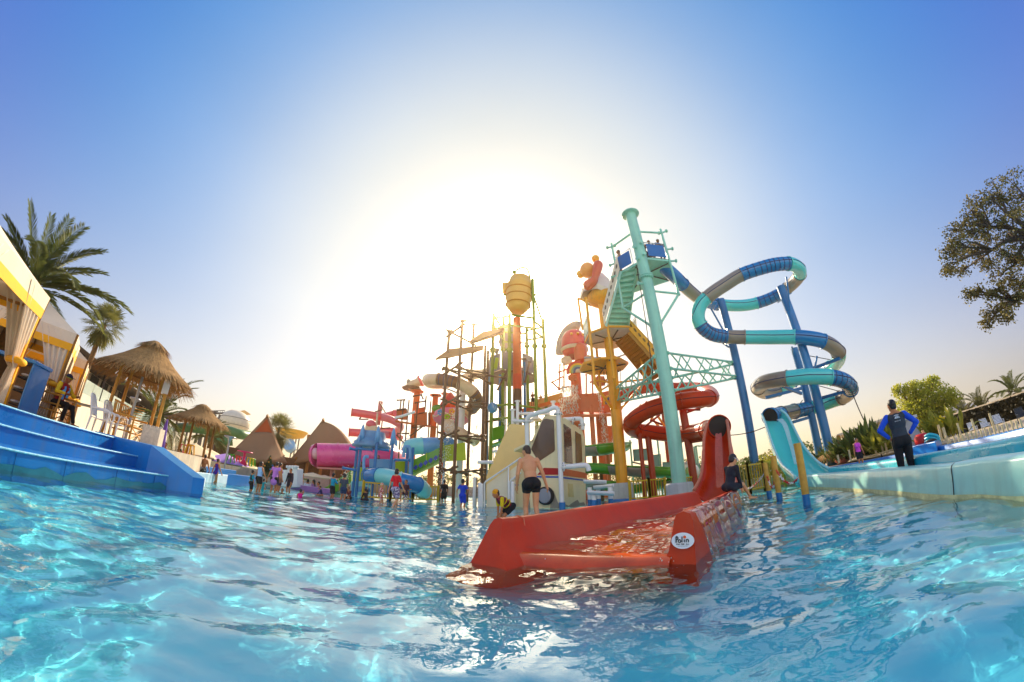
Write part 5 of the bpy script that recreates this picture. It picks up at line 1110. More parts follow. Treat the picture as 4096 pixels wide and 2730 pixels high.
for (x0, y0, x1, y1) in ((1745, 1440, 1800, 1412), (1888, 1415, 1932, 1395), (1888, 1372, 2010, 1325)): bar('board_batten', at(x0, y0, 18.6), at(x1, y1, 19.2), .04, BROWN, bt)
bar('long_pole', at(1770, 1478, 19), at(2018, 1512, 21), .06, BROWN, bt, .1); bar('long_pole', at(1830, 1462, 18.2), at(1960, 1535, 20.5), .06, BROWN, bt, .1)
# -------- taupe tube slide on its white column
tt = thing('taupe_tube_slide', at(1834, 1900, 21), 'beige tube slide with brown banded sections curling round a white column', 'water slide')
BEI = mat('beige_gelcoat', srgb(222, 192, 156), .35, var=.08, coat=.4); BRB = mat('brown_gelcoat', srgb(128, 82, 52), .35, var=.12, coat=.3)
post(tt, 1834, 2000, 1834, 1556, 21, .19, WHITE, 'column', 20, zb=-.5)
TPp = catm([(2010, 1500, 25.5), (1960, 1494, 25.5), (1900, 1500, 25), (1840, 1522, 24.5), (1770, 1536, 24), (1722, 1534, 23), (1714, 1520, 21.6), (1740, 1518, 20.6), (1790, 1522, 20.2), (1840, 1536, 20), (1880, 1560, 20), (1905, 1592, 20.4), (1900, 1625, 21.4), (1860, 1650, 22.2), (1800, 1680, 22.2), (1800, 1715, 21), (1850, 1740, 20.6), (1900, 1760, 21.4)], 6)
tube_slide(tt, TPp, .37, [(0, 24, BEI, False), (24, 36, BEI, False), (36, 44, BEI, False), (44, 53, BRB, True), (53, 62, BEI, False), (62, 74, BRB, True), (74, 86, BEI, False), (86, 102, BEI, False)], BEI)
bar('support_arm', at(1834, 1575, 21), at(1770, 1548, 20.6), .06, WHITE, tt); bar('support_arm', at(1834, 1575, 21), at(1890, 1578, 20.4), .06, WHITE, tt)
pb = thing('pink_dome', at(1805, 1670, 23), 'pink bulb shaped canopy with flower patches and a red swirl behind the brown frame', 'canopy')
b = MB(); c = at(1806, 1668, 22.6); b.lathe([(.5, -.5), (.85, -.55), (1.15, -.3), (1.22, 0), (1.1, .3), (.7, .5), (0, .56)], c, 28); b.build('canopy_shell', mat('rose_gelcoat', srgb(226, 128, 140), .35, var=.1, coat=.3), pb)
b = MB(); c2 = at(1800, 1615, 22.6); b.lathe([(.1, -.45), (.6, -.4), (.68, -.1), (.5, .2), (.3, .5), (.1, .75), (0, .8)], c2, 20); b.build('swirl_top', mat('scarlet_gelcoat', srgb(222, 92, 56), .35, var=.12), pb)
for k, (dx, dz, m) in enumerate(((-.55, .05, LBLUE), (.2, .1, YEL), (-.05, -.25, LIME), (.75, -.05, LBLUE))):
    b = MB(); n = Vector((dx, -math.sqrt(max(.05, 1.3 - dx * dx)), 0)).normalized(); o = c + n * 1.2 + up(dz); s_ = Vector((-n.y, n.x, 0))
    for j in range(5): a = j * 1.2566; b.ell(o + s_ * .13 * math.cos(a) + up(.13 * math.sin(a)), .09, n=8, m=5)
    b.build('flower', m, pb)
b = MB(); b.path([c + Vector((math.cos(a) * 1.24, math.sin(a) * 1.24, -.08 + .1 * math.sin(a * 6))) for a in np.linspace(0, 6.283, 40)[:-1]], .03, 6, closed=True); b.build('cream_piping', CREAM, pb)
for x in (1772, 1838, 1870): post(pb, x, 1950, x, 1690, 22.6, .07, LBLUE, zb=-.5)
# -------- orange play tower
ot = thing('play_tower', at(1690, 1900, 25), 'orange play tower with round columns, panelled decks and pipe sprayers left of the brown frame', 'play tower')
for (x0, x1, y1, D, r) in ((1642, 1645, 1565, 25, .24), (1722, 1727, 1582, 24.5, .21), (1762, 1764, 1575, 26, .16)):
    p, q = post(ot, x0, 1900, x1, y1, D, r, ORAN, 'column', 18, zb=-.5); b = MB(); b.flange(q, (0, 0, 1), r * 2.0, .08, 18); b.build('cap_flange', ORAN, ot)
b = MB(); p = at(1646, 1558, 25); b.prism(octo(p, .72, p.z), up(.12)); b.build('top_platform', BROWN, ot)
b = MB(); p = at(1656, 1538, 25); MN = Matrix.Rotation(R(62), 3, 'Y'); b.lathe([(0, -.55), (.3, -.5), (.36, -.1), (.32, .3), (.42, .5), (.40, .6), (.25, .6)], p, 18, MN); b.build('cannon', BEI, ot)
b = MB(); b.lathe([(.43, .48), (.45, .55), (.43, .64), (.2, .66)], p, 18, MN); b.build('cannon_mouth', PINKR, ot)
b = MB(); b.ell(at(1634, 1527, 25), (.16, .14, .2)); b.build('finial', GREY, ot)
ORP = mat('rust_orange_panel', srgb(196, 104, 46), .45, var=.1)
for (x0, y0, x1, y1, x2, y2, x3, y3, D) in ((1588, 1644, 1628, 1638, 1628, 1680, 1588, 1678, 24.5), (1658, 1660, 1708, 1650, 1708, 1704, 1658, 1700, 24), (1714, 1652, 1742, 1650, 1744, 1700, 1714, 1702, 24.4), (1650, 1640, 1700, 1630, 1700, 1650, 1650, 1660, 25)):
    b = MB(); q = [at(a, c, D) for a, c in ((x0, y0), (x1, y1), (x2, y2), (x3, y3))]; b.prism(q, (0, .06, 0)); b.build('panel', ORP, ot, bevel=.02); b = MB(); b.path([v + Vector((0, -.03, 0)) for v in q], .03, 6, closed=True); b.build('panel_rail', BROWN, ot)
b = MB(); b.prism([at(1582, 1682, 24), at(1748, 1706, 24), at(1748, 1706, 27), at(1582, 1682, 27)], up(-.14)); b.build('deck', ORP, ot)
for x, y0, y1, D in ((1586, 1940, 1600, 24.3), (1600, 1640, 1602, 24.3), (1620, 1780, 1600, 24.6), (1658, 1760, 1612, 24), (1712, 1760, 1605, 24.2), (1748, 1760, 1620, 24.6), (1700, 1640, 1585, 24), (1668, 1640, 1608, 24)): post(ot, x, y0, x, y1, D, .05, BROWN, 'pipe_post', 8)
for (x0, y0, x1, y1) in ((1588, 1602, 1620, 1600), (1588, 1640, 1622, 1636), (1660, 1612, 1700, 1606), (1652, 1586, 1686, 1580), (1686, 1582, 1692, 1596), (1588, 1742, 1630, 1790), (1590, 1735, 1636, 1735), (1650, 1712, 1698, 1706), (1640, 1745, 1700, 1700), (1730, 1582, 1760, 1580), (1770, 1592, 1812, 1590), (1806, 1590, 1806, 1575)): bar('spray_pipe', at(x0, y0, 24.2), at(x1, y1, 24.2), .05, BROWN, ot, .08)
b = MB(); b.ell(at(1756, 1635, 24), (.55, .4, .28)); b.build('green_tub', GREEN, ot)
b = MB(); b.path(catm([(1580, 1672, 23.5), (1612, 1664, 23.2), (1660, 1648, 23)], 4), .09, 10); b.build('white_pipe', WHITE, ot)
# -------- coral flumes and big pink tube
cs = thing('coral_flumes', at(1500, 1800, 28), 'coral pink open flumes curling in two tiers above the big pink tube', 'water slide')
for pth, r in (([(1408, 1650, 27), (1440, 1654, 27), (1500, 1664, 27), (1560, 1678, 27.5), (1600, 1702, 28.5), (1590, 1722, 30), (1540, 1725, 31), (1500, 1722, 31)], .3), ([(1398, 1730, 27), (1430, 1732, 27), (1500, 1736, 27), (1570, 1742, 27.5), (1600, 1750, 28.5)], .3), ([(1580, 1655, 30), (1540, 1665, 31), (1500, 1672, 32)], .3)):
    P = catm(pth, 6); m_ = len(P) // 3
    for k in range(3):
        b = MB(); b.path(P[k * m_:(k + 1) * m_ + 1] if k < 2 else P[k * m_:], r, 16, caps=False); b.build('tube_section', PINKR if k != 1 else mat('mauve_gelcoat', srgb(206, 132, 138), .35, var=.1), cs)
    b = MB(); d = (P[0] - P[1]).normalized(); b.tube(P[0], P[0] + d * .06, r * 1.12, n=16, caps=False); b.build('rim', RED, cs, solid=.02); b = MB(); b.tube(P[0] + d * .0, P[0] + d * .02, r, n=16); b.build('end_cap', PINKR, cs)
for x, y0, y1, r in ((1512, 1700, 1606, .17), (1468, 1735, 1710, .05), (1524, 1730, 1652, .05)): post(cs, x, y0, x, y1, 27.6, r, mat('mauve_steel', srgb(190, 128, 122), .5, var=.1), 'column', 14)
for (x0, y0, x1, y1) in ((1518, 1610, 1542, 1652), (1436, 1678, 1474, 1678), (1436, 1678, 1445, 1668), (1522, 1715, 1562, 1712), (1500, 1648, 1530, 1640)): bar('strut', at(x0, y0, 27), at(x1, y1, 27), .05, BROWN, cs)
pt = thing('pink_tube', at(1420, 1900, 25), 'very wide glossy pink tube slide lying level behind the play castle', 'water slide')
P = catm([(1268, 1822, 25), (1340, 1823, 25), (1420, 1824, 25), (1500, 1828, 25), (1560, 1836, 26), (1600, 1842, 28)], 7)
tube_slide(pt, P, .82, [(0, 8, PINK, False), (8, 16, PINK, False), (16, 24, PINK, False), (24, 35, PINK, False)], PINK)
b = MB(); b.path([P[0], P[0] + Vector((-.22, 0, -.02)), P[0] + Vector((-.34, 0, -.04))], [.8, .72, .3], 24); b.build('end_cap', PINK, pt)
b = MB(); b.ell(at(1262, 1815, 24.8), (.42, .45, .38)); b.build('pale_nose', mat('pale_pink_gelcoat', srgb(236, 190, 192), .35), pt)
for x in (1322, 1440): post(pt, x, 1960, x, 1880, 25.2, .16, mat('mauve_steel', srgb(190, 128, 122), .5), 'support')
b = MB(); b.prism([at(1270, 1868, 24.4), at(1560, 1880, 24.4), at(1560, 1880, 26), at(1270, 1868, 26)], up(-.12)); b.build('cradle', mat('mauve_steel', srgb(190, 128, 122), .5), pt)
# -------- small castle playground with blue slides
cg = thing('play_castle', at(1520, 1960, 18.5), 'small lime and aqua play castle with rocket posts, a bell bucket and stubby tube slides', 'play castle')
f1 = vpl(at(1405, 1970, 18.6), at(1580, 1965, 18.2)); f2 = vpl(at(1480, 1960, 17.9), at(1680, 1960, 18.8)); f3 = vpl(at(1640, 1960, 20), at(1790, 1960, 19.6))
def plate(f, pts, m, name='panel', t=None, th=.06, bev=.02): b = MB(); b.prism([f(x, y) for x, y in pts], f.n * (th if f.n.y > 0 else -th)); return b.build(name, m, t or cg, bevel=bev)
plate(f1, [(1411, 1868), (1470, 1872), (1472, 1925), (1411, 1924)], LIME); plate(f1, [(1403, 1926), (1475, 1926), (1500, 1980), (1403, 1984)], AQUA)
for x, r in ((1440, 22), (1462, 20)):
    c = f1(x, 1968); e = f1(x + r, 1968); rr = (e - c).length; b = MB(); d = (e - c).normalized(); b.prism([c + d * rr * math.cos(a) + up(rr * math.sin(a)) - f1.n * .01 * (1 if f1.n.y > 0 else -1) for a in np.linspace(0, 3.1416, 14)], f1.n * (-.02 if f1.n.y > 0 else .02)); b.build('porthole', LBLUE if x == 1440 else BLUEC, cg)
plate(f2, [(1478, 1836), (1580, 1838), (1582, 1908), (1478, 1902)], LBLUE, 'curved_wall'); plate(f2, [(1582, 1848), (1632, 1842), (1636, 1895), (1582, 1890)], LIME); plate(f3, [(1778, 1782), (1860, 1770), (1864, 1842), (1780, 1846)], LIME, 'tower_wall')
plate(f3, [(1640, 1846), (1776, 1782), (1778, 1838), (1640, 1905)], GREEN, 'ramp_side'); plate(f3, [(1640, 1895), (1778, 1830), (1778, 1846), (1640, 1912)], mat('pale_green_gelcoat', srgb(186, 206, 130), .4), 'ramp_edge')
for k in range(6):
    x = 1652 + k * 20; y = 1873 - k * 9.5; b = MB(); b.prism([f3(x, y, -.05 if f3.n.y > 0 else .05), f3(x + 12, y - 14, -.05 if f3.n.y > 0 else .05), f3(x + 20, y - 4, -.05 if f3.n.y > 0 else .05), f3(x + 10, y + 9, -.05 if f3.n.y > 0 else .05)], f3.n * .02); b.build('ramp_emblem', mat('indigo_paint', srgb(60, 76, 160), .4), cg)
for x in (1640, 1706, 1774): bar('ramp_post', f3(x, 1905 - (x - 1640) * .48), f3(x, 1838 - (x - 1640) * .48), .03, LIME, cg)
f4 = vpl(at(1295, 1990, 20.5), at(1410, 1990, 20)); plate(f4, [(1290, 1955), (1310, 1945), (1404, 1882), (1406, 1930), (1320, 1985), (1290, 1985)], GREEN, 'green_flume', th=.5)
for k in range(4): x = 1318 + k * 22; y = 1962 - k * 14; b = MB(); b.prism([f4(x, y, .03), f4(x + 10, y - 12, .03), f4(x + 18, y - 4, .03), f4(x + 8, y + 8, .03)], f4.n * .02); b.build('ramp_emblem', MATS['indigo_paint'], cg)
b = MB(); b.box(at(1310, 1992, 19.5), (2.6, .5, .5)); b.build('blue_ledge', BLUE, cg)
for x0, x1, y1, D in ((1410, 1424, 1755, 17.6), (1484, 1489, 1762, 17.2), (1549, 1554, 1770, 17.6), (1395, 1410, 1790, 18.6), (1640, 1640, 1790, 18), (1616, 1618, 1792, 18.3)):
    p, q = post(cg, x1, 1985, x1, y1, D, .075, BLUEC, 'pole', zb=-.4)
    if x1 in (1424, 1489, 1554):
        for nm, m, prof in (('rocket', LBLUE, [(.0, -.1), (.10, -.05), (.13, .2), (.10, .48), (.03, .72), (0, .74)]),):
            b = MB(); b.lathe(prof, q, 14); b.build(nm, m, cg)
        for s_ in range(3): a = s_ * 2.09 + .4; d = Vector((math.cos(a), math.sin(a), 0)); b = MB(); b.prism([q + d * .1 + up(-.1), q + d * .24 + up(-.18), q + d * .22 + up(.1), q + d * .1 + up(.3)], Vector((-d.y, d.x, 0)) * .025); b.build('rocket_fin', LBLUE, cg)
for (x0, y0, x1, y1) in ((1424, 1795, 1489, 1800), (1489, 1795, 1554, 1802), (1424, 1800, 1400, 1795), (1372, 1872, 1424, 1882), (1580, 1840, 1640, 1842)): bar('tie_bar', at(x0, y0, 17.5), at(x1, y1, 17.4), .06, BLUEC, cg, .09)
b = MB(); c = at(1488, 1765, 18.2); b.lathe([(.62, .45), (.66, .3), (.8, -.02), (.92, -.1), (.9, -.2), (.98, -.24), (.98, -.34), (.5, -.4), (0, -.4)], c, 30); b.lathe([(0, .46), (.62, .45)], c, 30); b.build('bell_bucket', mat('slate_blue_gelcoat', srgb(108, 142, 168), .35, coat=.3), cg)
b = MB(); b.box(at(1488, 1722, 18.2), (.62, .5, .42)); b.build('bucket_top_box', BEI, cg, bevel=.06); b = MB(); b.ell(at(1484, 1700, 18.2), (.28, .26, .25)); b.build('red_knob', PINKR, cg); bar('mast', at(1502, 1725, 18.2), at(1510, 1655, 18.2), .05, BEI, cg)
for pth, r, secs in (([(1478, 1905, 17.0), (1510, 1905, 16.2), (1545, 1908, 15.8), (1590, 1920, 15.7), (1640, 1932, 15.8), (1680, 1948, 16.2), (1694, 1965, 16.8)], .36, [(0, 8, TUBEB), (8, 19, AQUA), (19, 28, TUBEB), (28, 36, AQUA)]), ([(1640, 1790, 20.5), (1665, 1786, 20.0), (1700, 1784, 20), (1750, 1784, 20.2), (1800, 1786, 20.6)], .48, [(0, 10, AQUA), (10, 24, LBLUE)])):
    P = catm(pth, 6); tube_slide(cg, P, r, [(a, c, m, False) for a, c, m in secs], AQUA)
    d = (P[0] - P[1]).normalized(); b = MB(); b.tube(P[0], P[0] + d * .05, r * 1.12, n=22, caps=False); b.build('rim', TUBEB, cg, solid=.03)
for x, y, y2 in ((1457, 1930, 1825), (1462, 1930, 1825)): pass
b = MB(); b.path(spline([at(1457, 1900, 17), at(1455, 1850, 17), at(1460, 1829, 17), at(1475, 1828, 17)], 6), .075, 10); b.build('hook_pipe', LBLUE, cg)
b = MB(); b.path(spline([at(1640, 1900, 17.6), at(1640, 1800, 17.6), at(1630, 1787, 17.6), at(1616, 1792, 17.6), at(1614, 1830, 17.6)], 6), .075, 10); b.build('hook_pipe', LBLUE, cg)
# -------- yellow railings
def railing(pts, D, h, label, m, gap=.13, t=None, zb=0.0):
    P = [at(x, y, d) for (x, y), d in zip(pts, D)]
    for p in P: p.z = zb
    t = thing('railing', P[0], label, 'railing', 'yellow slatted railings')
    for a, c in zip(P, P[1:]):
        L = (c - a).length; d = (c - a).normalized(); n = max(2, int(L / gap))
        for z in (.12, h): b = MB(); b.beam(a + up(z), c + up(z), .05, .06); b.build('rail', m, t)
        b = MB()
        for k in range(n): q = a.lerp(c, (k + .5) / n); b.beam(q + up(.1), q + up(h + .02), .045, .02, (d.x, d.y, 0))
        b.build('slats', m, t)
        for q in (a, c): b = MB(); b.beam(q + up(-.3), q + up(h + .08), .08, .08, (0, 1, 0)); b.build('rail_post', m, t)
YR = mat('mustard_paint', srgb(202, 168, 44), .5, var=.15, dirt=.3)
railing([(1448, 2010), (1560, 2006), (1650, 2006), (1752, 2008)], (15.6, 15.8, 16.4, 17), .72, 'mustard railing of thin slats below the aqua tube slide', YR)
railing([(2520, 1995), (2600, 1990), (2665, 1985)], (15.6, 16, 16.4), .85, 'mustard railing between the yellow and the mint columns', YR)
railing([(2745, 1960), (2790, 1950)], (15.4, 16), .8, 'short mustard railing between the mint column and the red chute', YR)
railing([(2935, 1965), (3000, 1955), (3060, 1945), (3140, 1930)], (12.8, 13.2, 13.8, 14.6), .95, 'tan slatted railing between the red chute and the aqua chute', mat('tan_paint', srgb(190, 156, 84), .55, var=.2, dirt=.3))
# -------- salmon play structure behind the yellow column
sp2 = thing('play_tower', at(2330, 1900, 21), 'salmon red play tower with a red dome, a rainbow arch and falling water', 'play tower')
for (x0, x1, y1, D, r) in ((2262, 2268, 1600, 20.5, .14), (2328, 2330, 1480, 21, .34), (2385, 2385, 1620, 20.5, .14), (2440, 2440, 1620, 21, .12), (2290, 2292, 1640, 22, .1), (2420, 2418, 1620, 22.5, .3), (2470, 2472, 1700, 21.5, .09)): post(sp2, x0, 1960, x1, y1, D, r, SALM, 'column', 18, zb=-.5)
for q, D in (([(2250, 1590), (2318, 1578), (2318, 1648), (2250, 1660)], 20.2), ([(2318, 1576), (2402, 1572), (2406, 1650), (2318, 1648)], 20.4), ([(2404, 1570), (2450, 1560), (2470, 1600), (2470, 1652), (2406, 1650)], 20.8), ([(2232, 1660), (2318, 1652), (2318, 1690), (2240, 1700)], 20), ([(2256, 1722), (2300, 1716), (2300, 1860), (2256, 1870)], 22.5), ([(2400, 1700), (2450, 1705), (2450, 1850), (2400, 1860)], 23.5)):
    b = MB(); b.prism([at(x, y, D) for x, y in q], (0, .08, 0)); b.build('panel', SALM, sp2, bevel=.03)
b = MB(); b.prism([at(2240, 1662, 19.8), at(2480, 1655, 20.6), at(2480, 1640, 23.5), at(2240, 1650, 23)], up(-.16)); b.build('deck', SALM, sp2)
b = MB(); c = at(2296, 1375, 21); b.lathe([(.62, -.95), (.8, -.7), (.86, -.2), (.82, .35), (.6, .75), (.25, .95), (0, 1.0)], c, 28); b.build('red_dome', mat('crimson_gelcoat', srgb(206, 58, 48), .3, var=.1, coat=.4), sp2)
b = MB(); b.path(spline([at(2240, 1420, 21.6), at(2244, 1370, 21.6), at(2266, 1325, 21.6), at(2300, 1302, 21.6), at(2322, 1306, 21.6)], 6), .3, 12, flat=.5); b.build('taupe_hood', TUBET, sp2)
b = MB(); b.lathe([(.86, -.62), (.92, -.56), (.92, -.42), (.86, -.36)], c, 28); b.build('cream_belt', BEI, sp2)
for k in range(3): b = MB(); a = -1.9 + k * .5; b.ell(c + Vector((math.cos(a) * .8, math.sin(a) * .8, .35)), (.16, .1, .09), Matrix.Rotation(a, 3, 'Z')); b.build('leaf_patch', YEL, sp2)
b = MB(); c = at(2322, 1410, 20.4); b.lathe([(.42, -.6), (.42, .25), (.36, .48), (.18, .6), (0, .62)], c, 22); b.build('salmon_dome', mat('peach_gelcoat', srgb(222, 122, 86), .35, var=.08), sp2)
for x, y, s_ in ((2266, 1443, 1), (2358, 1440, 1), (2290, 1512, .8), (2400, 1525, 1.1), (2362, 1485, .8)):
    b = MB(); c = at(x, y, 20.1)
    for k in range(7): a = k * .9; b.ell(c + Vector((math.cos(a) * .22 * s_, 0, math.sin(a) * .18 * s_)), (.16 * s_, .1, .15 * s_), n=10, m=6)
    b.ell(c, (.28 * s_, .1, .22 * s_)); b.build('cloud_shape', BEI if y < 1500 else SALM, sp2)
c = at(2312, 1490, 19.9)
for k, (ro, ri, col) in enumerate(((.72, .55, (214, 84, 72)), (.55, .43, (240, 190, 50)), (.43, .31, (150, 170, 130)), (.31, .18, (104, 104, 130)), (.18, .0, (236, 214, 180)))):
    b = MB(); n = 22; A_ = np.linspace(-.15, 3.3, n); f = lambda r, a, y: c + Vector((r * math.cos(a), y - k * .0, r * math.sin(a)))
    for y0, y1 in ((-.1 - k * .01, .06),):
        o_ = [f(ro, a, y0) for a in A_]; i_ = [f(max(ri, .001), a, y0) for a in A_]; o2 = [f(ro, a, y1) for a in A_]; i2 = [f(max(ri, .001), a, y1) for a in A_]; v = o_ + i_ + o2 + i2
        fs = []
        for j in range(n - 1): fs += [(j, j + 1, n + j + 1, n + j), (2 * n + j + 1, 2 * n + j, 3 * n + j, 3 * n + j + 1), (j + 1, j, 2 * n + j, 2 * n + j + 1), (n + j, n + j + 1, 3 * n + j + 1, 3 * n + j)]
        b.add(v, fs, False)
    b.build('rainbow_band', mat('rainbow_%d' % k, srgb(*col), .4, var=.05), sp2)
for q in range(2):
    c = at(2440, 1608, 20.3)
    b = MB(); b.path([c + Vector((math.cos(a) * (.42 - q * .14), -.15, math.sin(a) * (.42 - q * .14) - .1)) for a in np.linspace(-.3, 3.4, 18)], .075, 8); b.build('arch_band', (YEL, mat('rainbow_3', (0, 0, 0)))[q], sp2)
for (x0, y0, x1, y1) in ((2208, 1530, 2250, 1508), (2208, 1530, 2236, 1556), (2236, 1560, 2240, 1460), (2256, 1550, 2256, 1460), (2234, 1490, 2270, 1478), (2366, 1480, 2372, 1580), (2345, 1500, 2345, 1580), (2240, 1555, 2310, 1540), (2400, 1550, 2440, 1500), (2360, 1530, 2400, 1520), (2300, 1580, 2302, 1540), (2256, 1480, 2330, 1470)): bar('spray_pipe', at(x0, y0, 20.2), at(x1, y1, 20.2), .05, SALM, sp2, .08)
for (x0, y0, x1, y1) in ((2340, 1432, 2400, 1432), (2400, 1432, 2410, 1450), (2410, 1450, 2520, 1412), (2440, 1435, 2470, 1436), (2476, 1440, 2478, 1452)): bar('grey_pipe', at(x0, y0, 17.6), at(x1, y1, 17.4), .045, STEEL, yt, .07)
for x in (2414, 2425, 2470, 2480): bar('hanging_hose', at(x, 1455, 18.5), at(x + 4, 1545, 18.5), .02, DARKG, yt)
# -------- red chute and aqua decks seen through the helix
ad = thing('aqua_deck', at(2560, 1900, 20), 'aqua panelled play deck and stairs behind the red tube helix', 'play deck')
for q in ([(2532, 1800), (2590, 1796), (2592, 1842), (2536, 1845)], [(2605, 1822), (2640, 1818), (2644, 1866), (2608, 1866)], [(2650, 1850), (2690, 1850), (2692, 1900), (2652, 1900)], [(2740, 1862), (2798, 1856), (2802, 1900), (2744, 1905)]):
    b = MB(); P = [at(x, y, 20) for x, y in q]; b.prism(P, (0, .05, 0)); b.build('panel', mat('aqua_panel', srgb(142, 176, 170), .5, var=.1), ad); b = MB(); b.path([p + Vector((0, -.03, 0)) for p in P], .03, 6, closed=True); b.build('panel_rail', STEEL, ad)
for x, y0, y1 in ((2528, 1860, 1760), (2640, 1860, 1750), (2572, 1900, 1740), (2790, 1900, 1785), (2798, 1900, 1785)): post(ad, x, y0, x, y1, 20, .05, MINT, zb=-.3)
for x in (2788, 2802): b = MB(); p = at(x, 1785, 20); b.flange(p, (0, 0, 1), .13, .05, 10); b.build('cap_flange', MINT, ad)
b = MB(); c = at(2556, 1748, 20); b.lathe([(.5, 0), (.45, .15), (.25, .35), (0, .45)], c, 16); b.build('aqua_hood', MINT2, ad)
b = MB(); b.prism([at(2530, 1846, 20), at(2800, 1906, 20), at(2800, 1906, 22), at(2530, 1846, 22)], up(-.1)); b.build('deck', GREY, ad)
# -------- green and grey flumes
gf = thing('green_flume', at(2480, 1950, 20), 'green and grey open flumes stacked in curving tiers behind the yellow column', 'water slide')
def flume(pth, r, cols, n=6):
    P = catm(pth, n); m_ = len(P) / len(cols)
    for k, m in enumerate(cols):
        seg = P[int(k * m_):int((k + 1) * m_) + 1]; b = MB(); M2 = len(seg)
        def f(i, j):
            q = int(round(i * (M2 - 1))); p = seg[q]; d = (seg[min(q + 1, M2 - 1)] - seg[max(q - 1, 0)]); d.z = 0; d.normalize(); s_ = Vector((d.y, -d.x, 0)); e = math.pi * (1.02 + .96 * j); e = math.pi + math.pi * j
            return p + s_ * (math.cos(e) * r) + up(math.sin(e) * r * .95)
        b.grid(f, M2, 12); b.build('flume_section', m, gf, solid=.05)
    for s0 in (-1, 1):
        b = MB(); v = []
        for q, p in enumerate(P): d = (P[min(q + 1, len(P) - 1)] - P[max(q - 1, 0)]); d.z = 0; d.normalize(); v.append(p + Vector((d.y, -d.x, 0)) * r * s0)
        b.path(v, .05, 8); b.build('rim', GREEN, gf)
flume([(2300, 1800, 21.5), (2340, 1790, 19.5), (2400, 1785, 18.6), (2450, 1778, 18.8), (2490, 1775, 20.5)], .52, [GREY, GREEN])
flume([(2300, 1860, 18.6), (2380, 1858, 18.2), (2440, 1862, 18), (2520, 1868, 17.8), (2600, 1872, 17.8), (2690, 1876, 18.2), (2740, 1880, 19.5)], .48, [GREEN, GREY, GREEN])
flume([(2500, 1950, 19), (2560, 1940, 19), (2640, 1925, 19), (2700, 1918, 19.5), (2750, 1915, 20.5)], .42, [GREEN, GREY])
flume([(2310, 1925, 18.4), (2380, 1925, 18.2), (2450, 1930, 18.2), (2500, 1940, 18.6)], .45, [GREY, GREEN])
for x in (2330, 2410, 2600, 2680): post(gf, x, 1990, x, 1880, 18.8, .09, BROWN, 'support', zb=-.4)
b = MB(); c = at(2748, 1880, 16.5); b.tube(c, c + Vector((.5, .5, -.1)), .35, n=20, caps=False); b.build('white_tube_mouth', WHITE, gf, solid=.03)
# -------- camper van play house
VP = [at(2056, 2036, 14.0), at(2246, 2036, 12.9), at(2344, 2022, 15.2)]
for p in VP: p.z = 0
vt = thing('camper_van_playhouse', (VP[0] + VP[2]) / 2, 'beige camper van shaped play house with dark windows and a painted wheel', 'play house')
fa, fb = vpl(VP[0], VP[1]), vpl(VP[1], VP[2]); sa_ = -1 if fa.n.y > 0 else 1; sb_ = -1 if fb.n.y > 0 else 1
def vplate(f, s_, pts, m, name, th, off=0., bev=.0, par=None): b = MB(); b.prism([f(x, y, s_ * off) for x, y in pts], f.n * (-s_ * th)); return b.build(name, m, par or vt, bevel=bev)
vplate(fa, sa_, [(2058, 2036), (2068, 1940), (2075, 1895), (2105, 1820), (2130, 1755), (2160, 1692), (2175, 1668), (2190, 1660), (2228, 1664), (2246, 1670), (2246, 2036)], CREAM, 'front_wall', .12, bev=.015)
vplate(fb, sb_, [(2246, 1672), (2262, 1674), (2300, 1700), (2330, 1724), (2340, 1760), (2344, 2022), (2246, 2036)], CREAM, 'side_wall', .12, bev=.015)
DW = mat('smoked_window', srgb(92, 72, 62), .18, var=.12, coat=.4)
vplate(fa, sa_, [(2124, 1798), (2146, 1742), (2166, 1690), (2174, 1678), (2186, 1676), (2212, 1680), (2215, 1686), (2219, 1800), (2214, 1808), (2158, 1845), (2150, 1842)], DW, 'window', .02, .02, .004)
vplate(fb, sb_, [(2255, 1696), (2284, 1716), (2292, 1858), (2260, 1850)], DW, 'window', .02, .02, .004); vplate(fb, sb_, [(2302, 1726), (2325, 1740), (2330, 1848), (2304, 1856)], DW, 'window', .02, .02, .004)
RS = mat('red_stripe', srgb(168, 44, 28), .4, var=.1); BS = mat('blue_stripe', srgb(40, 84, 160), .4, var=.08); OR3 = mat('faded_red_stripe', srgb(206, 112, 78), .45, var=.1)
vplate(fa, sa_, [(2150, 1898), (2176, 1872), (2244, 1874), (2244, 1900), (2150, 1900)], RS, 'red_stripe', .02, .02); vplate(fb, sb_, [(2248, 1874), (2342, 1892), (2342, 1914), (2248, 1902)], OR3, 'red_stripe', .02, .02)
vplate(fa, sa_, [(2110, 1904), (2244, 1906), (2244, 1912), (2110, 1910)], BS, 'blue_stripe', .02, .02); vplate(fb, sb_, [(2248, 1907), (2342, 1920), (2342, 1925), (2248, 1914)], BS, 'blue_stripe', .02, .02)
vplate(fb, sb_, [(2272, 1934), (2292, 1936), (2296, 1990), (2274, 1988)], mat('cream_hatch', srgb(226, 202, 148), .4), 'hatch', .02, .02, .003)
WORN = mat('worn_grey_patch', srgb(150, 140, 124), .7, var=.2, scale=6)
for f, s_, pts in ((fa, sa_, [(2095, 2036), (2108, 2012), (2112, 1985), (2118, 2000), (2122, 2036)]), (fa, sa_, [(2200, 2034), (2206, 1985), (2214, 1962), (2224, 1990), (2232, 2012), (2244, 2020), (2244, 2034)]), (fb, sb_, [(2250, 2034), (2254, 1996), (2262, 2018), (2275, 2024), (2290, 2012), (2310, 2000), (2318, 2012), (2336, 2010), (2342, 2022)])): vplate(f, s_, pts, WORN, 'worn_patch', .006, .004)
wc = fa(2186, 1984); e = (VP[1] - VP[0]).normalized(); wr = (fa(2212, 1984) - wc).length
nf = fa.n * sa_
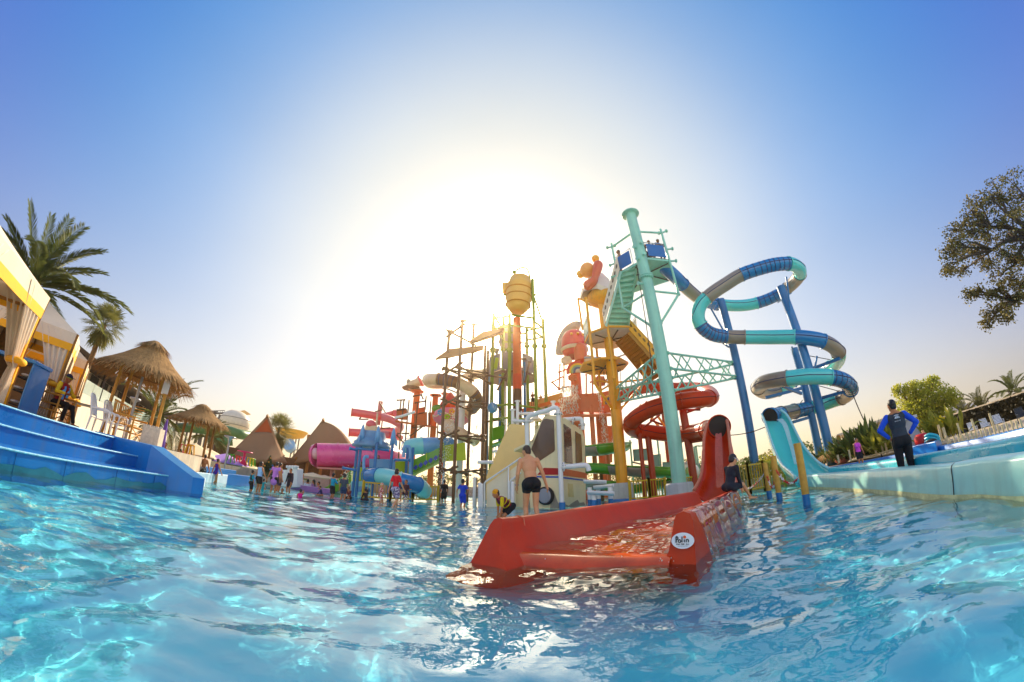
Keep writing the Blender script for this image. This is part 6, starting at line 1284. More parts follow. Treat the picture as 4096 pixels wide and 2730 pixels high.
for nm, m, r0, r1, o0, o1 in (('tyre', mat('tyre_rubber', (.02, .018, .017), .8), 1.22, .82, .0, .14), ('rim', mat('grey_rim', srgb(150, 150, 152), .5, var=.08), .98, .05, .02, .16)):
    b = MB(); b.path([wc, wc + nf * o1, wc + nf * (o1 + .01)], [wr * r0, wr * r0, wr * r0 * .9], 30); b.build(nm, m, vt)
b = MB(); b.tube(wc + nf * .15, wc + nf * .19, wr * .66, n=30); b.build('hub_disc', MATS['grey_rim'], vt, bevel=.01)
# stair wing to the left
WP = [at(1938, 2034, 15.4), at(2104, 2030, 14.6)]
for p in WP: p.z = 0
fw_ = vpl(*WP); sw = -1 if fw_.n.y > 0 else 1
vplate(fw_, sw, [(1942, 2000), (1945, 1905), (1985, 1812), (2010, 1755), (2036, 1702), (2044, 1696), (2106, 1702), (2106, 2030)], mat('ochre_panel', srgb(240, 206, 146), .4, var=.07, scale=1, coat=.2), 'stair_wing', .1, bev=.015)
WP2 = [at(1938, 2034, 14.2), at(2064, 2038, 13.4)]
for p in WP2: p.z = 0
fs_ = vpl(*WP2); ss = -1 if fs_.n.y > 0 else 1
IV = mat('ivory_gelcoat', srgb(238, 222, 192), .4, var=.05)
vplate(fs_, ss, [(1946, 2034), (1946, 1940), (2030, 1876), (2030, 2034)], IV, 'stair_side', .06); vplate(fs_, ss, [(2040, 2034), (2040, 1884), (2060, 1868), (2075, 1858), (2060, 1920), (2060, 2034)], IV, 'stair_side', .06)
b = MB(); b.path([fs_(1938, 2034, ss * .1), fs_(1938, 1935, ss * .1), fs_(1943, 1927, ss * .1), fs_(2084, 1832, ss * .1)], .035, 10); b.build('handrail', WHITE, vt)
b = MB(); b.path([fs_(2038, 1996, ss * .1), fs_(2038, 1930, ss * .1), fs_(2046, 1920, ss * .1), fs_(2082, 1892, ss * .1)], .035, 10); b.build('handrail', WHITE, vt)
for x, y0, y1, w_ in ((1920, 2034, 1938, .075), (1928, 2032, 1940, .05), (2050, 2036, 1934, .075), (2034, 2034, 1872, .03)): p, q = fs_(x, y0, ss * .12), fs_(x, y1, ss * .12); p.z = -.3; b = MB(); b.tube(p, q, w_, n=14); b.ell(q, w_); b.build('bollard', WHITE, vt)
p, q = fs_(1926, 2034, ss * .12), fs_(1926, 2012, ss * .12)
b = MB(); b.prism([VP[0] + up(2.2), VP[1] + up(2.9), VP[2] + up(2.4), VP[0] + Vector((1.5, 2.5, 2.2))], up(.1)); b.build('roof', CREAM, vt)
# white water pipes round the van
wp = thing('spray_pipes', VP[1], 'white bolted spray pipes arching over the front of the camper van play house', 'spray pipes')
def pipe(pts, r, name='pipe', n=5, m=WHITE, t=wp): b = MB(); b.path(spline(pts, n), r, 14); return b.build(name, m, t)
def bolts(p, d, r, t=wp, m=DBROWN):
    d = Vector(d).normalized(); b = MB(); b.flange(p, d, r, .05, 16); ob = b.build('pipe_flange', WHITE, t); s_ = d.orthogonal().normalized(); q = d.cross(s_)
    for k in range(6): o = p + s_ * r * .8 * math.cos(k * 1.047) + q * r * .8 * math.sin(k * 1.047); b = MB(); b.tube(o - d * .05, o + d * .05, .016, n=6); b.build('bolt', m, ob)
DV = 12.75
p0 = at(2249, 2036, DV); p0.z = -.3
pipe([p0, at(2243, 1900, DV), at(2234, 1670, DV), at(2230, 1640, DV), at(2218, 1632, DV), at(2190, 1642, DV + .1), at(2130, 1660, DV + .3), at(2112, 1672, DV + .4), at(2108, 1692, DV + .45), at(2110, 1780, DV + .5)], .088)
b = MB(); b.tube(p0, at(2249, 2010, DV), .11, n=14); b.build('blue_foot', BLUEC, wp)
bolts(at(2232, 1656, DV), (0, 0, 1), .17); bolts(at(2108, 1688, DV + .45), (0, 0, 1), .17)
pipe([at(2248, 1868, DV), at(2290, 1866, DV - .1), at(2335, 1862, DV - .1), at(2350, 1866, DV - .1), at(2356, 1885, DV - .1)], .09); bolts(at(2254, 1868, DV), (1, 0, 0), .17)
pipe([at(2254, 1680, 14), at(2310, 1676, 14), at(2325, 1680, 14), at(2330, 1702, 14), at(2331, 1720, 14)], .09); bolts(at(2328, 1700, 14), (0, 0, 1), .15); bolts(at(2293, 1685, 13.8), (1, -.3, -.3), .15)
for x, y0, y1 in ((2070, 1700, 1606), (2051, 1700, 1640), (2213, 1640, 1608)): q, q2 = at(x, y0, 15.5), at(x, y1, 15.5); b = MB(); b.tube(q, q2, .075, n=12); b.flange(q2, (0, 0, 1), .13, .05, 14); b.build('stand_pipe', WHITE, wp)
pipe([at(2072, 1655, 15.5), at(2130, 1655, 15.4), at(2200, 1655, 15.4)], .07); pipe([at(2055, 1685, 15.2), at(2100, 1686, 14.6), at(2130, 1686, 14)], .07); bolts(at(2085, 1655, 15.5), (1, 0, 0), .12); bolts(at(2060, 1685, 15.2), (1, 0, 0), .12)
b = MB(); q = at(2143, 1680, 14.2); b.lathe([(.06, .3), (.1, .12), (.24, .02), (.26, -.02), (0, -.02)], q, 16); b.build('shower_head', IV, wp)
pipe([at(1912, 1850, 15.6), at(1950, 1850, 15.4), at(1972, 1850, 15.2)], .075); pipe([at(1970, 1807, 17), at(1990, 1806, 17), at(1992, 1812, 17)], .07)
# stepped white spill troughs
ft = thing('spill_troughs', at(2395, 2020, 12.5), 'three white stepped spill troughs on posts beside the yellow column', 'water feature')
for (xa, ya, xb, yb, D) in ((2336, 1922, 2424, 1924, 12.8), (2376, 1946, 2454, 1938, 12.9), (2350, 1966, 2456, 1970, 12.2)):
    a, c = at(xa, ya, D), at(xb, yb, D - .1); b = MB(); d = (c - a).normalized(); s_ = Vector((d.y, -d.x, 0))
    if s_.y > 0: s_ = -s_
    L = (c - a).length
    b.grid(lambda i, j: a + d * (L * i) + s_ * (.2 * math.cos(math.pi * (1 + j))) + up(.2 * math.sin(math.pi * (1 + j)) * .6 + .02), 10, 10); b.build('trough', WHITE, ft, solid=.03)
for x, D in ((2358, 12.8), (2375, 12.2), (2440, 12.6), (2392, 13.1)):
    q = at(x, 1950 if x != 2375 else 1975, D); g_ = Vector((q.x, q.y, -.3)); b = MB(); b.tube(Vector((q.x, q.y, .28)), q, .085, n=14); b.build('post', WHITE, ft); b = MB(); b.tube(g_, Vector((q.x, q.y, .28)), .087, n=14); b.build('blue_foot', BLUEC, ft)
# net post left of the van
npst = thing('net_post', at(1900, 2020, 15), 'white blue footed post with a hanging dark net left of the van stairs', 'post')
for x, D in ((1899, 15), (1904, 15.2)):
    q = at(x, 1910, D); b = MB(); b.tube((q.x, q.y, -.3), q, .07 if x == 1899 else .045, n=12); b.build('post', WHITE if x == 1899 else DBROWN, npst)
b = MB(); A_, B_ = at(1906, 1912, 15.2), at(1938, 1915, 15.6)
for k in range(9):
    f = k / 8; b.tube(A_.lerp(B_, f), A_.lerp(B_, f) * 1 + up(-1.0), .006, n=4); b.tube(A_ + up(-f), B_ + up(-f), .006, n=4)
b.build('net', DBROWN, npst)
# ------------------------------------------------------------------ right: run-out lanes, deck, garden
PALE = mat('pale_aqua_fibreglass', srgb(176, 222, 212), .3, var=.10, scale=1.2, coat=.4, dirt=.18)
TEAL = mat('teal_gelcoat', srgb(70, 176, 186), .28, var=.08, coat=.4)
ow = spline([pol(R(43.6), 12.6), pol(R(47.3), 10.4), pol(R(54), 7.6), pol(R(60), 5.85), pol(R(62.6), 5.38), pol(R(66), 5.0), pol(R(70.1), 4.45), pol(R(80), 3.9), pol(R(95), 3.6)], 8)
rb = thing('splash_lane_basin', ow[20], 'long pale aqua fibreglass basin wall of the slide run-out lanes on the right', 'slide lane')
def ribbon(P, prof, name, m, t, **k):
    b = MB(); n = len(prof); vs = []
    for i, p in enumerate(P):
        d = P[min(i + 1, len(P) - 1)] - P[max(i - 1, 0)]; d.z = 0; d.normalize(); s_ = Vector((-d.y, d.x, 0)); s_ = s_ if s_.dot(p) > 0 else -s_
        for u, z in prof: vs.append(Vector((p.x, p.y, 0)) + s_ * u + up(z))
    b.add(vs, [(i * n + j, (i + 1) * n + j, (i + 1) * n + j + 1, i * n + j + 1) for i in range(len(P) - 1) for j in range(n - 1)]); return b.build(name, m, t, **k)
wallp = [(-.10, -.9), (-.05, -.05), (-.015, .18), (0, .33), (.02, .36), (.06, .375), (.20, .375), (.23, .36), (.25, .25), (.25, -.4)]
ribbon(ow[:34], wallp, 'basin_wall', PALE, rb); ribbon(ow[33:], [(u + .006, z + .006) for u, z in wallp], 'basin_wall', PALE, rb)
ribbon(ow, [(-.058, -.2), (-.056, -.06), (-.05, .015), (-.046, .05)], 'waterline_stain', mat('waterline_scale', srgb(206, 204, 160), .5, var=.35, scale=6), rb)
b = MB(); p = ow[33]; d = (ow[34] - ow[33]).normalized(); s_ = Vector((-d.y, d.x, 0)); s_ = s_ if s_.dot(p) > 0 else -s_
b.path([Vector((p.x, p.y, 0)) + s_ * (u - .002) + up(z + .002) for u, z in wallp[:7]], .005, 5); b.build('joint_line', DBROWN, rb)
def off(P, o, k=1.): return [p + ((lambda d: (lambda s_: s_ if s_.dot(p) > 0 else -s_)(Vector((-d.y, d.x, 0)).normalized()))(P[min(i + 1, len(P) - 1)] - P[max(i - 1, 0)])) * o for i, p in enumerate(P)]
ribbon(off(ow, 1.0), [(0, -.3), (0, .36), (.03, .43), (.09, .445), (.22, .445), (.26, .42), (.27, .3), (.27, -.3)], 'lane_divider', TEAL, rb)
lw_ = mat('lane_water', (.03, .30, .52), .06, var=.3, scale=3, bump=.35, bscale=7, spec=.6)
ribbon(ow, [(.24, .25), (.6, .25), (1.02, .25)], 'lane_water', lw_, rb)
far_ = [pol(R(47.5), 14.2), pol(R(54.5), 13.2), pol(R(59.5), 12.0), pol(R(63.5), 10.6), pol(R(67), 9.7), pol(R(71.8), 8.6), pol(R(82), 7.4)]
b = MB(); iw = off(ow, 1.2); i3 = [iw[int(k * (len(iw) - 1) / 20)] for k in range(21)]; f3_ = spline(far_, 4); f3_ = [f3_[int(k * (len(f3_) - 1) / 20)] for k in range(21)]
b.grid(lambda i, j: Vector((*(i3[int(round(i * 20))].lerp(f3_[int(round(i * 20))], j)).xy, .285)), 21, 12); b.build('lane_water', lw_, rb)
kw = thing('blue_kerb_wall', far_[3], 'low blue painted wall carrying short bamboo pickets behind the lanes', 'wall')
ribbon(spline(far_, 6), [(-.02, -.4), (0, .41), (.02, .43), (.35, .43), (.36, .2)], 'wall', BLUE, kw)
b = MB(); p = pol(R(60.0), 11.4); b.prism([pol(R(58.2), 12.0, -.2), pol(R(61.9), 10.9, -.2), pol(R(62.6), 12.2, -.2), pol(R(58.5), 13.4, -.2)], up(.77)); b.build('pier', BLUE, kw, bevel=.02)
tag(sheet([(v.x, v.y) for v in off(spline(far_, 6), .34)] + [(30, 1), (40, 20), (26, 44), (9.5, 15)], -1.1, .40).build('paved_terrace', mat('terrace_paving', srgb(176, 160, 136), .8, var=.2, scale=2)), None, None, kind='structure')
PK = mat('pale_bamboo', srgb(214, 190, 148), .6, var=.15, scale=10)
def dress(o, label, group): return tag(o, label, 'picket', group)
W_ = spline(far_, 40)
def along(x): return min(W_, key=lambda p: abs(az(x, 1760) - math.atan2(p.x, p.y)))
for k, x in enumerate(range(3798, 4110, 19)):
    p = along(x); o = p + p.normalized() * .14; b = MB(); b.tube(Vector((o.x, o.y, .4)), Vector((o.x - .01, o.y, .43 + .14 + .015 * (k % 3))), .02, n=8)
    dress(b.build('picket', PK), 'short cut bamboo picket standing in the row along the blue kerb wall', 'short bamboo pickets')
for k, x in enumerate((3788, 3848, 3912, 3990)):
    p = along(x); o = p + p.normalized() * .3; b = MB(); b.tube(Vector((o.x, o.y, .4)), Vector((o.x - .02, o.y, .43 + .40)), .024, n=8)
    dress(b.build('bamboo_post', PK), 'tall bamboo post rising among the short pickets before the white chairs', 'tall bamboo posts')
for k, (x, y0, y1, D) in enumerate(((3500, 1840, 1790, 14.5), (3525, 1835, 1775, 14.5), (3540, 1835, 1770, 14.3), (3565, 1820, 1760, 14.3), (3690, 1780, 1722, 12.6), (3752, 1760, 1700, 12.3), (3770, 1760, 1712, 12.3), (3350, 1880, 1820, 14), (3395, 1870, 1800, 14.2))):
    q = at(x, y1, D); b = MB(); b.tube((q.x, q.y, .5), q, .035, n=8); dress(b.build('garden_stake', PK), 'thin bamboo stake at the garden edge around the man in the blue rash guard', 'bamboo garden stakes')
b = MB(); b.tube(at(3480, 1825, 14.4), at(3570, 1800, 14.2), .025, n=6); b.tube(at(3400, 1845, 14.4), at(3500, 1822, 14.4), .025, n=6); tag(b.build('garden_rail', PK), 'thin bamboo rail tied across the garden stakes', 'rail')
# loungers / chairs before the hedge
def deck_chair(loc, rz, label, m, s_=1.0):
    t = thing('deck_chair', loc, label, 'chair', 'slatted deck chairs before the hedge'); t.rotation_euler = (0, 0, rz); o = Vector(loc)
    def add(name, fn, **k):
        b = MB(); fn(b); b.v = [tuple(Vector(v) * s_ + o) for v in b.v]; b.build(name, m, t, **k)
    for k in range(6): add('back_slat', lambda b: b.box((0, -.28 - .05 * k, .46 + .1 * k), (.52 - .012 * k * k * .4, .03, .078), Matrix.Rotation(R(22), 3, 'X')))
    add('back_frame', lambda b: [b.beam((x, -.25, .4), (x * .92, -.6, 1.05), .05, .05) for x in (-.29, .29)] + [b.beam((-.28, -.6, 1.05), (.28, -.6, 1.05), .06, .05)])
    add('seat', lambda b: b.box((0, 0, .40), (.58, .52, .05)), bevel=.01)
    for x in (-.31, .31):
        add('armrest', lambda b: b.box((x, .0, .62), (.07, .56, .04)), bevel=.01)
        for y in (-.24, .24): add('leg', lambda b: b.box((x, y, .3), (.05, .05, .62)))
    return t
DKP = mat('dark_plastic', (.03, .035, .04), .4)
for x, y, D, m, lab in ((3808, 1748, 12.6, WHITEP, 'white slatted deck chair farthest from the camera, beside the yellow flowers'), (3852, 1740, 13.0, DKP, 'dark slatted deck chair between two white ones'), (3898, 1735, 11.6, WHITEP, 'white slatted deck chair just right of the dark one'), (3948, 1722, 11.2, WHITEP, 'white slatted deck chair second from the right of the white ones'), (4003, 1710, 10.6, WHITEP, 'white slatted deck chair nearest the camera with a white flap behind it'), (4096, 1690, 9.4, DKP, 'dark deck chair cut off by the right edge of the picture')):
    p = pol(az(x, y), D + 3.4, .40); deck_chair(p, math.atan2(p.y, p.x) + R(90) + R(14), lab, m, .36)
# hedge wall
h0, h1 = pol(R(62.6), 24), pol(R(80), 19); hg = thing('hedge_wall', (h0 + h1) / 2, 'long dark creeper covered wall with a pale capping behind the deck chairs', 'hedge')
hz0, hz1 = 1.47, 1.30
d = (h1 - h0); L = d.length; d.normalize(); n = Vector((-d.y, d.x, 0)); n = n if n.dot(h0) > 0 else -n
b = MB(); b.prism([h0 + up(.3), h1 + up(.3), h1 + up(hz1 - .1), h0 + up(hz0 - .1)], n * .4); b.build('wall', mat('dark_wall', (.03, .024, .018), .9, var=.3), hg)
b = MB(); rg = random.Random(8)
def leaf(b, p, s_, rg):
    a = Vector((rg.gauss(0, 1), rg.gauss(0, 1), rg.gauss(0, 1))).normalized(); c = a.orthogonal().normalized() * s_; e = a.cross(c).normalized() * s_ * .6
    b.add([p - c, p + e, p + c, p - e], [(0, 1, 2, 3)], False)
for _ in range(9000):
    f = rg.random(); z = .5 + (hz0 * (1 - f) + hz1 * f - .62) * rg.random(); leaf(b, h0 + d * (L * f) + up(z) - n * abs(rg.gauss(0, .06)), .06 + .06 * rg.random(), rg)
b.build('creeper', leaf_mat('dark_creeper_leaf', (.015, .015, .005), (.05, .04, .012), .1), hg)
b = MB(); b.beam(h0 + up(hz0 - .06) + n * .2, h1 + up(hz1 - .06) + n * .2, .5, .06); b.build('capping', CONC, hg)
for k in range(7): b = MB(); p = h0.lerp(h1, k / 7) + up(hz0 + (hz1 - hz0) * k / 7); b.tube(p, p + up(.2), .02, n=6); b.build('stub_pipe', DBROWN, hg)
# plants
def blob_tree(name, label, loc, clumps, trunk_h, n, ls, m, rg, group, cat='tree', tr=.12, limbs=True, bark=None):
    t = thing(name, loc, label, cat, group); loc = Vector(loc); top = loc + up(trunk_h)
    b = MB(); b.path(spline([loc, loc.lerp(top, .5) + Vector((rg.uniform(-.1, .1), rg.uniform(-.1, .1), 0)), top], 5), [tr * (1 - .05 * k) for k in range(11)], 9)
    b2 = MB(); tot = sum(r ** 2 for _, r in clumps)
    for c, r in clumps:
        if limbs:
            mid = top.lerp(c, .5) + Vector((rg.uniform(-.2, .2), rg.uniform(-.2, .2), rg.uniform(-.1, .3))) * r; P = spline([top, mid, c], 4); b.path(P, [tr * .55 * (1 - .09 * k) for k in range(len(P))], 6)
        for _ in range(int(n * r * r / tot)):
            u = Vector((rg.gauss(0, 1), rg.gauss(0, 1), rg.gauss(0, 1))).normalized() * r * rg.random() ** .45; p = c + Vector((u.x, u.y, u.z * .75)); leaf(b2, p, ls * rg.uniform(.6, 1.3), rg)
    b.build('trunk', bark or BARK, t); b2.build('crown', m, t); return t
BAM = leaf_mat('bamboo_leaf', (.26, .30, .02), (.60, .56, .06), .55)
cl = [(at(x, y, 26 + dd), r * 1.3) for x, y, r, dd in ((3690, 1640, 1.0, 0), (3640, 1610, .8, .5), (3740, 1590, .9, 0), (3660, 1560, .6, 0), (3720, 1540, .55, .5), (3600, 1565, .45, 0), (3732, 1520, .3, 0), (3645, 1545, .35, 0), (3790, 1590, .6, -.4), (3815, 1598, .35, 0), (3700, 1700, 1.0, 0), (3760, 1660, .8, 0), (3585, 1555, .25, 0), (3635, 1650, .6, 0))]
blob_tree('bamboo_clump', 'feathery bright yellow green bamboo clump behind the man in the blue rash guard', pol(az(3700, 1700), 26, .3), cl, 1.2, 13000, .07, BAM, rg, None, 'bamboo')
YG = leaf_mat('yellow_shrub_leaf', (.22, .24, .02), (.5, .42, .05), .4); MG = leaf_mat('mid_green_leaf', (.06, .10, .02), (.14, .17, .03), .35)
def spiky(x, y, D, r, n, lab, m, group='garden plants beyond the lanes', h=.5, z0=.5):
    p = pol(az(x, y), D); c = at(x, y, D); t = thing('garden_plant', (p.x, p.y, z0), lab, 'plant', group); b = MB(); o = Vector((p.x, p.y, z0))
    for k in range(n):
        a = rg.uniform(0, 6.28); e = rg.uniform(.35, 1.4); d = Vector((math.cos(a) * math.cos(e), math.sin(a) * math.cos(e), math.sin(e))); s_ = Vector((-math.sin(a), math.cos(a), 0)); L = r * rg.uniform(.6, 1.1); o2 = o + Vector((rg.gauss(0, r * .25), rg.gauss(0, r * .25), 0)); w_ = r * .07
        m1 = o2 + d * L * .6 + up(.05); e1 = o2 + d * L - up(L * .25 * math.cos(e)); b.add([o2, m1 - s_ * w_, e1, m1 + s_ * w_], [(0, 1, 2, 3)], False)
    b.build('leaves', m, t); return t
for x, y, D, r, n, lab, m in ((3545, 1800, 15, 1.1, 120, 'yellow leaved plant just left of the man in blue', YG), (3480, 1790, 16, 1.5, 150, 'green arching plant behind the woman in pink', MG), (3385, 1830, 16.5, 1.1, 110, 'low green plant under the small thatched umbrella', MG), (3430, 1720, 20, 1.6, 110, 'spiky palm like plant above the small thatched umbrella', MG), (3770, 1735, 13.4, 1.0, 120, 'yellow flowering canna plant beside the red tank', YG), (3560, 1720, 18, 1.2, 100, 'yellow green shrub behind the left shoulder of the man in blue', YG), (3610, 1780, 17, 1.2, 120, 'green shrub behind the waist of the man in blue', MG), (3300, 1860, 18, .9, 90, 'green plant right of the blue slide columns', MG)): spiky(x, y, D, r, n, lab, m)
for k, (x, y, D) in enumerate(((3744, 1690, 13.4), (3770, 1688, 13.4))): b = MB(); p = at(x, y, D); [leaf(b, p + Vector((rg.gauss(0, .05), rg.gauss(0, .05), rg.gauss(0, .07))), .06, rg) for _ in range(40)]; tag(b.build('canna_flower', mat('yellow_petals', srgb(248, 214, 20), .6)), ('yellow canna flower spike, left of the two above the flowering plant', 'yellow canna flower spike, right of the two above the flowering plant')[k], 'flower')
for k, (x, y, D, L, lab) in enumerate(((3860, 1660, 28, 1.4, 'short palm peeping over the left part of the hedge wall'), (4050, 1560, 28, 1.4, 'palm crown showing above the hedge wall at the right edge'), (3925, 1630, 28, 1.4, 'yellowing palm crown above the middle of the hedge wall'))):
    q = pol(az(x, y), D, .5); palm(q, at(x, y, D).z - .7, L, 18, lab, rg, wl=.35, mats=MATS['yellow_palm_leaf'] if k != 1 else GREENP, nl=30, up_=.15, group='palms beyond the hedge wall', tr=.1)
# tank, pump, roofs
tk = thing('water_tank', at(3690, 1770, 12.3), 'red round water tank with blue pump pipes beside the blue pier', 'tank')
b = MB(); c = at(3690, 1768, 12.3); b.lathe([(0, -.22), (.14, -.21), (.2, -.14), (.21, 0), (.2, .14), (.14, .21), (0, .22)], c, 24); b.build('tank', mat('red_tank_plastic', srgb(196, 34, 24), .35, var=.1), tk)
for y in (1740, 1752, 1764): b = MB(); b.path(catm([(3702, y + 6, 12), (3718, y, 11.9), (3738, y + 2, 11.9), (3752, y + 8, 11.9), (3756, y + 20, 11.9)], 4), .045, 8); b.build('pipe', TEAL, tk)
b = MB(); b.ell(at(3728, 1776, 11.8), (.22, .16, .13)); b.build('pump', DARKG, tk)
pg_ = thing('pergola', at(3480, 1700, 26), 'pale slatted pergola roof on posts behind the small thatched umbrella', 'pergola')
A_, B_, C_, D_ = at(3352, 1742, 24), at(3560, 1668, 24), at(3600, 1690, 30), at(3380, 1750, 30)
b = MB()
for k in range(30): f = k / 29; b.beam(A_.lerp(B_, f), D_.lerp(C_, f), .12, .12)
b.build('slats', mat('pale_timber', srgb(206, 196, 184), .6, var=.15), pg_)
for f in (.05, .5, .95): b = MB(); b.beam(A_.lerp(D_, f), B_.lerp(C_, f), .14, .16); b.build('beam', MATS['pale_timber'], pg_)
for p in (A_, B_, C_, D_, (A_ + B_) / 2): b = MB(); b.beam(Vector((p.x, p.y, .5)), p, .16, .16); b.build('post', WOOD, pg_)
b = MB(); b.prism([at(3440, 1770, 22), at(3540, 1742, 22), at(3545, 1760, 25), at(3450, 1785, 25)], up(.1)); b.prism([at(3440, 1772, 22) + up(-1.6), at(3540, 1744, 22) + up(-1.6), at(3540, 1744, 22), at(3440, 1772, 22)], (.05, .1, 0)); tag(b.build('kiosk', PLASTER), 'low white roofed kiosk in front of the pergola', 'kiosk')
b = MB(); b.prism([pol(R(57.5), 14.2, .5), pol(R(60.3), 13.8, .5), pol(R(60.4), 14.2, .5), pol(R(57.7), 14.6, .5)], up(.85)); b.box(pol(R(58.9), 14.1, 1.39), (.8, .5, .08), R(-58)); tag(b.build('white_booth', mat('white_board', srgb(220, 214, 206), .5, var=.08)), 'plain white panel booth behind the elbow of the man in blue', 'booth')
b = MB(); b.prism([at(3800, 1620, 40), at(3920, 1610, 40), at(3920, 1645, 40), at(3790, 1660, 40)], (1, 6, 0)); tag(b.build('white_roof', mat('white_roofing', srgb(214, 212, 212), .6)), 'pale curved roof seen beyond the bamboo and hedge wall', 'roof')
hc3 = hp(math.degrees(az(3372, 1790)), 17.5)
hut(hc3, 1.05, at(3372, 1812, 17.5).z, at(3380, 1758, 17.5).z, [(hc3[0] + .3, hc3[1] - .3), (hc3[0] - .4, hc3[1] + .1), (hc3[0] + .6, hc3[1] + .4)], 'small thatched umbrella hut among plants on the right', 1800, rg, WOOD)
b = MB(); b.ell(at(3368, 1836, 16.5), (.35, .3, .2)); tag(b.build('pink_float', mat('pink_plastic', srgb(236, 160, 150), .4)), 'pale pink round float lying under the small thatched umbrella', 'float')
# wooden poles with plastic chain
WP_ = mat('round_timber', srgb(206, 160, 92), .55, var=.2, scale=6, dirt=.35)
poles = []
for (x0, y0, x1, y1, D, r, lab) in ((3228, 2018, 3184, 1775, 7.7, .072, 'nearest and tallest round timber pole standing in the pool'), (3118, 1995, 3092, 1825, 9.3, .07, 'middle round timber pole of the three in the pool'), (3077, 1978, 3056, 1853, 10.6, .07, 'farthest round timber pole of the three in the pool')):
    p = atz(x0, y0, 0); p = pol(az(x0, y0), D); q = at(x1, y1, D); t = thing('timber_pole', p, lab, 'pole', 'round timber poles standing in the pool'); b = MB(); b.tube((p.x, p.y, .16), (p.x, p.y, q.z), r, n=14); b.build('pole', WP_, t, bevel=.006); b = MB(); b.tube((p.x, p.y, -.9), (p.x, p.y, .16), r * 1.02, n=14); b.build('blue_foot', BLUEC, t); poles.append((p, q.z))
CW, CR = mat('white_chain_plastic', srgb(238, 226, 220), .4, var=.03), mat('red_chain_plastic', srgb(206, 36, 44), .4, var=.05)
def chain(a, c, sag, lab, n=26):
    t = thing('plastic_chain', a, lab, 'chain', 'red and white plastic chains')
    for run in range(6):
        b = MB()
        for k in range(n):
            if k * 6 // n != run: continue
            f, g = k / n, (k + 1) / n; p, q = (a.lerp(c, u) - up(sag * 4 * u * (1 - u)) for u in (f, g)); d = (q - p); s_ = d.orthogonal().normalized() if k % 2 else d.cross(d.orthogonal()).normalized(); m_ = (p + q) / 2; d = d * .66
            b.path([m_ + d * math.cos(e) + s_ * (.022 * math.sin(e)) for e in np.linspace(0, 6.283, 9)[:-1]], .009, 5, closed=True)
        b.build('red_chain_run' if run % 2 else 'white_chain_run', CR if run % 2 else CW, t)
chain(poles[0][0] + up(.62), poles[1][0] + up(.72), .3, 'red and white plastic chain between the nearest two timber poles'); chain(poles[1][0] + up(.74), poles[2][0] + up(.62), .42, 'red and white plastic chain between the farther two timber poles'); chain(poles[2][0] + up(.7), poles[2][0] + Vector((-.25, 1.6, .5)), .35, 'red and white plastic chain trailing from the farthest timber pole', 20)
# shrubs behind the tan railing
for k, (x, y, D, r, lab) in enumerate(((2960, 1880, 17, .5, 'thin leafy shrub left behind the tan railing'), (2985, 1850, 18, .35, 'sparse tall twig with leaves above the tan railing'), (3080, 1850, 19, .7, 'yellow green shrub behind the foot of the aqua chute'), (3240, 1870, 20, .7, 'leafy shrub under the aqua chute'), (3045, 1865, 18, .45, 'leafy shrub right of the first blue column'))):
    c = at(x, y, D); blob_tree('garden_shrub', lab, (c.x, c.y, .2), [(c, r), (c + Vector((.3, 0, -.4)), r), (c + Vector((-.3, .1, -.6)), r)], .6, 420 if k < 2 else 1100, .07, MG if k < 2 else YG, rg, 'shrubs behind the slides', 'shrub', tr=.04)
# big tree at the right edge
BT_ = leaf_mat('broad_tree_leaf', (.06, .055, .01), (.22, .17, .04), .4)
D0 = 19; tb = pol(R(77), 19, .5); tcl = []
for x, y, r in ((4060, 745, .9), (3995, 770, .9), (3960, 800, .75), (4090, 800, .9), (4020, 830, .8), (3920, 815, .7), (3880, 850, .65), (3860, 900, .6), (3940, 880, .6), (4010, 900, .6), (4080, 880, .7), (3815, 930, .55), (3830, 980, .55), (3790, 1010, .5), (3850, 1010, .5), (3900, 1000, .4), (3960, 970, .55), (4040, 960, .6), (4090, 960, .6), (3810, 1060, .45), (3850, 1085, .4), (3790, 1085, .35), (3925, 1045, .55), (3960, 1060, .45), (4000, 1010, .5), (4060, 1030, .4), (4000, 1110, .55), (4050, 1120, .5), (4090, 1145, .5), (3990, 1155, .4), (3880, 1185, .32), (3910, 1165, .3), (3960, 1180, .35), (4070, 1190, .4), (3960, 1260, .42), (4000, 1240, .45), (4050, 1215, .4), (3950, 1295, .3), (4030, 1265, .3), (4092, 1040, .5), (4140, 820, 1.2), (4160, 960, 1.2), (4150, 1100, .9), (3890, 935, .5), (3935, 935, .5)): tcl.append((at(x, y, D0 + rg.uniform(-1.5, 1.5)), r * .78))
t = thing('broadleaf_tree', tb, 'large dark broadleaf tree with open branching crown entering at the right edge', 'tree')
fk = at(4190, 1180, D0); fk2 = at(4150, 960, D0); b = MB(); b.path(spline([tb, tb.lerp(fk, .5) + Vector((.3, 0, 0)), fk, fk2], 6), [.34 - .012 * k for k in range(19)], 12)
hubs = [at(x, y, D0) for x, y in ((4060, 1060), (4070, 960), (4030, 860), (4100, 1150), (4060, 1210), (3970, 1000), (3960, 910), (4110, 800))]
for h_ in hubs: s0 = fk if h_.z < fk2.z - 1.2 else fk2; P = spline([s0, s0.lerp(h_, .5) + up(.25), h_], 5); b.path(P, [.13 - .007 * k for k in range(len(P))], 8)
b2 = MB(); tot = sum(r * r for _, r in tcl)
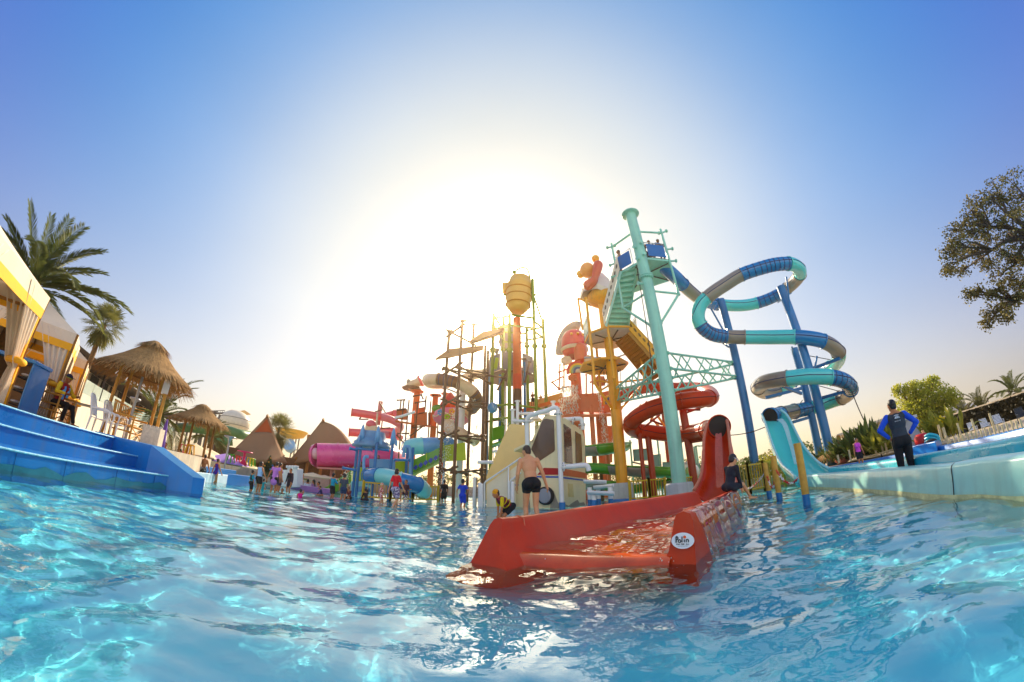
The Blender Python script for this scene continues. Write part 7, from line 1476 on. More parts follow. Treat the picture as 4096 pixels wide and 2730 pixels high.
for c, r in tcl:
    h_ = min(hubs, key=lambda q: (q - c).length + (3 if q.z > c.z + 2 else 0)); P = spline([h_, h_.lerp(c, .55) + Vector((rg.uniform(-.2, .2), 0, rg.uniform(.0, .4))), c], 5); b.path(P, [.055 - .0035 * k for k in range(len(P))], 6)
    for _ in range(5): e = c + Vector((rg.gauss(0, 1), rg.gauss(0, 1), rg.gauss(0, .7))).normalized() * r * .85; b.path([c.lerp(h_, .25), c.lerp(e, .5) + up(.1), e], [.022, .016, .008], 5)
    for s_ in range(int(9 + 26 * r)):
        u = Vector((rg.gauss(0, 1), rg.gauss(0, 1), rg.gauss(0, .8))).normalized() * r * rg.random() ** .4; sc_ = c + u
        for _ in range(int(rg.uniform(9, 20))): leaf(b2, sc_ + Vector((rg.gauss(0, .11), rg.gauss(0, .11), rg.gauss(0, .08))), .062 * rg.uniform(.6, 1.2), rg)
b.build('trunk', mat('dark_bark', (.06, .042, .032), .9, var=.3, bump=.5), t); b2.build('crown', BT_, t)
# ------------------------------------------------------------------ bathers
def ppl(h, f, rot, label, wear, sink=.18, D=None, z=0., **k):
    p = atz(f[0], f[1], z) if D is None else pol(az(h[0], h[1]), D, z)
    Dd = math.hypot(p.x, p.y); zh = at(h[0], h[1], Dd).z; H = (zh - z + sink) / k.pop('hf', 1.0)
    return person((p.x, p.y, z - sink), rot, H, label, wear, **k)
PO = POSES; C = cloth; bk = C(24, 22, 24)
W = 'bathers standing in the far shallows'
FLOW = print_cloth('palm_print_cloth', [srgb(210, 214, 206), srgb(70, 96, 84), srgb(150, 120, 96), srgb(40, 52, 60)], 16)
FLO2 = print_cloth('floral_cloth', [srgb(190, 170, 190), srgb(96, 70, 110), srgb(220, 200, 206), srgb(120, 90, 130)], 18)
FLO3 = print_cloth('pink_print_cloth', [srgb(226, 90, 110), srgb(240, 220, 216), srgb(190, 60, 70), srgb(235, 190, 120)], 22)
ppl((815, 1818), (805, 1924), .35, 'shirtless man in leaf patterned swim shorts walking away beside the low blue pool edge', [('shorts', FLOW, .36)], group=W, pose=PO['walk'])
ppl((772, 1858), (768, 1925), .5, 'shirtless boy in dark trunks just left of the man in patterned shorts', [('trunks', C(20, 30, 60), .25)], group=W, kid=True)
ppl((868, 1836), (858, 1933), -.2, 'woman in a purple swimsuit with tied back hair seen from behind', [('swimsuit', C(64, 34, 140))], group=W, female=True, hair='bun', pose=PO['walk'])
ppl((836, 1887), (829, 1928), .8, 'small child in a white shirt bending beside the woman in purple', [('shirt', C(235, 232, 232), .5), ('trunks', C(60, 70, 90), .3)], group=W, kid=True, pose=dict(lean=35, lw=(-.2, .35, .6), rw=(.2, .35, .6)))
ppl((1010, 1884), (1001, 1962), -.3, 'boy in a black and teal swim shirt at the left of the group of waders', [('wetsuit', bk, .3, .55), ('shirt', C(10, 150, 170), .42)], group=W, kid=True)
ppl((1034, 1846), (1030, 1966), -.2, 'woman in a pale blue tank top and black shorts among the waders', [('vest_top', C(170, 200, 236)), ('trunks', bk, .25)], group=W, female=True, hair='bob', pose=dict(rw=(.42, .1, .9)))
ppl((1054, 1918), (1050, 1967), -.1, 'small child wrapped in a turquoise towel between the two women', [('tunic', C(20, 176, 186), .3)], group=W, kid=True)
ppl((1097, 1846), (1090, 1972), .35, 'woman in a lilac tunic leaning forward among the waders', [('tunic', C(196, 132, 196), .18), ('trunks', bk, .2)], group=W, female=True, pose=dict(lean=12, lw=(-.38, .1, .85)))
ppl((1114, 1852), (1108, 1968), -.4, 'dark haired woman half hidden behind the woman in lilac', [('vest_top', C(150, 110, 150)), ('shorts', C(60, 40, 60), .3)], group=W, female=True, hair='long')
ppl((1162, 1875), (1153, 1972), 3.0, 'woman in a long sleeved black and pink swim dress facing the camera', [('tunic', C(46, 38, 48), .2), ('shirt', C(52, 42, 54), .95)], group=W, female=True, skin='tan')
ppl((1207, 1883), (1202, 1958), 2.6, 'woman in a teal bikini raising a hand to her face', [('bikini', C(70, 130, 120))], group=W, female=True, pose=PO['face'])
ppl((1129, 1957), (1128, 1973), 3.1, 'child with only head and shoulders above the water near the black dress', [('shirt', C(60, 50, 50), .3)], group=W, sink=.75, kid=True)
ppl((1204, 1962), (1200, 1990), .6, 'child in a pink swim top crouching with an arm raised in front of the bikini', [('swimsuit', C(236, 60, 140))], group=W, kid=True, sink=.3, pose=PO['squat'], hf=.66)
ppl((1286, 1947), (1282, 1984), 2.2, 'person in a dark purple shirt sitting in the water by the blue ledge', [('shirt', C(70, 56, 90), .9)], group=W, sink=.15, pose=PO['squat'], hf=.66)
ppl((1335, 1897), (1326, 1992), -.5, 'boy in a black swim shirt with turquoise sleeves holding his arms up', [('shirt', C(26, 150, 176), .5), ('swimsuit', bk), ('shorts', bk, .35)], group=W, kid=True, pose=PO['fold'])
ppl((1378, 1898), (1370, 2002), .15, 'boy in a slate grey tee shirt seen from behind', [('shirt', C(64, 72, 84), .32), ('trunks', C(50, 62, 90), .24)], group=W, kid=True)
ppl((1398, 1952), (1394, 1996), 2.9, 'person in a dark red shirt sitting low behind the boy in grey', [('shirt', C(120, 52, 52), .4), ('trunks', bk, .3)], group=W, pose=PO['squat'], hf=.66)
W2 = 'bathers before the play castle'
ppl((1464, 1960), (1462, 2003), .9, 'child in a black swim shirt sitting low with a hand on the forehead', [('wetsuit', C(44, 36, 38), .9, .4)], group=W2, kid=True, pose=PO['squat'], hf=.66)
ppl((1527, 1936), (1522, 2014), -1.0, 'toddler in a pink swim cap and floral swimsuit walking right', [('wetsuit', FLO3, .4, .3), ('swimcap', FLO3)], group=W2, kid=True, hair=None, pose=PO['walk'], skin='light')
ppl((1582, 1876), (1578, 2028), -.5, 'woman in a bright red tee shirt and floral shorts wading right', [('shorts', FLO2, .32), ('shirt', C(222, 22, 66), .34)], group=W2, female=True, hair='bob', pose=PO['walk'], skin='light')
ppl((1617, 1923), (1620, 2012), 2.9, 'child in a dark wetsuit kicking up a splash', [('wetsuit', C(70, 40, 46), .6, .3)], group=W2, kid=True, pose=PO['dash'])
ppl((1779, 1922), (1775, 2012), .5, 'boy in a long black tee shirt standing under the brown frame', [('shirt', bk, .4), ('tunic', bk, .25), ('shorts', bk, .4)], group=W2, pose=PO['stand'], skin='brown')
ppl((1852, 1921), (1849, 2032), -.4, 'boy in a royal blue swimsuit with a turquoise collar', [('wetsuit', C(26, 66, 176), .3, .4), ('towel', C(20, 150, 180))], group=W2, kid=True, pose=dict(lw=(-.28, -.1, .9), rw=(.12, .22, 1.0), rh=(1, -.2, 0)))
# child in life vest, man, boy on the slide
p = atz(2035, 2066, 0); Dk = 8.6
person(pol(az(2028, 2050), Dk, -.2), R(118), 1.24, 'child in a yellow swim cap and red life vest bending to the water', [('shirt', C(240, 205, 20), .4), ('lifevest', print_cloth('vest_print', [srgb(140, 30, 50), srgb(60, 24, 34), srgb(170, 44, 60)], 20)), ('trunks', bk, .3), ('swimcap', C(240, 168, 20))], kid=True, fine=True, pose=dict(PO['bend'], lean=58, pel=(0, -.12, .70), hp=-8), hair='short')
man = person(pol(R(3.1), 7.15, -.10), R(12), 1.74, 'thin man in black trunks with a purple wristband wading behind the red trough', [('trunks', C(16, 13, 13), .13), ('band', C(80, 60, 170))], fine=True, skin='light', hcol=HAIR2, pose=dict(lean=14, side=-3, lw=(-.25, .18, .86), rw=(.34, .10, .88), la=(-.1, .02, .07), ra=(.09, -.14, .09), hy=28, hp=6), vox=.009)
q = atz(2922, 1962, .47)
boy = person((q.x, q.y + .02, .47), R(-78), 1.18, 'boy in a dark swim shirt and goggles sitting on the rim of the red trough', [('shirt', C(22, 26, 38), .95), ('trunks', C(22, 26, 38), .26), ('glasses', C(210, 214, 220), 1)], fine=True, kid=True, skin='light', pose=dict(PO['sit'], lean=20, pel=(0, 0, .10), lw=(-.2, .28, -.02), rw=(.12, .30, -.0), la=(-.15, .42, -.36), ra=(.05, .66, -.24), hp=14))
# lifeguard
lg = person(LG + Vector((0, 0, .40)), R(-66), 1.72, 'lifeguard in a yellow and red shirt and dark cap sitting in a bamboo armchair', [('trousers', C(14, 13, 15), .95), ('shirt', C(236, 196, 14), .92), ('vest_top', C(150, 24, 40)), ('towel', C(110, 170, 214)), ('cap', C(20, 24, 48)), ('glasses', C(150, 160, 30))], fine=True, skin='brown', hair=None, pose=dict(PO['sit'], pel=(0, -.06, .10), lean=6, lw=(-.22, .30, .36), rw=(.22, .3, .34), la=(-.12, .52, -.33), ra=(.14, .34, -.33), hp=6))
# man in blue, woman in pink
mb_ = person(pol(R(57.9), 8.4, -.12), R(-46), 1.66, 'man in a blue and charcoal rash guard hands on hips in the slide lane', [('trousers', C(16, 16, 18), .9), ('shirt', C(22, 84, 196), .95), ('vest_top', C(52, 58, 66))], fine=True, skin='tan', pose=dict(PO['hips'], hy=24), vox=.009)
lgm = MB(); o = Vector(mb_['base']); Mz = Matrix.Rotation(R(-46), 3, 'Z'); sH = 1.66 / 1.7
bpt = lambda x, z: Vector(((x) , -.128 - .012, z))
for pts in (([(-.045, 1.335), (-.02, 1.365), (.0, 1.375), (.03, 1.355), (.055, 1.335), (-.045, 1.335)]), ([(-.03, 1.345), (-.005, 1.355), (.02, 1.343)]), ([(-.05, 1.385), (-.01, 1.395), (.04, 1.385)])): lgm.path([o + bpt(x, z) for x, z in pts], .006, 5)
GL = {'Q': [[(0, 0), (0, 1), (.6, 1), (.6, 0), (0, 0)], [(.4, .3), (.7, -.1)]], 'U': [[(0, 1), (0, 0), (.6, 0), (.6, 1)]], 'I': [[(.3, 0), (.3, 1)]], 'K': [[(0, 0), (0, 1)], [(.6, 1), (0, .5), (.6, 0)]], 'S': [[(.6, 1), (0, 1), (0, .5), (.6, .5), (.6, 0), (0, 0)]], 'L': [[(0, 1), (0, 0), (.6, 0)]], 'V': [[(0, 1), (.3, 0), (.6, 1)]], 'E': [[(.6, 1), (0, 1), (0, 0), (.6, 0)], [(0, .5), (.5, .5)]], 'R': [[(0, 0), (0, 1), (.6, 1), (.6, .5), (0, .5), (.6, 0)]]}
for k, s in enumerate('QUIKSILVER'):
    for st_ in GL[s]: lgm.path([o + bpt(-.058 + k * .0118 + u * .0085, 1.272 + v * .017) for u, v in st_], .0016, 4)
lgm.build('back_print', mat('white_print', srgb(236, 236, 240), .6, var=0), mb_)
wq = pol(az(3432, 1800), 12.5); wz0 = at(3440, 1882, 12.5).z; wp_ = person((wq.x, wq.y, wz0), R(150), at(3430, 1752, 12.5).z - wz0, 'woman in a pink tank top and black shorts standing by the far lane wall', [('shorts', bk, .28), ('vest_top', C(220, 96, 190))], female=True, hair='long', skin='tan', fine=True, pose=dict(hy=30))
# riders queueing on the towers
for (x, y, lab, wr, rt_) in ((2484, 1000, 'shirtless rider leaning on the left blue panel of the mint tower', [('trunks', bk, .3)], 1.2), (2576, 950, 'shirtless rider half behind the mint column on the tower top', [('trunks', bk, .3)], 2.6), (2607, 960, 'rider in a dark top in the middle behind the right blue panel', [('shirt', bk, .3), ('trunks', bk, .3)], 2.8), (2644, 955, 'rider in a blue shirt with folded arms at the right end of the blue panel', [('shirt', C(40, 80, 140), .4), ('trunks', bk, .3)], 3.3)):
    p = pol(az(x, y + 60), 14.45 if x > 2500 else 14.75, ZF + .12); zh = at(x, y, math.hypot(p.x, p.y)).z; person(p, rt_, min(1.75, max(1.2, zh - p.z)), lab, wr, group='riders on the tower top', skin='brown', pose=PO['fold'] if x > 2600 else PO['stand'])
for x, y, lab in ((2130, 1568, 'backlit bather standing on the orange footbridge, nearer the bucket tower'), (2162, 1578, 'backlit bather on the orange footbridge, farther from the bucket tower')): p = pol(az(x, y), 24.3); z = at(x, 1632, 24.3).z; person((p.x, p.y, z), 2.8, at(x, y, 24.3).z - z, lab, [('trunks', bk, .3)], group='bathers on the footbridge', skin='brown')
for x, y, D, z0, lab in ((1447, 1850, 19.4, 1878, 'child sitting inside the play castle behind the lime panel'), (1648, 1826, 19.5, 1862, 'child on the play castle deck beside the green ramp'), (1515, 1824, 20, 1850, 'child with dark hair peeping over the blue curved wall')): p = pol(az(x, y), D); z = at(x, z0, D).z; person((p.x, p.y, z - .5), 2.5, at(x, y, D).z - z + .5, lab, [('shirt', C(90, 60, 60), .3), ('trunks', bk, .3)], group='children on the play castle', kid=True)
# ------------------------------------------------------------------ far left background
ROOFG = mat('shingled_grey_brown_roof', srgb(146, 116, 90), .95, var=.16, scale=26, bump=.9, bscale=46)
CLAY = mat('clay_gable', srgb(166, 84, 54), .8, var=.12)
def gable(label, apex, tip, le, re, z0px, D, dep, red=None, cr=0):
    """steep thatched pavilion: apex forward-leaning ridge end, eaves left and right"""
    A_, Lq, Rq = at(*apex, D), at(*le, D), at(*re, D); t = thing('thatched_pavilion', (A_.x, A_.y, DZ), label, 'pavilion', 'steep thatched pavilions')
    back = Vector((A_.x, A_.y, 0)).normalized() * dep
    nL, nR = 10, 10; b = MB()
    def side(E, flip):
        def f(i, j):
            r0 = A_.lerp(A_ + back, j) + up((-1.2 + .6 * j) * (4 * j * (1 - j)) * .9); e0 = E + back * (j * .9) + (E - A_) * .05 * j
            p = r0.lerp(e0, i); return p - up(math.sin(math.pi * i) * (A_.z - E.z) * .03) 
        b.grid(f, 12, 8)
    side(Lq, 0); side(Rq, 1)
    b.build('roof', ROOFG, t, solid=.35)
    cut = [A_.lerp(Lq, .45) - up((A_.z - Lq.z) * .05), A_.lerp(Rq, .45) - up((A_.z - Rq.z) * .05)]
    b = MB(); front = -back.normalized()
    n = 16; V1 = [A_.lerp(Lq, k / n) - up(math.sin(math.pi * k / n) * (A_.z - Lq.z) * .05) for k in range(n + 1)]; V2 = [A_.lerp(Rq, k / n) - up(math.sin(math.pi * k / n) * (A_.z - Rq.z) * cr) for k in range(n + 1)]
    k0 = 5 if red else 1
    b.add(V1[:k0 + 1] + V2[:k0 + 1], [(k, k + 1, n_ + k + 1, n_ + k) for n_ in (k0 + 1,) for k in range(k0)], False); b.build('gable_end', CLAY, t, solid=.1)
    b = MB(); lo = V1[k0:] ; ro = V2[k0:]
    b.grid(lambda i, j: lo[int(round(i * (len(lo) - 1)))].lerp(ro[int(round(i * (len(ro) - 1)))], j) + front * (1.6 * i * math.sin(math.pi * j) + .3 * i), len(lo), 14); b.build('front_roof', ROOFG, t, solid=.3)
    b = MB(); b.path([A_ + back * .2 + up(.05), A_ + front * .3 + up(.2), A_ + front * .7 + up(.05)], [.14, .12, .08], 8); b.build('ridge_horn', WOOD, t)
    for f in (.08, .3, .5, .7, .92): p = Lq.lerp(Rq, f) + front * (1.2 * math.sin(math.pi * f)); b = MB(); b.tube((p.x, p.y, DZ), (p.x, p.y, p.z + .2), .13, n=8); b.build('post', WOOD, t)
    return t
gable('steep thatched pavilion with a red gable, left of the two in the background', (1068, 1676), None, (902, 1842), (1142, 1856), 0, 30, 7, red=True, cr=.02)
gable('steep thatched pavilion with a curved ridge, right of the two in the background', (1292, 1690), None, (1148, 1864), (1420, 1812), 0, 32, 9, cr=-.24)
# far slide complex: pale bowl, dark scaffold, green tubes
fc = thing('slide_scaffold', at(850, 1700, 62), 'dark grey scaffold tower of a distant slide beside the pale bowl', 'slide tower'); SG = mat('slate_steel', srgb(96, 92, 92), .6, var=.1)
for x in (803, 820, 840, 858, 880, 905): post(fc, x, 1760, x, 1655, 62, .2, SG, zb=DZ)
for y in (1655, 1675, 1695, 1715): bar('beam', at(800, y + 2, 62), at(905, y - 2, 62), .16, SG, fc)
for x in (805, 835, 865): bar('brace', at(x, 1715, 62), at(x + 28, 1660, 62), .12, SG, fc)
b = MB(); b.prism([at(798, 1655, 61), at(870, 1650, 61), at(870, 1650, 66), at(798, 1655, 66)], up(.25)); b.build('deck', SG, fc)
b = MB()
for k in range(12): b.tube(at(800 + k * 9, 1655, 61), at(800 + k * 9, 1645, 61), .05, n=4)
b.tube(at(800, 1645, 61), at(900, 1643, 61), .06, n=4); b.build('railing', SG, fc)
fb2 = thing('slide_bowl', at(945, 1690, 58), 'large pale ribbed bowl of a distant slide above the thatched roofs', 'water slide'); b = MB(); c = at(940, 1690, 58); b.ell(c, (2.35, 2.2, 1.75), n=28, m=16); b.build('bowl', mat('offwhite_gelcoat', srgb(226, 214, 192), .5, var=.08, dirt=.1), fb2)
for z in (-.5, .5): b = MB(); rr = math.sqrt(1 - (z / 1.75) ** 2); b.path([c + Vector((math.cos(a) * 2.37 * rr, math.sin(a) * 2.22 * rr, z)) for a in np.linspace(0, 6.283, 29)[:-1]], .05, 5, closed=True); b.build('rib', GREY, fb2)
b = MB(); b.path(catm([(885, 1722, 57), (870, 1718, 57), (855, 1722, 57)], 4), .75, 12); b.build('inlet_tube', MATS['offwhite_gelcoat'], fb2)
for x0, y0, x1, y1, nm in ((912, 1646, 945, 1652, 0), (955, 1648, 1002, 1660, 1)):
    b = MB(); b.prism([at(x0, y0, 60), at((x0 + x1) / 2, y0 - 4, 60), at(x1, y1, 60), at((x0 + x1) / 2, y1 + 2, 62)], up(.1)); tag(b.build('shade_sail', mat('tan_shade_cloth', srgb(206, 176, 132), .8)), ('small tan shade sail left above the pale slide bowl', 'small tan shade sail right above the pale slide bowl')[nm], 'shade sail')
fg = thing('green_tube_slide', at(800, 1730, 54), 'distant green tube slide winding in front of the dark scaffold', 'water slide'); DGR = mat('deep_green_gelcoat', srgb(64, 110, 62), .4, var=.15)
for pth in ([(712, 1712, 54), (760, 1712, 53), (810, 1718, 52), (860, 1732, 52), (900, 1748, 53)], [(902, 1722, 51), (925, 1728, 50), (960, 1738, 50), (1000, 1745, 52)], [(860, 1758, 50), (890, 1766, 50), (930, 1764, 50)]): b = MB(); b.path(catm(pth, 6), .62, 14); b.build('tube_section', DGR, fg)
for x in (735, 775, 815, 790): post(fg, x, 1790, x, 1715, 53, .14, SG, zb=DZ)
yf = thing('yellow_bowl_slide', at(1170, 1720, 60), 'distant yellow slide bowl on thin legs behind the round fan palm', 'water slide'); b = MB(); c = at(1165, 1735, 58); b.lathe([(.3, -.9), (2.0, -.4), (2.5, .3), (2.6, .45), (2.4, .5)], c, 24); b.build('bowl', mat('golden_gelcoat', srgb(226, 178, 90), .5, var=.1), yf)
for x in (1165, 1178, 1190): post(yf, x, 1800, x, 1745, 58, .1, SG, zb=DZ)
b = MB(); b.tube(at(1156, 1778, 56), at(1162, 1790, 57), .9, n=18); b.build('blue_tube', LBLUE, yf)
for k, (x, y0) in enumerate(((1237, 1740), (1263, 1752))): b = MB(); p = at(x, 1800, 45); b.tube((p.x, p.y, DZ), at(x, y0, 45), .25, n=10); tag(b.build('timber_mast', WOOD), ('tall brown mast between the two pavilions', 'shorter brown mast between the two pavilions')[k], 'mast')
b = MB(); b.grid(lambda i, j: at(1160 + 52 * i, 1822 - 18 * math.sin(math.pi * i) - 8 * i, 44 + 6 * j), 10, 4); tag(b.build('grey_canopy', mat('grey_canvas', srgb(140, 136, 124), .8), solid=.1), 'low grey arched canopy between the two pavilions', 'canopy')
# umbrellas, tables and people on the terrace
def parasol(x, y, D, r, h, m, label):
    c = at(x, y, D); t = thing('parasol', (c.x, c.y, DZ), label, 'parasol', 'parasols on the far terrace'); b = MB(); b.lathe([(r, -h), (r * .98, -h * .93), (.02, 0)], c, 8); b.sm = [False] * len(b.sm); b.build('canopy', m, t, solid=.02); b = MB(); b.tube((c.x, c.y, DZ), c, .035, n=8); b.build('pole', WHITEP, t)
CRM = mat('cream_parasol', srgb(236, 214, 176), .8, var=.05); PUR = mat('lilac_parasol', srgb(186, 148, 208), .8, var=.05); YP = mat('yellow_parasol', srgb(240, 190, 60), .8)
for x, y, D, r, h, m, lab in ((782, 1775, 22, 1.6, .62, CRM, 'large cream parasol just right of the low thatched hut'), (835, 1795, 23, 1.5, .5, CRM, 'cream parasol left of the lilac parasol'), (905, 1816, 22, 1.35, .5, PUR, 'lilac parasol beside the grey lamp post'), (968, 1842, 24, 1.3, .4, CRM, 'low cream parasol right of the lilac parasol'), (735, 1800, 26, 1.6, .45, YP, 'yellow parasol behind the low thatched hut'), (700, 1790, 24, 1.5, .45, CRM, 'pale parasol left behind the low thatched hut'), (1252, 1892, 23, 1.1, .24, CRM, 'small white parasol before the right pavilion'), (1300, 1902, 24, 1.0, .2, CRM, 'small pale parasol right of the small white parasol'), (1198, 1905, 24, .8, .2, CRM, 'smallest pale parasol beside the white toy castle wall')): parasol(x, y, D, r, h, m, lab)
for k, (x, y, m, lab) in enumerate(((655, 1740, PUR, 'closed purple parasol behind the end of the blue steps'),)):
    c = at(x, y, 15); t = thing('parasol', (c.x, c.y, DZ), lab, 'parasol'); b = MB(); b.lathe([(.03, .55), (.08, .2), (.14, -.5), (.10, -.9), (.03, -1.0)], c, 10); b.build('folded_canopy', mat('violet_cloth', srgb(120, 92, 178), .8, var=.1), t); b = MB(); b.tube((c.x, c.y, DZ), c, .03, n=8); b.build('pole', WHITEP, t)
sp3 = thing('street_lamp', at(895, 1830, 21), 'grey lamp post with a flat round head beside the lilac parasol', 'lamp post'); p = at(893, 1900, 20.5); q = at(912, 1748, 20.5); q.x, q.y = p.x, p.y
b = MB(); b.tube((p.x, p.y, DZ - .6), q, .05, n=10); b.build('pole', STEEL, sp3); b = MB(); b.lathe([(0, .06), (.3, .04), (.32, 0), (.1, -.08), (.05, -.3)], q, 18); b.build('lamp_head', STEEL, sp3)
xt = thing('christmas_tree', at(1065, 1920, 20), 'slim decorated Christmas tree standing behind the waders', 'Christmas tree'); p = at(1066, 1930, 20); zt = at(1066, 1822, 20).z; b = MB(); b2 = MB(); b.tube((p.x, p.y, DZ - .7), (p.x, p.y, zt), .04, n=6); rg = random.Random(4)
for k in range(1700):
    f = rg.random(); z = DZ - .4 + (zt - DZ + .4) * f; r = .42 * (1 - f) * rg.random() ** .5; a = rg.uniform(0, 6.28); leaf(b2, Vector((p.x + r * math.cos(a), p.y + r * math.sin(a), z)), .05, rg)
b.build('trunk', BARK, xt); b2.build('crown', leaf_mat('fir_needles', (.015, .05, .015), (.05, .09, .03), .15), xt)
for k in range(14): f = k / 14; a = k * 2.4; r = .44 * (1 - f); b = MB(); b.ell(Vector((p.x + r * math.cos(a), p.y + r * math.sin(a), DZ - .35 + (zt - DZ + .3) * f)), .045, n=8, m=5); b.build('bauble', (RED, YEL, BLUE)[k % 3], xt)
cw2 = thing('toy_castle_wall', at(1170, 1930, 19), 'plain white toy castle wall with rounded battlements behind the woman in black', 'wall'); f5 = vpl(at(1120, 1930, 19.5), at(1195, 1930, 18.8)); b = MB(); b.prism([f5(1148, 1872), f5(1190, 1874), f5(1188, 1950), f5(1150, 1950)], f5.n * .5); b.prism([f5(1120, 1880), f5(1147, 1880), f5(1147, 1948), f5(1120, 1945)], f5.n * .3); b.build('wall', WHITEP, cw2, bevel=.03)
for k in range(4): b = MB(); b.box(f5(1153 + k * 11, 1871) + up(.03), (.1, .3, .12)); b.build('battlement', WHITEP, cw2, bevel=.02)
cols = [(230, 180, 20), (226, 60, 110), (80, 170, 60), (236, 90, 40), (60, 150, 190), (240, 210, 40), (226, 60, 120), (90, 180, 70)]
for k, (x, y, D) in enumerate(((747, 1868, 18), (725, 1845, 20), (912, 1905, 21), (935, 1908, 21.5), (972, 1902, 22), (990, 1912, 21.5), (950, 1895, 23), (1002, 1888, 23))):
    p = pol(az(x, y), D, DZ); t = thing('plastic_stool', p, ('yellow plastic stool by the low thatched hut', 'pink plastic stool among the terrace tables', 'green plastic stool left of the terrace tables', 'orange plastic stool among the terrace tables', 'blue plastic stool among the terrace tables', 'yellow plastic stool right of the pink table', 'pink plastic stool at the back of the terrace', 'green plastic stool at the back of the terrace')[k], 'stool', 'coloured plastic stools')
    m = mat('stool_plastic_%d' % k, srgb(*cols[k]), .45, var=.05); b = MB(); b.lathe([(0, .46), (.19, .45), (.2, .42), (.15, .40)], p, 14); b.build('seat', m, t)
    for j in range(4): a = .8 + j * 1.571; b = MB(); b.tube(p + Vector((math.cos(a) * .14, math.sin(a) * .14, .42)), p + Vector((math.cos(a) * .21, math.sin(a) * .21, 0)), .03, n=6); b.build('leg', m, t)
tp = pol(az(966, 1895), 21.5, DZ); t = thing('pink_table', tp, 'bright pink plastic table on the far terrace', 'table'); b = MB(); b.lathe([(0, .74), (.42, .74), (.44, .70), (.08, .66), (.06, .3), (.26, 0), (0, 0)], tp, 18); b.build('table', MATS['stool_plastic_1'], t)
for k, (x, y, D, col, lab) in enumerate(((682, 1815, 16.5, (190, 30, 50), 'person in a red top sitting behind the closed purple parasol'), (722, 1800, 19.5, (150, 40, 44), 'person in a dark red top standing under the low thatched hut'), (752, 1862, 18.5, (240, 190, 20), 'person in a yellow shirt sitting by the low blue pool edge'), (663, 1775, 17.5, (226, 220, 226), 'person in a white top beside the closed purple parasol'), (770, 1835, 22, (236, 232, 226), 'person in white at a terrace table left of the lamp'), (800, 1840, 23, (60, 60, 70), 'person in dark clothes at a terrace table behind the man in patterned shorts'), (880, 1880, 22, (230, 190, 60), 'person in a pale yellow top near the lamp post'), (1232, 1920, 22, (220, 220, 224), 'person in white by the purple ledge behind the bikini'), (1256, 1922, 22, (170, 130, 170), 'person in mauve by the purple ledge'), (1276, 1930, 21, (200, 120, 120), 'child in pink by the purple ledge'))):
    p = pol(az(x, y), D, DZ); zh = at(x, y, D).z; H = 1.5 + .05 * (k % 3); person((p.x, p.y, zh - H * .98), 2.2 + k * .7, H, lab, [('shirt', C(*col), .4), ('shorts', C(40, 44, 60), .4)], group='people on the far terrace', female=k % 2 == 0, hair=('short', 'bob', 'long')[k % 3])
b = MB(); b.box(at(1250, 1958, 19), (2.2, .5, .25)); tag(b.build('purple_ledge', mat('mauve_paint', srgb(150, 110, 160), .5)), 'low mauve ledge in the water behind the bikini', 'ledge')
tl = thing('lattice_wall', at(1000, 1890, 27), 'dim brown timber screen wall closing the terrace under the pavilions', 'wall'); b = MB(); A_, B_ = pol(R(-46), 29, DZ), pol(R(-22), 35, DZ); b.prism([A_, B_, B_ + up(1.15), A_ + up(1.15)], (.2, .6, 0)); b.build('screen', mat('dim_timber', srgb(110, 82, 58), .8, var=.3, scale=8), tl)
for k in range(14): p = A_.lerp(B_, k / 13); b = MB(); b.beam(p - Vector((.1, .1, 0)), p + up(1.3) - Vector((.1, .1, 0)), .12, .12); b.build('post', WOOD, tl)
# trees and roofs closing the far horizon
rg = random.Random(12)
for k in range(17):
    a = -20 + k * 5.2; D = 44 + 8 * rg.random(); p = pol(R(a), D, DZ - .3); h = 1.1 + 1.5 * rg.random()
    cl2 = [(p + Vector((rg.uniform(-2.4, 2.4), rg.uniform(-1, 1), h * rg.uniform(.4, 1.0))), rg.uniform(.8, 1.4)) for _ in range(7)]
    blob_tree('bush', ('dark green far bush showing between the slide columns at the horizon'), p, cl2, .5, 700, .16, MG, rg, 'far bushes along the horizon', 'bush', tr=.06, limbs=False)
# ------------------------------------------------------------------ splashes and spray
SPL = bpy.data.materials.new('water_drops'); SPL.use_nodes = True; q_ = SPL.node_tree.nodes['Principled BSDF']; q_.inputs['Base Color'].default_value = (1, .96, .9, 1); q_.inputs['Roughness'].default_value = .1; q_.inputs['Specular IOR Level'].default_value = 1.0; q_.inputs['Subsurface Weight'].default_value = 0
tl_ = SPL.node_tree.nodes.new('ShaderNodeBsdfTranslucent'); tl_.inputs['Color'].default_value = (1, .93, .8, 1); mx_ = SPL.node_tree.nodes.new('ShaderNodeMixShader'); mx_.inputs['Fac'].default_value = .6
SPL.node_tree.links.new(q_.outputs[0], mx_.inputs[1]); SPL.node_tree.links.new(tl_.outputs[0], mx_.inputs[2]); SPL.node_tree.links.new(mx_.outputs[0], SPL.node_tree.nodes['Material Output'].inputs['Surface'])
def drop(b, p, r, st=1.):
    v = [p + Vector((r, 0, 0)), p + Vector((-r * .5, r * .87, 0)), p + Vector((-r * .5, -r * .87, 0)), p + up(r * st), p - up(r * st)]
    b.add(v, [(0, 1, 3), (1, 2, 3), (2, 0, 3), (1, 0, 4), (2, 1, 4), (0, 2, 4)])
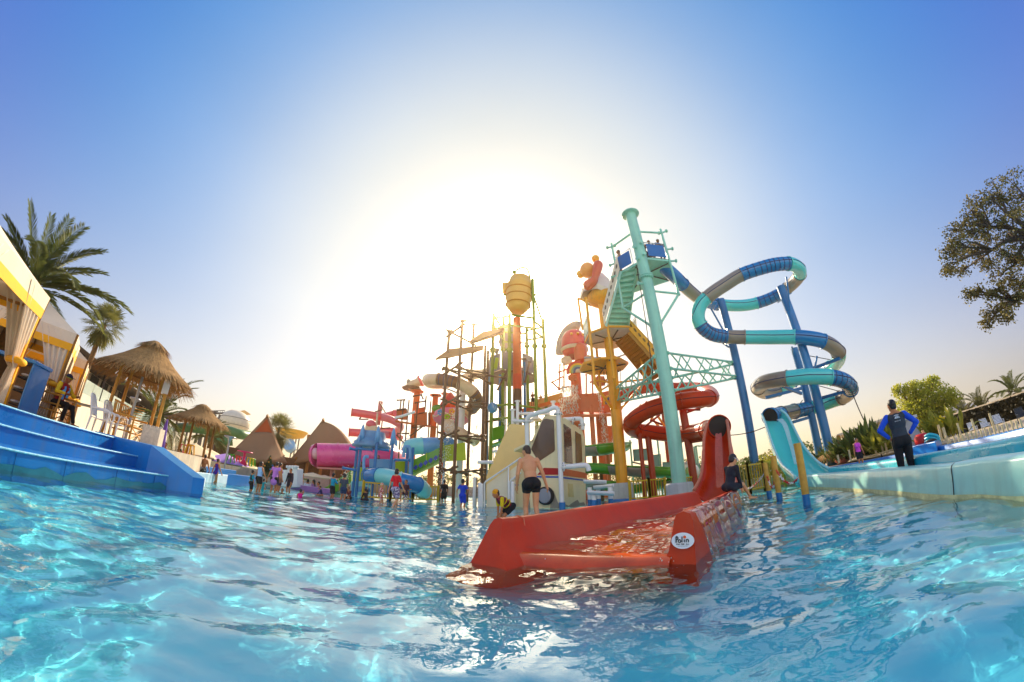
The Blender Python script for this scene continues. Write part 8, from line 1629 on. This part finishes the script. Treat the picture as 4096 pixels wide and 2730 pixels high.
def spray(name, label, pts, n, sp_, r, rg, st=1.3):
    b = MB(); P = spline(pts, 12)
    for _ in range(n):
        f = rg.random() ** .8; k = f * (len(P) - 1); p = P[int(k)].lerp(P[min(int(k) + 1, len(P) - 1)], k - int(k)); s_ = sp_ * (.25 + f)
        drop(b, p + Vector((rg.gauss(0, s_), rg.gauss(0, s_), rg.gauss(0, s_ * 1.3))), r * rg.uniform(.5, 1.4), st)
    o = b.build(name, SPL); return tag(o, None, None, kind='stuff')
spray('water_spray', '', [at(1905, 1595, 20), at(1860, 1612, 20), at(1825, 1650, 19.5), at(1800, 1720, 19), at(1780, 1830, 19), at(1770, 1950, 18.5)], 900, .16, .022, rg)
spray('water_spray', '', [at(1960, 1600, 20), at(1990, 1650, 19.5), at(2020, 1690, 19), at(2040, 1710, 18.6)], 260, .08, .016, rg)
spray('water_spray', '', [at(1912, 1690, 20), at(1900, 1740, 20), at(1890, 1820, 19.5), at(1880, 1960, 19)], 320, .10, .02, rg)
for x0 in (2252, 2266, 2280, 2294, 2308): spray('water_spray', '', [at(x0, 1545, 19.6), at(x0 - 2, 1570, 19.4), at(x0 - 5, 1650, 19.2)], 170, .11, .022, rg, 2.2)
spray('water_spray', '', [at(2378, 1530, 19.6), at(2392, 1560, 19.3), at(2405, 1640, 19.2), at(2420, 1760, 19)], 380, .07, .02, rg, 2.4)
spray('water_spray', '', [at(2318, 1700, 20), at(2316, 1780, 19.6), at(2314, 1860, 19)], 220, .12, .02, rg, 2)
spray('water_spray', '', [at(1350, 1935, 19), at(1380, 1905, 19), at(1402, 1890, 19)], 160, .09, .018, rg)
spray('water_spray', '', [at(2143, 1690, 14.2), at(2143, 1740, 14.2)], 160, .07, .012, rg, 2)
spray('water_splash', '', [atz(2838, 1966, .2), atz(2850, 1950, .3), atz(2868, 1958, .22), atz(2880, 1972, .2)], 700, .085, .012, rg)
spray('water_splash', '', [pol(R(1.2), 8.3, .02), pol(R(2.2), 8.2, .12), pol(R(3), 8.3, .02)], 260, .055, .009, rg)
spray('water_splash', '', [atz(1612, 2026, .02), atz(1617, 2012, .25), atz(1630, 2020, .05)], 220, .07, .012, rg)
spray('water_splash', '', [atz(1775, 2020, .02), atz(1850, 2036, .05)], 160, .08, .01, rg)
spray('water_splash', '', [atz(1930, 2232, .0), atz(2120, 2250, .01), atz(2400, 2262, .01), atz(2690, 2272, .0)], 500, .028, .006, rg)
mh = MB(); c = at(2450, 1778, 18.6)
for _ in range(500): drop(mh, c + Vector((rg.gauss(-.3, .5), rg.gauss(0, .2), abs(rg.gauss(.0, .16)))), .011 * rg.uniform(.5, 1.4))
tag(mh.build('water_mist', SPL), None, None, kind='stuff')
bake_remesh()
